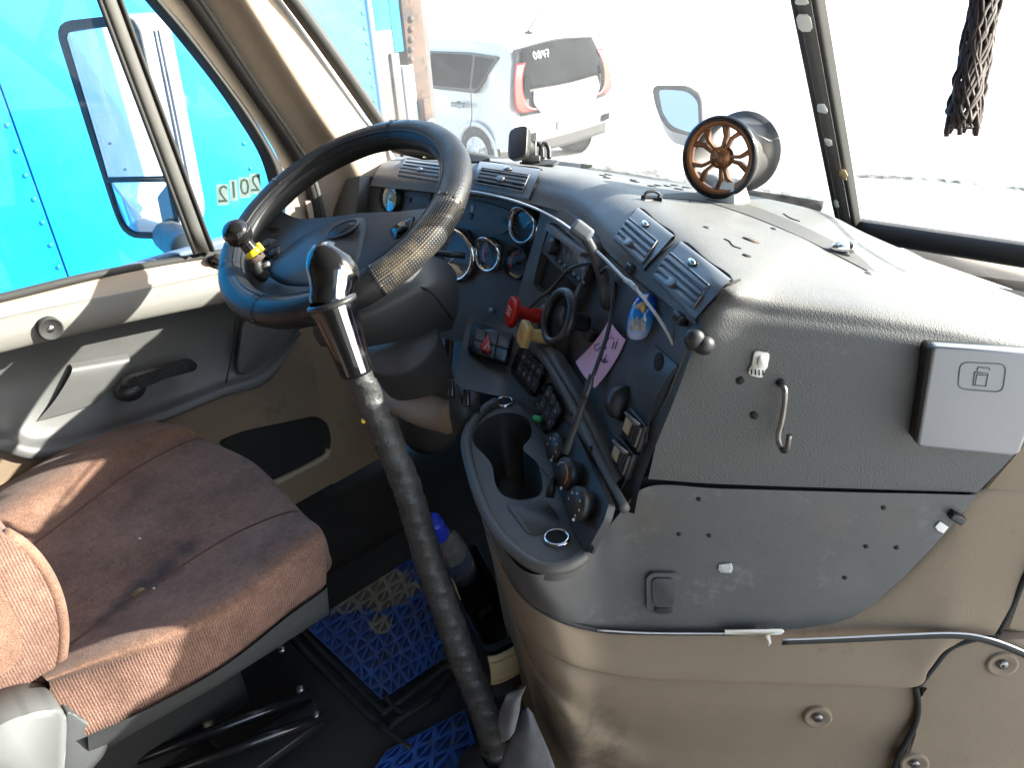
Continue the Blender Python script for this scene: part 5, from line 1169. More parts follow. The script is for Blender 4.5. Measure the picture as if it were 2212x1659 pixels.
# heater controls: black plate and three dials
hpx = [B2(*p) for p in ((700, 890), (822, 772), (900, 850), (1010, 1090), (1118, 1330), (1092, 1425), (975, 1642), (880, 1470), (780, 1200))]
hpl = mkplane(hit(SWB, *B2(760, 900), .004), on(CP, *B2(1080, 1340), .040), onZ(*B2(960, 1600), SHZ+.01))
hp = plate('heater_plate', hpl, hpx, -.006, .004, 'black', dash, .002, .004)
for k, (x, y) in enumerate(((872, 742), (978, 965), (1012, 1468), (985, 1612))):
    add('plate_screw', lathe(on(hpl, *B2(x, y), .004), hpl[0], [(0, .002), (.004, .002), (.005, -.001)], 14), 'black_gloss', hp)
ka = -_rt*.885-_fw*.44+_up*.10; ka /= np.linalg.norm(ka); kx_, ky_, _ = basis(ka, _up)
for k, (x, y, bx_, by_) in enumerate(((738, 960, 800, 940), (802, 1128, 890, 1110), (880, 1322, 965, 1290))):
    b0 = on(hpl, *B2(bx_, by_), .002); f = D(*B2(x, y), depth(b0)-.022)
    aa = ka
    rr = .0215 if k else .020
    d_ = add('heater_dial', lathe(f-aa*.030, aa, [(rr*.78, 0), (rr*.8, .018), (rr*1.0, .020), (rr*1.02, .027), (rr*.95, .030), (0, .0305)], 36), 'black', hp)
    add('dial_pointer', blob(f+ky_*-rr*.86+kx_*rr*.1+aa*.0005, .0022, .0022, .0022, seg=8), 'white', hp)
    if k == 1:
        for a0, a1, mt in ((-.9, 1.0, 'orange'), (1.3, 2.4, 'icon')):
            add('dial_scale', tube([f+aa*.0008+(kx_*math.cos(a)+ky_*math.sin(a))*rr*.68 for a in np.linspace(a0, a1, 10)], .0010, 5, 1), mt, hp)
    else:
        for i in range(6):
            a = -1.2+i*.8; add('dial_mark', blob(f+aa*.0008+(kx_*math.cos(a)+ky_*math.sin(a))*rr*.66, .0018, .0018, .0006, kx_, ky_, aa, 8), 'icon', hp)
lv0 = on(hpl, *B2(760, 1180), .01); add('heater_lever', tube([D(*B2(740, 1150), depth(lv0)-.03), D(*B2(722, 1280), depth(lv0)-.03)], .006, 8, 1), 'black', hp)
# black bracket that hangs left of the shelf
hb0 = D(*B2(165, 700), 1.20); xh, yh, nh = -_up*.0+_rt, _up, -_fw
brk = add('handbrake_housing', slab(rnd([D(*B2(*p), 1.20) for p in ((70, 570), (110, 545), (150, 600), (200, 590), (240, 596), (275, 640), (270, 780), (240, 860), (100, 880), (80, 760))], .008), -_fw, -.05, 0, .006, 3), 'black', dash)
for (x, y) in ((90, 580), (190, 640)): add('bracket_fin', box(D(*B2(x, y), 1.185), _rt, _up, -_fw, .010, .028, .02, .003), 'black_gloss', brk)

# ------------------------------------------------------------------ things on the passenger face
n = EP[0]; fx, fy, _ = basis(n); fx = -fx if fx@_rt < 0 else fx
bx = thing('card_box', 'flat silver plastic box with engraved card symbol on the dash face', 'box', on(EP, 2100, 870))
add('housing', slab(rnd([on(off(EP, .02), *B3(*p)) for p in ((1628, 270), (2330, 318), (2118, 862), (1548, 812))], .006), n, -.022, 0, .002, 3), 'black', bx)
add('cover', slab(rnd([on(off(EP, .024), *B3(*p)) for p in ((1652, 264), (2340, 312), (2120, 872), (1562, 822))], .005), n, -.012, .002, .0045, 4), 'silver_plastic', bx)
EI = off(EP, .0264)
def line(px, w_, parent, mt='pivot_grey', nm='engraved_line', closed=True, zf=B3, pl=EI, r=0):
    P = [on(pl, *zf(*p)) for p in px]
    if r: P = rnd(P, r, 4)
    add(nm, tube(P+([P[0]] if closed else []), w_, 5, 1), mt, parent)
line([(1805, 356), (2062, 368), (2040, 525), (1790, 505)], .0006, bx, r=.008)
line([(1885, 412), (1960, 420), (1948, 492), (1876, 486)], .0006, bx); line([(1897, 425), (1958, 432), (1946, 490), (1888, 484)], .0005, bx)
line([(1898, 405), (1904, 385), (1968, 390), (1970, 402)], .0006, bx, closed=False)
ck = thing('cable_clip', 'small cream plastic cable clip with four arrow slots on dash', 'clip', on(EP, 1640, 795))
add('clip_plate', slab(rnd([on(EP, *B3(*p)) for p in ((655, 288), (742, 300), (728, 380), (712, 395), (703, 440), (625, 420), (623, 392), (640, 370))], .004), n, 0, .004, .0012), 'white_plastic', ck)
add('keyhole_boss', slab(rnd([on(EP, *B3(*p)) for p in ((690, 310), (712, 325), (714, 380), (672, 375), (674, 325))], .003), n, .004, .0075, .0015), 'white_plastic', ck)
for x in (640, 661, 682, 704):
    add('arrow_slot', slab([on(EP, *B3(x+a, 405+b+(x-640)*.05)) for a, b in ((-3, -16), (3, -16), (3, 4), (6, 4), (0, 18), (-6, 4), (-3, 4))], n, .0041, .0046, 0), 'black_matte', ck)
hk = thing('wire_hook', 'bent steel rod hook poking out of a hole in the dash face', 'hook', on(EP, 1690, 960))
hp_ = [(804, 474, -.004), (815, 485, .008), (829, 520, .016), (826, 600, .017), (810, 690, .017), (795, 745, .017), (793, 790, .018), (808, 835, .022), (826, 852, .030), (842, 832, .038), (852, 765, .042)]
add('rod', tube([on(EP, *B3(x, y), h) for x, y, h in hp_], .0031, 12, 5), 'dark_steel', hk)
for (x, y, rr) in ((580, 460, .0050), (659, 654, .0050), (805, 472, .0055)):
    c = on(EP, *B3(x, y), .0012); rs = np.random.RandomState(int(x))
    add('drilled_hole', slab([c+fx*math.cos(a)*rr*rs.uniform(.75, 1.1)+fy*math.sin(a)*rr*rs.uniform(.75, 1.1) for a in np.linspace(0, 6.28, 14)[:-1]], n, -.001, .0004, 0), 'black_matte', dash)
for (x, y) in ((350, 1120), (240, 1315), (408, 1323), (1378, 1168), (1280, 1384), (1450, 1390), (1162, 1558)):
    c = on(Fp, *B3(x, y), .0006); add('screw_hole', lathe(c, n, [(.0028, 0), (.0028, .0005), (0, .0006)], 10), 'black_matte', dash)
# round rubber knob on the corner
rkc = on(EP, *B1(1085, 1240), .008)
rk = tag(add('rubber_bumper', join([blob(rkc+fx*.0050-fy*.003, .0120, .0115, .011, fx, fy, n, 22), blob(rkc-fx*.0055+fy*.0035, .0115, .0125, .010, fx, fy, n, 22)]), 'black'), 'black two-lobed rubber bumper at the corner of the dash face', 'bumper')
# latch of the lower face
LP = off(EP, .005)
lt = plate('latch_plate', LP, [(425, 95), (450, 72), (560, 72), (588, 95), (584, 245), (560, 262), (450, 262), (428, 240)], 0, .004, 'lower_grey', dash, .0015, .012, zf=B6)
plate('latch_paddle', LP, [(452, 100), (470, 91), (540, 91), (555, 102), (556, 205), (540, 232), (468, 232), (456, 205)], .003, .0065, 'panel_dark', lt, .002, .006, zf=B6)
plate('latch_recess', LP, [(468, 228), (545, 228), (552, 246), (530, 256), (480, 256), (460, 246)], .0035, .0072, 'black', lt, .002, .004, zf=B6)
for P, mt, lb_2 in (([(462, 1478), (530, 1472), (538, 1500), (530, 1526), (470, 1524), (455, 1505)], 'label_grey', 'crinkled foil scrap left of centre on the lower dash face'), ([(1660, 1268), (1690, 1238), (1735, 1272), (1708, 1306), (1675, 1290)], 'white_plastic', 'small white pad beside the slanting edge of the dash face')):
    tag(add('adhesive_pad', slab([on(Fp, *B3(*p)) for p in P], n, .0006, .0022, .0005), mt), lb_2, 'adhesive pad', 'adhesive scraps on the lower dash')
ec_ = tag(add('edge_clip', slab([on(Fp, *B3(*p)) for p in ((1728, 1205), (1755, 1172), (1825, 1212), (1790, 1245))], n, .0, .010, .002), 'black'), 'black spring clip on the slanting edge of the dash face', 'clip')
# ------------------------------------------------------------------ outside: the blue trailer alongside
TX = -2.2
tr = thing('trailer', 'tall blue riveted box trailer parked close beside the cab', 'trailer', (TX-.6, -1.0, GROUND))
yc = onX(812, 150, TX)[1]; z_lo, z_hi = -.55, 2.5
ys = [onX(90, 437, TX)[1], onX(545, 340, TX)[1]+.02]
edges = [-4.6, -3.4, -2.2, -1.2, ys[0], yc]
for a, b in zip(edges, edges[1:]):
    add('side_sheet', slab([np.array([TX, y, z]) for y, z in ((a+.003, z_lo), (b-.003, z_lo), (b-.003, z_hi), (a+.003, z_hi))], (1, 0, 0), -.004, .0, .0015), 'trailer_blue', tr, smooth=False)
rv = lathe((0, 0, 0), (1, 0, 0), [(.0085, -.001), (.008, .002), (.0045, .0045), (0, .005)], 12)
rv.materials.append(M['trailer_blue']); rv.polygons.foreach_set('use_smooth', [True]*len(rv.polygons))
def rivet(y, z, mt=None):
    o = bpy.data.objects.new('rivet', rv); col.objects.link(o); o.parent = tr; o.location = Vector((TX+.0005, y, z))-ABS[tr.name]
for k in range(26): rivet(ys[0]-.018, .0+k*.075)
for k in range(30): rivet(yc-.028, .25+k*.055)
for (x, y) in ((527, 310), (541, 364)): p = onX(x, y, TX); rivet(p[1], p[2])
for k in range(16): rivet(-1.2-.018, .1+k*.1)
add('inner_wall', box((TX-.03, (edges[0]+yc)/2, .97), (1, 0, 0), (0, 1, 0), (0, 0, 1), .04, yc-edges[0], 3.0, 0), 'trailer_blue', tr, smooth=False)
add('edge_bead', box((TX+.006, yc+.004, .97), (1, 0, 0), (0, 1, 0), (0, 0, 1), .016, .014, 3.0, .003), 'white', tr)
def tstrip(nm, x0, x1, yy, proud, mt, zr=(-.5, 2.5), par=tr):
    a = onX(x0, yy, TX)[1]; b = onX(x1, yy, TX)[1]
    return add(nm, box((TX+proud/2-.03, (a+b)/2, sum(zr)/2), (1, 0, 0), (0, 1, 0), (0, 0, 1), .06+proud, b-a, zr[1]-zr[0], .003), mt, par)
zsp = onX(815, 66, TX)[2]
tstrip('corner_sheet', 800, 846, 66, .000, 'trailer_blue', (zsp, 2.5)); tstrip('scuff_sheet', 801, 846, 66, .002, 'scuffed', (-.5, zsp))
zs2 = onX(860, 112, TX)[2]
tstrip('ribbed_sheet', 846, 868, 40, -.006, 'trailer_blue', (zs2, 2.5)); tstrip('rubber_post', 848, 866, 180, .012, 'scuffed', (-.5, zs2))
zs3 = onX(880, 140, TX)[2]
tstrip('white_batten', 872, 893, 200, .018, 'white', (-.5, zs3))
zs4 = onX(905, 212, TX)[2]
ru = tstrip('rusted_post', 872, 914, 60, .004, 'rust', (zs4, 2.5))
ru2 = tstrip('lower_post', 893, 922, 240, .0, 'scuffed', (-.5, zs4))
for k in range(9):
    y_ = onX(886, 40+k*22, TX); add('bolt', lathe((TX+.006, y_[1], y_[2]), (1, 0, 0), [(.014, -.002), (.013, .006), (0, .008)], 6), 'rust', ru)
p = onX(908, 235, TX); add('door_hasp', box((TX+.03, p[1], p[2]), (1, 0, 0), (0, 1, 0), (0, 0, 1), .05, .05, .10, .006), 'rust', ru2)
p = onX(912, 275, TX); add('shackle', tube([(TX+.03, p[1]-.02, p[2]-.04), (TX+.06, p[1]-.02, p[2]+.03), (TX+.06, p[1]+.02, p[2]+.03), (TX+.03, p[1]+.02, p[2]-.04)], .009, 8, 5), 'steel', ru2)
add('end_wall', box((TX-1.25, onX(914, 150, TX)[1]+.02, .97), (1, 0, 0), (0, 1, 0), (0, 0, 1), 2.5, .06, 3.0, .005), 'scuffed', tr)
add('roof', box((TX-1.25, (edges[0]+yc)/2+.1, 2.52), (1, 0, 0), (0, 1, 0), (0, 0, 1), 2.52, yc-edges[0]+.2, .06, .01), 'white', tr)
add('bottom_rail', box((TX-.01, (edges[0]+yc)/2, z_lo-.05), (1, 0, 0), (0, 1, 0), (0, 0, 1), .06, yc-edges[0], .14, .01), 'steel', tr)
for yy in (-3.6, .9): add('support_leg', box((TX-.7, yy, (GROUND+z_lo)/2), (1, 0, 0), (0, 1, 0), (0, 0, 1), .12, .12, z_lo-GROUND, .01), 'scuffed', tr)

# ------------------------------------------------------------------ door mirror of the truck
mn = np.array([.50, -.866, 0.0]); mp0 = D(230, 250, 1.86); MP = (mn, float(mn@mp0))
mr = thing('door_mirror', 'tall silver truck door mirror with flat glass over a wide-angle glass', 'mirror', D(390, 560, 1.75))
hout = [(350, 200), (365, 145), (410, 118), (620, 95), (740, 92), (800, 110), (840, 170), (1075, 1290), (1070, 1370), (1040, 1405), (960, 1420), (800, 1415), (735, 1370), (690, 1270), (560, 870)]
P = rnd([on(MP, *A1(*p)) for p in hout], .025)
add('housing', slab(P, mn, -.11, 0, .012, 3), 'mirror_shell', mr, angle=40)
add('bezel', ringplate(resamp(P, 80), resamp(rnd([on(MP, *A1(*p)) for p in [(393, 205), (415, 180), (650, 155), (760, 150), (800, 185), (1050, 1320), (1040, 1375), (1000, 1395), (800, 1390), (752, 1355), (705, 1270), (600, 900)]], .02), 80), mn, -.004, .006), 'rubber', mr, angle=30)
add('flat_glass', slab(rnd([on(MP, *A1(*p)) for p in ((393, 195), (655, 155), (770, 150), (985, 1052), (645, 1062))], .015), mn, .0005, .0025, 0), 'mirror_glass', mr, smooth=False)
cvx = [on(MP, *A1(*p)) for p in ((655, 1082), (1000, 1082), (1052, 1365), (980, 1390), (800, 1388), (740, 1340), (700, 1240))]
cc = np.mean(cvx, 0); ring = rnd(cvx, .015); V = [cc+mn*.012]; F = []; k = len(ring)
for j, q in enumerate((.33, .66, 1.0)): V += [cc+(p-cc)*q+mn*(.012*(1-q*q)+.001) for p in ring]
for i in range(k):
    F.append((0, 1+i, 1+(i+1) % k))
    for j in range(2): F.append((1+j*k+i, 1+(j+1)*k+i, 1+(j+1)*k+(i+1) % k, 1+j*k+(i+1) % k))
add('wide_angle_glass', mk(V, F), 'mirror_glass', mr)
add('glass_bar', tube([on(MP, *A1(640, 1072), .004), on(MP, *A1(995, 1066), .004)], .007, 8, 1), 'rubber', mr)
bk0 = on(MP, *A1(1010, 1400), -.05)
add('mirror_arm', tube([bk0, onX(*A1(1060, 1450), -1.22), onX(*A1(1130, 1490), -1.06)], [.045, .038, .036], 14, 5), 'rubber_grey', mr)
for q_ in (-.045, -.06): add('shell_groove', tube([on(MP, *A1(*p), 0)+mn*q_*1.0+np.array([.004, .002, 0]) for p in ((842, 190), (960, 740), (1074, 1290))], .003, 6, 4), 'mirror_shell', mr)
for (x, y) in ((740, 1010), (650, 855)): add('raindrop', blob(on(MP, *A1(x, y), .004), .004, .004, .003, seg=8), 'white', mr)

# mirror on the bonnet, seen through the windscreen
hm = thing('bonnet_mirror', 'small pale bonnet mirror on a stalk beyond the windscreen', 'mirror', D(1490, 300, 2.6))
hn = -_fw*.8-_rt*.25-np.array([0, 0, .0]); hn /= np.linalg.norm(hn); hp0 = D(1465, 235, 2.6); HPm = (hn, float(hn@hp0))
ho = rnd([on(HPm, *A3(*p)) for p in ((92, 500), (110, 478), (290, 478), (355, 520), (370, 560), (375, 720), (350, 762), (290, 755), (180, 725), (130, 650), (105, 580))], .02)
add('housing', slab(ho, hn, -.14, 0, .02, 3), 'pivot_grey', hm, angle=40)
add('bezel', ringplate(resamp(ho, 60), resamp(rnd([on(HPm, *A3(*p)) for p in ((125, 505), (140, 492), (280, 505), (325, 540), (345, 575), (350, 710), (330, 742), (280, 735), (200, 705), (155, 640), (130, 570))], .02), 60), hn, -.003, .008), 'rubber', hm)
add('glass', slab(rnd([on(HPm, *A3(*p)) for p in ((125, 500), (280, 500), (330, 535), (352, 575), (355, 712), (330, 747), (200, 715), (150, 640))], .015), hn, .001, .003, 0), 'mirror_glass', hm, smooth=False)
add('stalk', tube([D(*A3(330, 740), 2.66), D(*A3(345, 900), 2.72), D(*A3(380, 1100), 2.8)], .022, 10, 4), 'white', hm)

# ------------------------------------------------------------------ parked white hatchback ahead
_ch = R(178.8); cf = np.array([math.cos(_ch), math.sin(_ch), 0.]); cl = np.array([-math.sin(_ch), math.cos(_ch), 0.]); CS = 1.07      # forward, left, scale
car = thing('hatchback_car', 'boxy white hatchback parked with its rear window toward the truck', 'car', (-6.95, 7.40, GROUND))
O = np.array([-6.95, 7.40, GROUND])
def cw(l, w, h): return O+(cf*l+cl*w+np.array([0, 0, 1.])*h)*CS     # l forward of the rear axle
W_ = .90
prof = [(-.66, .42), (-.68, .75), (-.655, 1.02), (-.62, 1.30), (-.53, 1.53), (-.3, 1.60), (.4, 1.62), (1.2, 1.60), (1.75, 1.50), (2.45, 1.10), (3.2, .98), (3.3, .60), (3.28, .35)]
def half(h): return W_*(1.0 if h < .95 else 1-.20*((h-.95)/.65)**1.2)
# body shell: side profile swept across, sides tucked in above the waist
sec = []
for l, h in catmull(np.array(prof), 4): sec.append((l, h))
V = []; F = []; n_ = len(sec); cs = (-1, -.97, -.85, -.5, 0, .5, .85, .97, 1)
for l, h in sec:
    for c in cs:
        drop = .035*max(0, abs(c)-.8)/.2
        rear = .045*(abs(c)**3)
        V.append(cw(l+(rear if l < .3 else -rear*1.3 if l > 2.6 else 0), c*half(h), h-drop*(1 if h > .9 else 0)))
k = len(cs)
for i in range(n_-1):
    for j in range(k-1): F.append((i*k+j, i*k+j+1, (i+1)*k+j+1, (i+1)*k+j))
for s_ in (0, k-1):
    F.append(tuple(i*k+s_ for i in range(n_)))
F.append(tuple(range(k))+tuple((n_-1)*k+j for j in range(k))[::-1])
me = mk(V, F); bm = bmesh.new(); bm.from_mesh(me); bmesh.ops.recalc_face_normals(bm, faces=bm.faces[:]); bmesh.ops.triangulate(bm, faces=[f for f in bm.faces if len(f.verts) > 4]); bm.to_mesh(me); bm.free()
body = add('body', me, 'car_white', car, angle=45)
def rearx(h):
    ls = [p for p in sec[:30] if p[0] < .1]; hs = [p[1] for p in ls]; return float(np.interp(h, hs, [p[0] for p in ls]))
def rpt(w, h, o=.006): return cw(rearx(h)+.045*abs(w/half(h))**3-o, w, h)
def rpanel(nm, grid, mt, par=car, o=.056): return add(nm, patch([[rpt(w, h, o) for w, h in r_] for r_ in grid], 5, 4, .004), mt, par)
rw = rpanel('rear_window', [[(-.62, 1.50), (0, 1.53), (.62, 1.50)], [(-.70, 1.28), (0, 1.28), (.70, 1.28)], [(-.68, 1.08), (0, 1.06), (.68, 1.08)]], 'car_glass')
rpanel('rear_surround', [[(-.73, 1.50), (0, 1.545), (.73, 1.50)], [(-.80, 1.15), (0, 1.15), (.80, 1.15)], [(-.80, .80), (0, .78), (.80, .80)]], 'car_black', car, .040)
tg = rpanel('tailgate_plate', [[(-.58, 1.06), (0, 1.05), (.58, 1.06)], [(-.60, .92), (0, .92), (.60, .92)], [(-.50, .80), (0, .79), (.50, .80)]], 'car_white', car, .070)
add('badge', blob(rpt(0, 1.00, .03), .05, .01, .025, cl, cf, (0, 0, 1), 14), 'chrome', tg)
add('wiper', tube([rpt(.05, 1.07, .03), rpt(-.20, 1.13, .03), rpt(-.42, 1.16, .03)], .012, 8, 3), 'car_black', car)
for s_ in (-1, 1):
    tlm = rpanel('tail_lamp', [[(s_*.64, 1.36), (s_*.78, 1.36)], [(s_*.72, 1.22), (s_*.84, 1.22)], [(s_*.74, 1.05), (s_*.875, 1.05)], [(s_*.68, .90), (s_*.88, .90)], [(s_*.52, .84), (s_*.80, .84)]], 'tail_red', car, .070)
    rpanel('clear_lens', [[(s_*.63, 1.20), (s_*.70, 1.20)], [(s_*.65, 1.08), (s_*.73, 1.08)], [(s_*.63, .98), (s_*.71, .98)]], 'car_glass', tlm, .080)
bmp = rpanel('rear_bumper', [[(-.88, .66), (0, .66), (.88, .66)], [(-.90, .54), (0, .54), (.90, .54)], [(-.88, .38), (0, .38), (.88, .38)]], 'car_white', car, .09)
rpanel('bumper_insert', [[(-.72, .52), (0, .52), (.72, .52)], [(-.70, .36), (0, .35), (.70, .36)]], 'car_black', bmp, .102)
rpanel('plate_recess', [[(-.26, .70), (.26, .70)], [(-.26, .56), (.26, .56)]], 'label_grey', bmp, .104)
for s_ in (-1, 1): rpanel('reflector', [[(s_*.62, .60), (s_*.78, .60)], [(s_*.62, .52), (s_*.78, .52)]], 'car_glass', bmp, .104)
# handwritten lot number on the rear window
gx1 = rpt(-.2, 1.40, .02); xv = -cl; yv = rpt(0, 1.42, .02)-rpt(0, 1.2, .02); yv /= np.linalg.norm(yv)
def chalk(P, ox): add('chalk_digit', tube([rpt(.50-ox*.55-p[0]*.052, 1.38+p[1]*.075, .066) for p in P], .007, 6, 3), 'white', rw)
chalk([(.5, 1), (.1, .7), (.1, .3), (.5, 0), (.9, .3), (.9, .7), (.5, 1)], 0.0)
chalk([(.5, .5), (.15, .75), (.5, 1), (.85, .75), (.5, .5), (.1, .25), (.5, 0), (.9, .25), (.5, .5)], .13)
chalk([(.1, 1), (.15, .45), (.85, .5)], .26); chalk([(.75, 1), (.75, 0)], .26)
chalk([(.0, .95), (.9, 1.0), (.55, .5), (.45, 0)], .38); chalk([(.2, .5), (.8, .52)], .38)
# left side of the car: windows, door, arch, wheel
def spt(l, h, o=.005): return cw(l, half(h)-.0+o, h)
def sd_(nm, pts, mt, par=car, o0=-.01, o1=.008, rr=.04):
    P = rnd([spt(*p) for p in pts], rr); nrm = np.cross(P[len(P)//3]-P[0], P[2*len(P)//3]-P[0]); nrm = nrm if nrm@cl > 0 else -nrm
    return add(nm, slab(P, nrm, o0, o1, .004), mt, par, angle=40)
fl = sd_('window_surround', [(-.38, 1.43), (.10, 1.46), (2.25, 1.44), (2.35, 1.05), (-.02, 1.03)], 'car_black', car, -.06, .004)
for nm, pts in (('quarter_window', [(-.32, 1.40), (.02, 1.42), (.02, 1.08), (-.05, 1.07)]), ('side_window', [(.07, 1.43), (.82, 1.43), (.86, 1.07), (.07, 1.07)]), ('side_window', [(.94, 1.43), (1.75, 1.40), (2.05, 1.08), (.97, 1.07)])):
    sd_(nm, pts, 'car_glass', car, .004, .010, .03)
for l in (.03, .92): add('door_gap', tube([spt(l, 1.02, .004), spt(l+.02, .7, .004), spt(l+(.25 if l < .1 else .02), .32, .004)], .006, 6, 5), 'car_black', car)
add('sill', box(cw(1.25, W_*.97, .27), cf, cl, (0, 0, 1), 2.0, .10, .16, .02), 'car_black', car)
dh = add('door_handle', box(spt(.25, .88, .025), cf, cl, (0, 0, 1), .22, .03, .035, .010), 'car_white', car); add('handle_cup', blob(spt(.25, .88, .004), .07, .012, .045, cf, cl, (0, 0, 1), 16), 'car_black', dh)
for l in (0, 2.55):
    for s_ in (1, -1):
        add('wheel_arch', lathe(cw(l, s_*(W_-.005), .33), cl*s_, [(.40, .002), (.40, .008), (.335, .009), (.33, -.06)], 36), 'car_white' if s_ > 0 else 'car_black', car)
        wh = add('wheel', lathe(cw(l, s_*(W_-.03), .33), cl*s_, [(.20, -.10), (.32, -.10), (.33, -.05), (.33, .02), (.31, .036), (.215, .036), (.20, .02)], 36), 'tyre', car)
        add('rim', lathe(cw(l, s_*(W_-.03), .33), cl*s_, [(.21, .02), (.20, .03), (.18, .012), (.07, .022), (.04, .034), (0, .034)], 30), 'alloy', wh)
        for q in range(5):
            a = q*1.2566; d = cf*math.cos(a)+np.array([0, 0, 1.])*math.sin(a)
            add('rim_spoke', box(cw(l, s_*(W_-.008), .33)+d*.115, d, np.cross(cl, d), cl, .16, .05, .02, .006), 'alloy', wh)
an = thing('roof_aerial', 'thin black aerial with a flat base on the parked car roof', 'aerial', cw(-.35, .25, 1.60)) if False else None
ab = add('aerial_base', blob(cw(-.30, .20, 1.625), .07, .03, .02, cf, cl, (0, 0, 1), 14), 'car_black', car)
add('aerial', tube([cw(-.28, .20, 1.63), cw(-.62, .20, 1.98)], [.008, .004], 6, 1), 'car_black', car)
# ------------------------------------------------------------------ the truck's own bonnet beyond the glass
bn = thing('truck_bonnet', 'pale sunlit truck bonnet beyond the windscreen', 'bonnet', (0, 1.5, .4))
bx_ = (-1.02, -.86, -.62, -.30, 0, .30, .62, .86, 1.02)
def bz_(x, y): 
    t_ = (y-.72)/1.7; c_ = .60-.10*t_-.10*t_*t_; a_ = abs(x)
    return c_-.02*a_ if a_ < .5 else c_-.012-.9*(a_-.5)*(1 if a_ < .8 else 1.1)
add('bonnet_skin', patch([[np.array([x*(1-.06*(y-.72)), y, bz_(x, y)]) for x in bx_] for y in (.72, 1.1, 1.6, 2.1, 2.45, 2.6)], 3, 4), 'white', bn)
# ------------------------------------------------------------------ loose things
def lean(pl, x, y, h, w):
    c = on(pl, x, y, h); v = (CAM-c)/np.linalg.norm(CAM-c); n_ = pl[0]+v*w; n_ = n_/np.linalg.norm(n_); return (n_, float(n_@c))
# miniature wheel on its stand
mw = thing('display_wheel', 'miniature copper-spoked alloy wheel on a pale grey stand', 'model wheel', hit(PADB, 1560, 430))
_wd = depth(onZ(*A3(500, 1112), hit(PADB, *A3(470, 1122))[2])); fc = D(*A3(463, 878), _wd-.025); bc = D(*A3(598, 842), _wd+.030)
wa = fc-bc; WL = np.linalg.norm(wa); wa = wa/WL; wx, wy, _ = basis(wa, _up); WR = .0625
add('barrel', lathe(bc, wa, [(WR*.90, .0), (WR*1.0, .0), (WR*1.0, .004), (WR*.90, .008), (WR*.84, .016), (WR*.80, WL*.45), (WR*.86, WL*.6), (WR*.90, WL-.01), (WR*.99, WL-.004), (WR*1.0, WL), (WR*.96, WL+.003), (WR*.93, WL+.001), (WR*.80, WL-.02), (WR*.74, WL*.45), (WR*.86, .004), (WR*.90, 0)], 56), 'gunmetal', mw)
add('lip', lathe(fc, wa, [(WR*.985, .0015), (WR*.99, .004), (WR*.93, .006), (WR*.88, .004)], 56), 'black_gloss', mw)
add('spoke_ring', lathe(fc, wa, [(WR*.93, -.004), (WR*.93, .004), (WR*.82, .003), (WR*.76, .0), (WR*.76, -.008), (WR*.93, -.008)], 56), 'copper', mw)
add('hub', lathe(fc, wa, [(WR*.28, -.014), (WR*.26, -.001), (WR*.14, .0), (WR*.11, .002), (0, .002)], 30), 'copper', mw)
for i in range(5):
    a = 2*math.pi*i/5+.95
    def pt(r_, t_, h): return fc+(wx*math.cos(a+t_)+wy*math.sin(a+t_))*WR*r_+wa*h
    for s_ in (-1, 1):
        add('spoke', slab([pt(.18, s_*.02, 0), pt(.20, s_*.42, 0), pt(.52, s_*.20, 0), pt(.86, s_*.42, 0), pt(.86, s_*.26, 0), pt(.55, s_*.06, 0)], wa, -.012, -.001, .0012), 'copper', mw)
    add('lug_nut', lathe(pt(.17, .63, .0), wa, [(.0028, -.002), (.0026, .002), (0, .0022)], 8), 'copper', mw)
st0 = hit(PADB, *A3(470, 1110)); dn = np.array([0, 0, -1.])
_sz = hit(PADB, *A3(470, 1122))[2]; s1 = [onZ(*A3(*p), _sz) for p in ((386, 1102), (550, 1142), (640, 1108), (476, 1070))]
zt = fc[2]-WR*.93
tt = [p*.0+np.array([.62*p[0]+.38*np.mean(s1, 0)[0], .62*p[1]+.38*np.mean(s1, 0)[1], np.mean(s1, 0)[2]+.030]) for p in s1]
V = [p-np.array([0, 0, .004]) for p in s1]+tt; F = [(0, 1, 2, 3), (4, 7, 6, 5)]+[(i, i+4, (i+1) % 4+4, (i+1) % 4) for i in range(4)]
me = mk(V, F); bm = bmesh.new(); bm.from_mesh(me); bmesh.ops.recalc_face_normals(bm, faces=bm.faces[:]); bmesh.ops.bevel(bm, geom=bm.edges[:], offset=.001, segments=2, affect='EDGES'); bm.to_mesh(me); bm.free()
add('stand', me, 'label_grey' if False else 'white_plastic', mw, angle=30)
# phone mount
pm_ = thing('phone_mount', 'black magnetic phone mount clamped on top of the brow', 'phone mount', hit(PADB, 1160, 364))
b0 = hit(PADB, *A2(1300, 985), .003); dm = depth(b0)
plate('base_plate', (np.array([0, -.25, .968]), float(np.array([0, -.25, .968])@b0)), [(1200, 975), (1290, 955), (1440, 965), (1400, 990), (1260, 998)], -.002, .004, 'panel_dark', pm_, .001, .004, zf=A2)
hd = D(*A2(1195, 852), dm-.03); hn_ = -_rt*.55-_fw*.8+_up*.1; hn_ /= np.linalg.norm(hn_); hx_, hy_, _ = basis(hn_, _up)
add('magnet_head', slab(rnd([hd+hx_*a*.021+hy_*b*.031 for a, b in ((-1, -1), (1, -1), (1, 1), (-1, 1))], .012), hn_, -.010, .004, .003, 3), 'black', pm_)
bj = hd-hn_*.024; add('ball_joint', blob(bj, .013, .013, .013, seg=18), 'black_gloss', pm_)
add('collar', lathe(bj, hn_, [(.010, -.012), (.016, -.010), (.017, .004), (.012, .010)], 20), 'rubber', pm_)
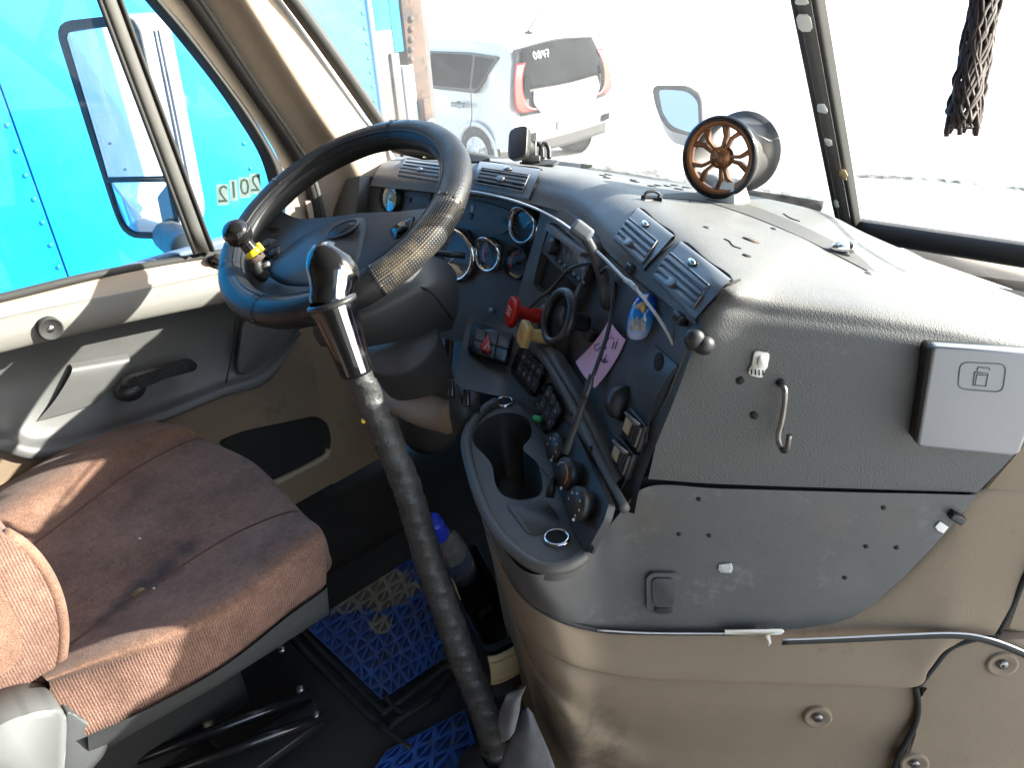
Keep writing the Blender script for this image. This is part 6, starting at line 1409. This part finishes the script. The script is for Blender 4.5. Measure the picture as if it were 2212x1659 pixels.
for k, (x, w_) in enumerate(((1310, 26), (1352, 24))):
    add('clamp_loop', tube([D(*A2(x-w_*.9, 955), dm), D(*A2(x-w_, 905), dm), D(*A2(x-w_*.5, 862), dm), D(*A2(x+w_*.3, 858), dm), D(*A2(x+w_, 890), dm), D(*A2(x+w_*1.1, 945), dm)], .0046, 8, 5), 'black', pm_)
add('pedestal', box(D(*A2(1275, 920), dm), _rt, _up, -_fw, .018, .050, .02, .003), 'black', pm_)
add('foot', box(D(*A2(1270, 955), dm), _rt, _up, -_fw, .036, .014, .026, .003), 'black', pm_)
fm = plate('felt_pad', (np.array([0, -.2, .98]), float(np.array([0, -.2, .98])@hit(PADB, *A2(1500, 990), .004))), [(1405, 990), (1430, 965), (1640, 990), (1580, 1010), (1545, 1018)], -.001, .003, 'rubber_grey', None, .001, .003, zf=A2)
tag(fm, 'worn dark pad stuck on the dash beside the phone mount', 'pad', 'pads on the brow')
fm2 = plate('felt_pad', (np.array([0, -.3, .954]), float(np.array([0, -.3, .954])@hit(PADB, 1016, 350, .006))), [(1004, 340), (1015, 335), (1045, 340), (1060, 345), (1035, 352), (1006, 352)], -.001, .004, 'rubber', None, .001, .003)
tag(fm2, 'crumpled dark pad on the dash just right of the wheel rim', 'pad', 'pads on the brow')
# cord clips and lens on the padded top
for nm, (x, y), lb, mt in (('cord_clip', (85, 1112), 'black wire loop clip on the dash above the air vents', 'black'),):
    c = hit(PADB, *A3(x, y)); t_ = thing(nm, lb, 'clip', c); n = hitn(PADB, *A3(x, y)); xv = np.cross(n, _up); xv /= np.linalg.norm(xv); yv = np.cross(n, xv)
    add('clip_base', box(c+n*.002, xv, yv, n, .026, .014, .004, .001), mt, t_); add('clip_loop', tube([c-xv*.011+n*.003, c-xv*.010+n*.010, c+n*.013, c+xv*.010+n*.010, c+xv*.011+n*.003], .0022, 8, 5), mt, t_)
c = hit(PADB, *A3(1130, 1408)); t_ = thing('lens_clip', 'small clear-tipped clip standing on the sunlit dash top', 'clip', c); n = hitn(PADB, *A3(1130, 1408))
add('clip_body', blob(c+n*.008, .016, .008, .008, _rt, _up, -_fw, 16), 'chrome', t_); add('lens', lathe(c+n*.008+_rt*.012, _rt*.7-_fw*.7, [(.0085, 0), (.0085, .006), (.006, .007), (.005, .003), (0, .003)], 20), 'chrome', t_)
c = hit(PADB, *A3(1297, 1522)); tag(add('white_crumb', blob(c, .006, .004, .004, seg=8), 'white_plastic'), 'white crumb of plastic at the end of the dash channel', 'debris')
# pale loose wire along the brow
wire = [A6(x, y)+(d_,) for x, y, d_ in ((770, 358, 1.40), (900, 380, 1.36), (1100, 432, 1.30), (1300, 512, 1.22), (1480, 625, 1.12))]+[B1(x, y)+(d_,) for x, y, d_ in ((330, 572, 1.02), (500, 742, .97), (600, 832, .94), (680, 930, .92), (770, 1050, .90), (850, 1180, .89), (905, 1300, .89), (925, 1350, .89))]
lw = thing('loose_wire', 'pale grey loose wire running under the brow to the panel corner', 'wire', D(*wire[-1]))
add('insulation', tube([D(*p) for p in wire], .0021, 8, 6), 'wire_white', lw)
add('bare_end', tube([D(*B1(x, y), .89) for x, y in ((925, 1350), (940, 1385), (905, 1440), (880, 1490), (830, 1525))], .0013, 6, 4), 'black', lw)
add('tape_joint', tube([D(*B1(600, 832), .937), D(*B1(560, 790), .955), D(*B1(520, 765), .967)], .0034, 8, 3), 'label_grey', lw)
dw = on(CP, *B2(1480, 560)); tag(add('thin_wire', tube([on(CP, *B2(x, y), .006) for x, y in ((1530, 450), (1470, 530), (1420, 620), (1375, 700), (1350, 830), (1340, 930))], .0012, 6, 5), 'black'), 'thin black wire hanging down the right of the centre panel', 'wire')
# holder arm with grey head, and its cables
ha = thing('holder_arm', 'dark swing arm with grey rounded head in front of the radio', 'holder', on(CP, *A6(1700, 980)))
a0 = D(*A6(1560, 640), 1.02); a1 = D(*A6(1640, 790), 1.035); a2 = D(*A6(1705, 960), 1.05)
add('head', box(a0, _rt*.8+_up*-.6, _up*.8+_rt*.6, -_fw, .030, .020, .018, .006, 4), 'vent', ha)
add('arm', tube([a0, a1, a2, D(*A6(1740, 1080), 1.06)], [.007, .0075, .009, .011], 14, 5), 'panel_dark', ha)
add('arm_socket', blob(D(*A6(1745, 1080), 1.06), .014, .014, .024, seg=18), 'panel_dark', ha)
ac = [D(*A6(x, y), d_) for x, y, d_ in ((1640, 865, 1.10), (1560, 872, 1.10), (1470, 905, 1.11), (1420, 960, 1.13), (1350, 1040, 1.16), (1260, 1110, 1.18), (1195, 1172, 1.20))]
tag(add('audio_cable', tube(ac, .0026, 8, 6), 'black'), 'thin black cable drooping across the radio to the red knob', 'cable', 'black cables')
c2 = [D(*A6(x, y), d_) for x, y, d_ in ((1690, 930, 1.03), (1735, 895, 1.01), (1765, 960, 1.0), (1775, 1080, .99), (1765, 1220, .985), (1735, 1360, .975), (1690, 1500, .965), (1640, 1640, .955))]
tag(add('charger_cable', tube(c2, .0028, 8, 6), 'black'), 'black cable running down over the pink note', 'cable', 'black cables')
rd = thing('black_rod', 'slim black rod slanting over the heater controls', 'rod', D(*B2(820, 1000), .95))
add('grip', tube([D(*B2(990, 490), .945), D(*B2(975, 560), .945), D(*B2(945, 640), .947)], [.0036, .0048, .0045], 10, 3), 'black', rd)
add('shaft', tube([D(*B2(945, 640), .947), D(*B2(900, 780), .95), D(*B2(860, 890), .953), D(*B2(822, 1000), .957)], [.0042, .0040, .0043, .0045], 10, 3), 'rubber', rd)
# pink note with handwriting
NP = lean(CP, *B1(360, 1330), .010, .35)
nt_ = thing('pink_note', 'pink sticky note with handwriting behind the black cable', 'note', on(NP, *B1(315, 1590)))
cor = [B1(425, 1065), B1(548, 1225), B1(315, 1592), B1(165, 1390)]
gr = [[on(NP, *bil(cor, u, v))+NP[0]*(.004*math.sin(3*u)+.005*(v-.5)**2*4) for u in np.linspace(0, 1, 5)] for v in np.linspace(0, 1, 5)]
add('paper', patch(gr, 3, 3), 'paper', nt_)
nx = on(NP, *B1(480, 1240))-on(NP, *B1(330, 1240)); nx /= np.linalg.norm(nx); ny = np.cross(NP[0], nx); ny = ny if ny@_up > 0 else -ny
def scribble(P, cx_, cy_, s_): add('handwriting', tube([on(NP, *B1(cx_+x*s_, cy_+y*s_), .0062) for x, y in P], .0007, 5, 4), 'ink', nt_)
scribble([(-1, .6), (-.6, -.6), (-.1, -.2), (-.7, .9), (0, .7)], 400, 1190, 30); scribble([(0, -.6), (-.4, .2), (.1, .8), (.5, .1), (0, -.6)], 425, 1190, 30); scribble([(.6, -.8), (.2, .9)], 445, 1190, 32); scribble([(.9, -.9), (.5, .9)], 450, 1195, 32)
scribble([(.4, -.7), (-.5, -.2), (-.4, .7), (.3, .6)], 310, 1275, 38); scribble([(0, .4), (.5, -.2), (.6, .5), (1.1, -.2), (1.2, .5), (1.7, -.1), (1.8, .5)], 320, 1280, 32); scribble([(.7, -1.0), (.2, .6)], 410, 1270, 38); scribble([(1.2, -1.0), (.7, .6)], 415, 1270, 38)
scribble([(-.2, .3), (.2, -.6), (.3, .5), (.9, -.3), (.6, .7), (1.4, .4)], 335, 1375, 32); scribble([(1, -1), (.6, .8), (1.3, .6)], 345, 1365, 34)
# oval air freshener
FP = lean(CP, *B1(638, 1045), .012, .9)
af = thing('air_freshener', 'glossy blue oval air freshener with pale skyline print on centre panel', 'air freshener', on(CP, *B1(600, 1210)))
fo = [(640, 868), (700, 872), (738, 930), (735, 1010), (705, 1110), (655, 1190), (595, 1220), (550, 1205), (533, 1150), (545, 1040), (580, 940), (610, 895)]
P = curve2([on(FP, *B1(*p)) for p in fo], 4, True); c = np.mean(P, 0); k = len(P); V = []; F = []; UV = {}
axu = on(FP, *B1(655, 870))-on(FP, *B1(585, 1220)); La = np.linalg.norm(axu); axu /= La; bot = on(FP, *B1(585, 1220))
for i in range(8):
    t_ = i/7
    for q in P: V.append(c+(q-c)*(1-t_*.998)+FP[0]*.012*(1-(1-t_)**2.4))
V += [q-FP[0]*.010 for q in P]
for i in range(7):
    for j in range(k): F.append((i*k+j, i*k+(j+1) % k, (i+1)*k+(j+1) % k, (i+1)*k+j))
for j in range(k): F.append((j, (j+1) % k, 8*k+(j+1) % k, 8*k+j))
me = mk(V, F); lay = me.uv_layers.new(name='uv')
for lp_ in me.loops:
    p_ = np.array(me.vertices[lp_.vertex_index].co); lay.data[lp_.index].uv = (.5, float((p_-bot)@axu/La))
bm = bmesh.new(); bm.from_mesh(me); bmesh.ops.recalc_face_normals(bm, faces=bm.faces[:]); bm.to_mesh(me); bm.free()
add('dome', me, 'freshener', af)
FT = off(FP, .0125)
for P_, mt in (([(600, 960), (650, 930), (672, 945), (668, 985), (655, 1020), (630, 985), (595, 985)], 'yellow_plastic'), ([(655, 885), (690, 878), (680, 910), (650, 915)], 'white')):
    add('print_patch', slab([on(FT, *B1(*p)) for p in P_], FP[0], -.0030, .0002, 0), mt, af)
for x, h_ in ((556, 70), (572, 95), (590, 80), (606, 100), (624, 75), (640, 90), (655, 60)):
    add('print_patch', slab([on(FT, *B1(*p)) for p in ((x, 1150), (x+10, 1150), (x+10, 1150-h_), (x+5, 1140-h_), (x, 1150-h_))], FP[0], -.0035, .0002, 0), 'label_grey', af)
# braided tassel hanging by the right pane
ts = thing('hanging_tassel', 'dark brown braided cord tassel hanging before the right windscreen pane', 'tassel', D(2085, 262, .78))
rs = np.random.RandomState(11); NS = 28
def tc(v): return np.array([2142-62*v, -70+335*v])
for i in range(NS):
    ph = i/NS*2*math.pi+rs.uniform(-.15, .15); P = []; tw_ = rs.uniform(2.6, 5.4)
    for v in np.linspace(0, 1, 15):
        w_ = 26+11*v; ang = ph+(1 if i % 2 else -1)*v*tw_
        x, y = tc(v); P.append(D(x+w_*math.cos(ang)*rs.uniform(.82, 1.1)+rs.uniform(-3, 3), y+rs.uniform(-4, 4), .78+.014*(1+.3*v)*math.sin(ang)))
    e = rs.uniform(-14, 24); P[-1] = P[-1]+np.array([0, 0, -e*.0006])
    add('strand', tube(P, .0025, 5, 3), 'tassel', ts)
for i in range(40):
    v = rs.uniform(.0, .98); ph = rs.uniform(0, 6.28); P = []
    for q in np.linspace(0, .22, 5):
        vv = min(1.03, v+q); x, y = tc(vv); w_ = (26+11*vv)*rs.uniform(.3, 1.0); P.append(D(x+w_*math.cos(ph+q), y, .78+.010*math.sin(ph)))
    add('strand', tube(P, .0016, 5, 3), 'tassel', ts)
# tape strip and dotted edge on the windscreen
def wpt(x, y, a, b, c, h=.004):
    pl = mkplane(a, b, c); return on(pl, x, y, h)
tp = [A3(1228, 965), A3(1500, 980), A3(1800, 1000), A3(2160, 1040), A3(2400, 1080)]
tm = patch([[wpt(x, y, pbot, rb_, rt_, .02) for x, y in tp], [wpt(x, y+9, pbot, rb_, rt_, .02) for x, y in tp]], 4, 2)
tag(add('windscreen_tape', tm, 'tape_film'), 'long strip of grey translucent tape across the right windscreen pane', 'tape')
fr1 = [(1255, 352), (1374, 361), (1500, 378), (1622, 403), (1720, 416), (1795, 426)]
fr2 = [(1255, 368), (1374, 380), (1500, 400), (1622, 432), (1720, 450), (1800, 466)]
add('dotted_edge', patch([[wpt(x, y, lb_, pbot, ptop, .012) for x, y in fr1], [wpt(x, y, lb_, pbot, ptop, .012) for x, y in fr2]], 4, 2), 'frit', ws)
tag(add('wiper_blade', tube([wpt(*A3(x, y), lb_, pbot, ptop, -.05) for x, y in ((400, 1030), (640, 1085), (840, 1115), (1035, 1148))], .010, 8, 3), 'rubber'), 'black wiper blade parked low outside the left windscreen pane', 'wiper')
# tan corner below the right pane
add('corner_trim', slab([D(1850, 486, 1.42), D(1960, 505, 1.40), D(2230, 555, 1.34), D(2420, 600, 1.3), D(2420, 700, 1.25), D(2230, 640, 1.28), D(2000, 560, 1.36)], np.array([0.2, -.9, .3]), -.01, 0, 0), 'tan', ws)

# ------------------------------------------------------------------ floor: mats, tray, bottle, rag
def mat_panel(corners, zt, nu_, nv_, parent, seed):
    """blue rubber sheet with a lattice of sunken triangles"""
    rs = np.random.RandomState(seed); C4 = [onZ(*p, zt) for p in corners]; pts = {}
    for i in range(nu_+1):
        for j in range(nv_+1):
            u = i/nu_; v = j/nv_
            if 0 < i < nu_: u += rs.uniform(-.16, .16)/nu_
            if 0 < j < nv_: v += rs.uniform(-.16, .16)/nv_
            pts[i, j] = bil(C4, u, v)
    V = []; F = []; cells = []
    up = np.array([0, 0, 1.])
    for i in range(nu_):
        for j in range(nv_):
            a, b, c, d = pts[i, j], pts[i+1, j], pts[i+1, j+1], pts[i, j+1]
            for tri in ((a, b, d), (b, c, d)):
                m_ = np.mean(tri, 0); inn = [m_+(p-m_)*.66 for p in tri]; dn_ = [p-up*.005 for p in inn]
                k = len(V); V += list(tri)+inn+dn_
                for q in range(3):
                    r_ = (q+1) % 3; F.append((k+q, k+r_, k+3+r_, k+3+q)); F.append((k+3+q, k+3+r_, k+6+r_, k+6+q))
                cells.append(dn_)
    me = mk(V, F); bm = bmesh.new(); bm.from_mesh(me); bmesh.ops.remove_doubles(bm, verts=bm.verts[:], dist=1e-5); bmesh.ops.recalc_face_normals(bm, faces=bm.faces[:]); bm.to_mesh(me); bm.free()
    o = add('blue_panel', me, 'mat_blue', parent, smooth=False)
    for dn_ in cells: add('tread_cell', slab(dn_, up, -.003, .0004, 0), 'mat_cell', o, smooth=False)
    return o
fmat = thing('floor_mat', 'black rubber floor mat with scuffed blue lattice panels', 'floor mat', onZ(820, 1500, 0))
mb = [onZ(*p, .008) for p in ((560, 1330), (900, 1130), (1040, 1420), (1120, 1659), (1140, 1760), (640, 1760), (420, 1560))]
add('rubber_base', slab(rnd(mb, .04), (0, 0, 1), -.028, .0, .006), 'mat_black', fmat)
mat_panel([B5(150, 850), B5(830, 420), B5(972, 1015), B5(590, 1272)], .016, 8, 8, fmat, 3)
mat_panel([B5(620, 1560), B5(1062, 1328), B5(1190, 1720), B5(380, 1900)], .016, 5, 4, fmat, 5)
for P in ([(120, 870), (560, 1310), (640, 1320), (990, 1060)], [(60, 900), (560, 1400), (680, 1390), (1000, 1140)], [(560, 1400), (760, 1560)], [(600, 1250), (720, 1350), (900, 1250)]):
    add('mat_rib', tube([onZ(*B5(*p), .012) for p in P], .006, 8, 5), 'mat_black', fmat)
# organiser tray
tz = .205; tq = [B5(898, 470), B5(1118, 345), B5(1412, 905), B5(1188, 1012)]
ty = thing('gap_tray', 'narrow black seat-gap tray with stitched tan ends', 'tray', onZ(*B5(1250, 1100), .07))
to = rnd([onZ(*p, tz) for p in tq], .018, 4); tcn = np.mean(to, 0); ti = [tcn+(p-tcn)*np.array([.90, .90, 1])+(p-tcn)*0 for p in to]
add('rim', ringplate(to, ti, (0, 0, 1), -.012, 0), 'black', ty, angle=30)
k = len(ti); V = [p for p in ti]+[tcn+(p-tcn)*.92-np.array([0, 0, .085]) for p in ti]; add('well', mk(V, [(i, (i+1) % k, k+(i+1) % k, k+i) for i in range(k)]), 'black', ty)
add('well_floor', slab([tcn+(p-tcn)*.93-np.array([0, 0, .085]) for p in ti], (0, 0, 1), -.002, 0, 0), 'carpet', ty, smooth=False)
V = [p for p in to]+[p-np.array([0, 0, .11]) for p in to]; add('outer_wall', mk(V, [(i, (i+1) % k, k+(i+1) % k, k+i) for i in range(k)]), 'black', ty)
fa = [onZ(*p, tz) for p in (B5(1186, 1014), B5(1240, 1005), B5(1330, 962), B5(1412, 903))]
fdir = np.cross(fa[-1]-fa[0], [0, 0, 1.]); fdir /= np.linalg.norm(fdir); fdir = fdir if fdir@(CAM-fa[0]) > 0 else -fdir
add('tan_end', patch([[p+fdir*.004+np.array([0, 0, -.002]) for p in fa], [p+fdir*.010+np.array([0, 0, -.03]) for p in fa], [p+fdir*.006+np.array([0, 0, -.066]) for p in fa]], 5, 4, .003), 'tray_tan', ty)
for h in (-.012, -.056): add('stitching', tube([p+fdir*.0095+np.array([0, 0, h]) for p in fa], .0008, 5, 5), 'foam', ty)
ba = [onZ(*B5(x, y), tz-.01) for x, y in ((932, 548), (985, 580), (1030, 700))]
add('tan_end', patch([[p-np.array([.0, 0, .0]) for p in ba], [p-np.array([.008, .004, .055]) for p in ba]], 4, 3, .003), 'tray_tan', ty)
add('tray_latch', box(tcn+(onZ(*B5(1185, 780), tz-.08)-tcn)*np.array([1, 1, 0])-np.array([0, 0, .078]), (1, 0, 0), (0, 1, 0), (0, 0, 1), .016, .035, .012, .003), 'rubber_grey', ty)
# water bottle standing in the tray
bt = thing('water_bottle', 'clear plastic water bottle with blue cap leaning in the tray', 'bottle', onZ(*B5(1085, 590), .13))
b1 = D(*B5(884, 258), 1.235); b0 = onZ(*B5(1060, 560), .15); ba_ = b1-b0; BL = np.linalg.norm(ba_); ba_ /= BL
def bz(t_): return BL*t_
add('shell', lathe(b0, ba_, [(.0, .0), (.022, .0), (.029, .004), (.030, bz(.1)), (.0285, bz(.25)), (.030, bz(.30)), (.0285, bz(.42)), (.030, bz(.48)), (.030, bz(.56)), (.026, bz(.66)), (.018, bz(.76)), (.0125, bz(.82)), (.0125, bz(.97))], 32), 'bottle_pet', bt)
add('cap', lathe(b0, ba_, [(.0155, bz(.80)), (.0165, bz(.81)), (.0160, bz(1.0)), (.0145, bz(1.015)), (0, bz(1.016))], 28), 'blue_cap', bt)
add('label', lathe(b0, ba_, [(.0302, bz(.30)), (.0302, bz(.50))], 32), 'bottle_label', bt)
add('label_mark', blob(b0+ba_*bz(.42)+(CAM-b0)/np.linalg.norm(CAM-b0)*.029-_rt*.012, .008, .003, .007, seg=10), 'red', bt)
# torn grey boot scraps by the lever
rg_ = thing('torn_boot', 'torn grey leatherette gaiter scraps at the foot of the gear lever', 'gaiter', onZ(*B5(1400, 1620), 0))
rs = np.random.RandomState(2)
g1 = [[(1300, 1250, .30), (1350, 1225, .31), (1415, 1195, .33)], [(1265, 1330, .26), (1330, 1320, .28), (1385, 1260, .30)], [(1250, 1420, .22), (1320, 1400, .25), (1375, 1340, .27)], [(1265, 1520, .17), (1310, 1500, .20), (1345, 1460, .22)]]
add('flap', patch([[onZ(*B5(x, y), z) for x, y, z in r_] for r_ in g1], 5, 5, .003), 'rag', rg_)
g2 = [[(1395, 1330, .25), (1420, 1318, .26), (1450, 1345, .25)], [(1345, 1440, .20), (1430, 1420, .235), (1490, 1440, .22)], [(1290, 1560, .15), (1420, 1540, .19), (1540, 1560, .18)], [(1240, 1720, .10), (1420, 1700, .14), (1600, 1720, .13)]]
add('flap', patch([[onZ(*B5(x, y), z) for x, y, z in r_] for r_ in g2], 5, 5, .003), 'rag', rg_)
# pedal and pipe in the footwell
pd = thing('brake_pedal', 'dark pedal pad deep in the driver footwell', 'pedal', onZ(935, 925, .18)) 
pc = onZ(935, 925, .20); add('pedal_pad', box(pc, (1, 0, 0), (0, .8, .6), (0, -.6, .8), .07, .09, .015, .004), 'rubber', pd); add('pedal_arm', tube([pc, pc+np.array([0, .06, .12]), pc+np.array([0, .10, .3])], .010, 8, 4), 'black', pd)
for q in range(4): add('pad_rib', box(pc+np.array([0, -.03+q*.018, -.0]) + np.array([0, -.006, .008])+np.array([0, 0, (-.03+q*.018)*.75]), (1, 0, 0), (0, .8, .6), (0, -.6, .8), .06, .005, .004, .001), 'rubber_grey', pd)
tag(add('column_duct', tube([D(812, 800, 1.55), D(850, 845, 1.5), D(905, 880, 1.46), D(975, 905, 1.42)], [.034, .036, .034, .03], 14, 5), 'tan'), 'tan moulded duct curving below the steering column', 'duct')
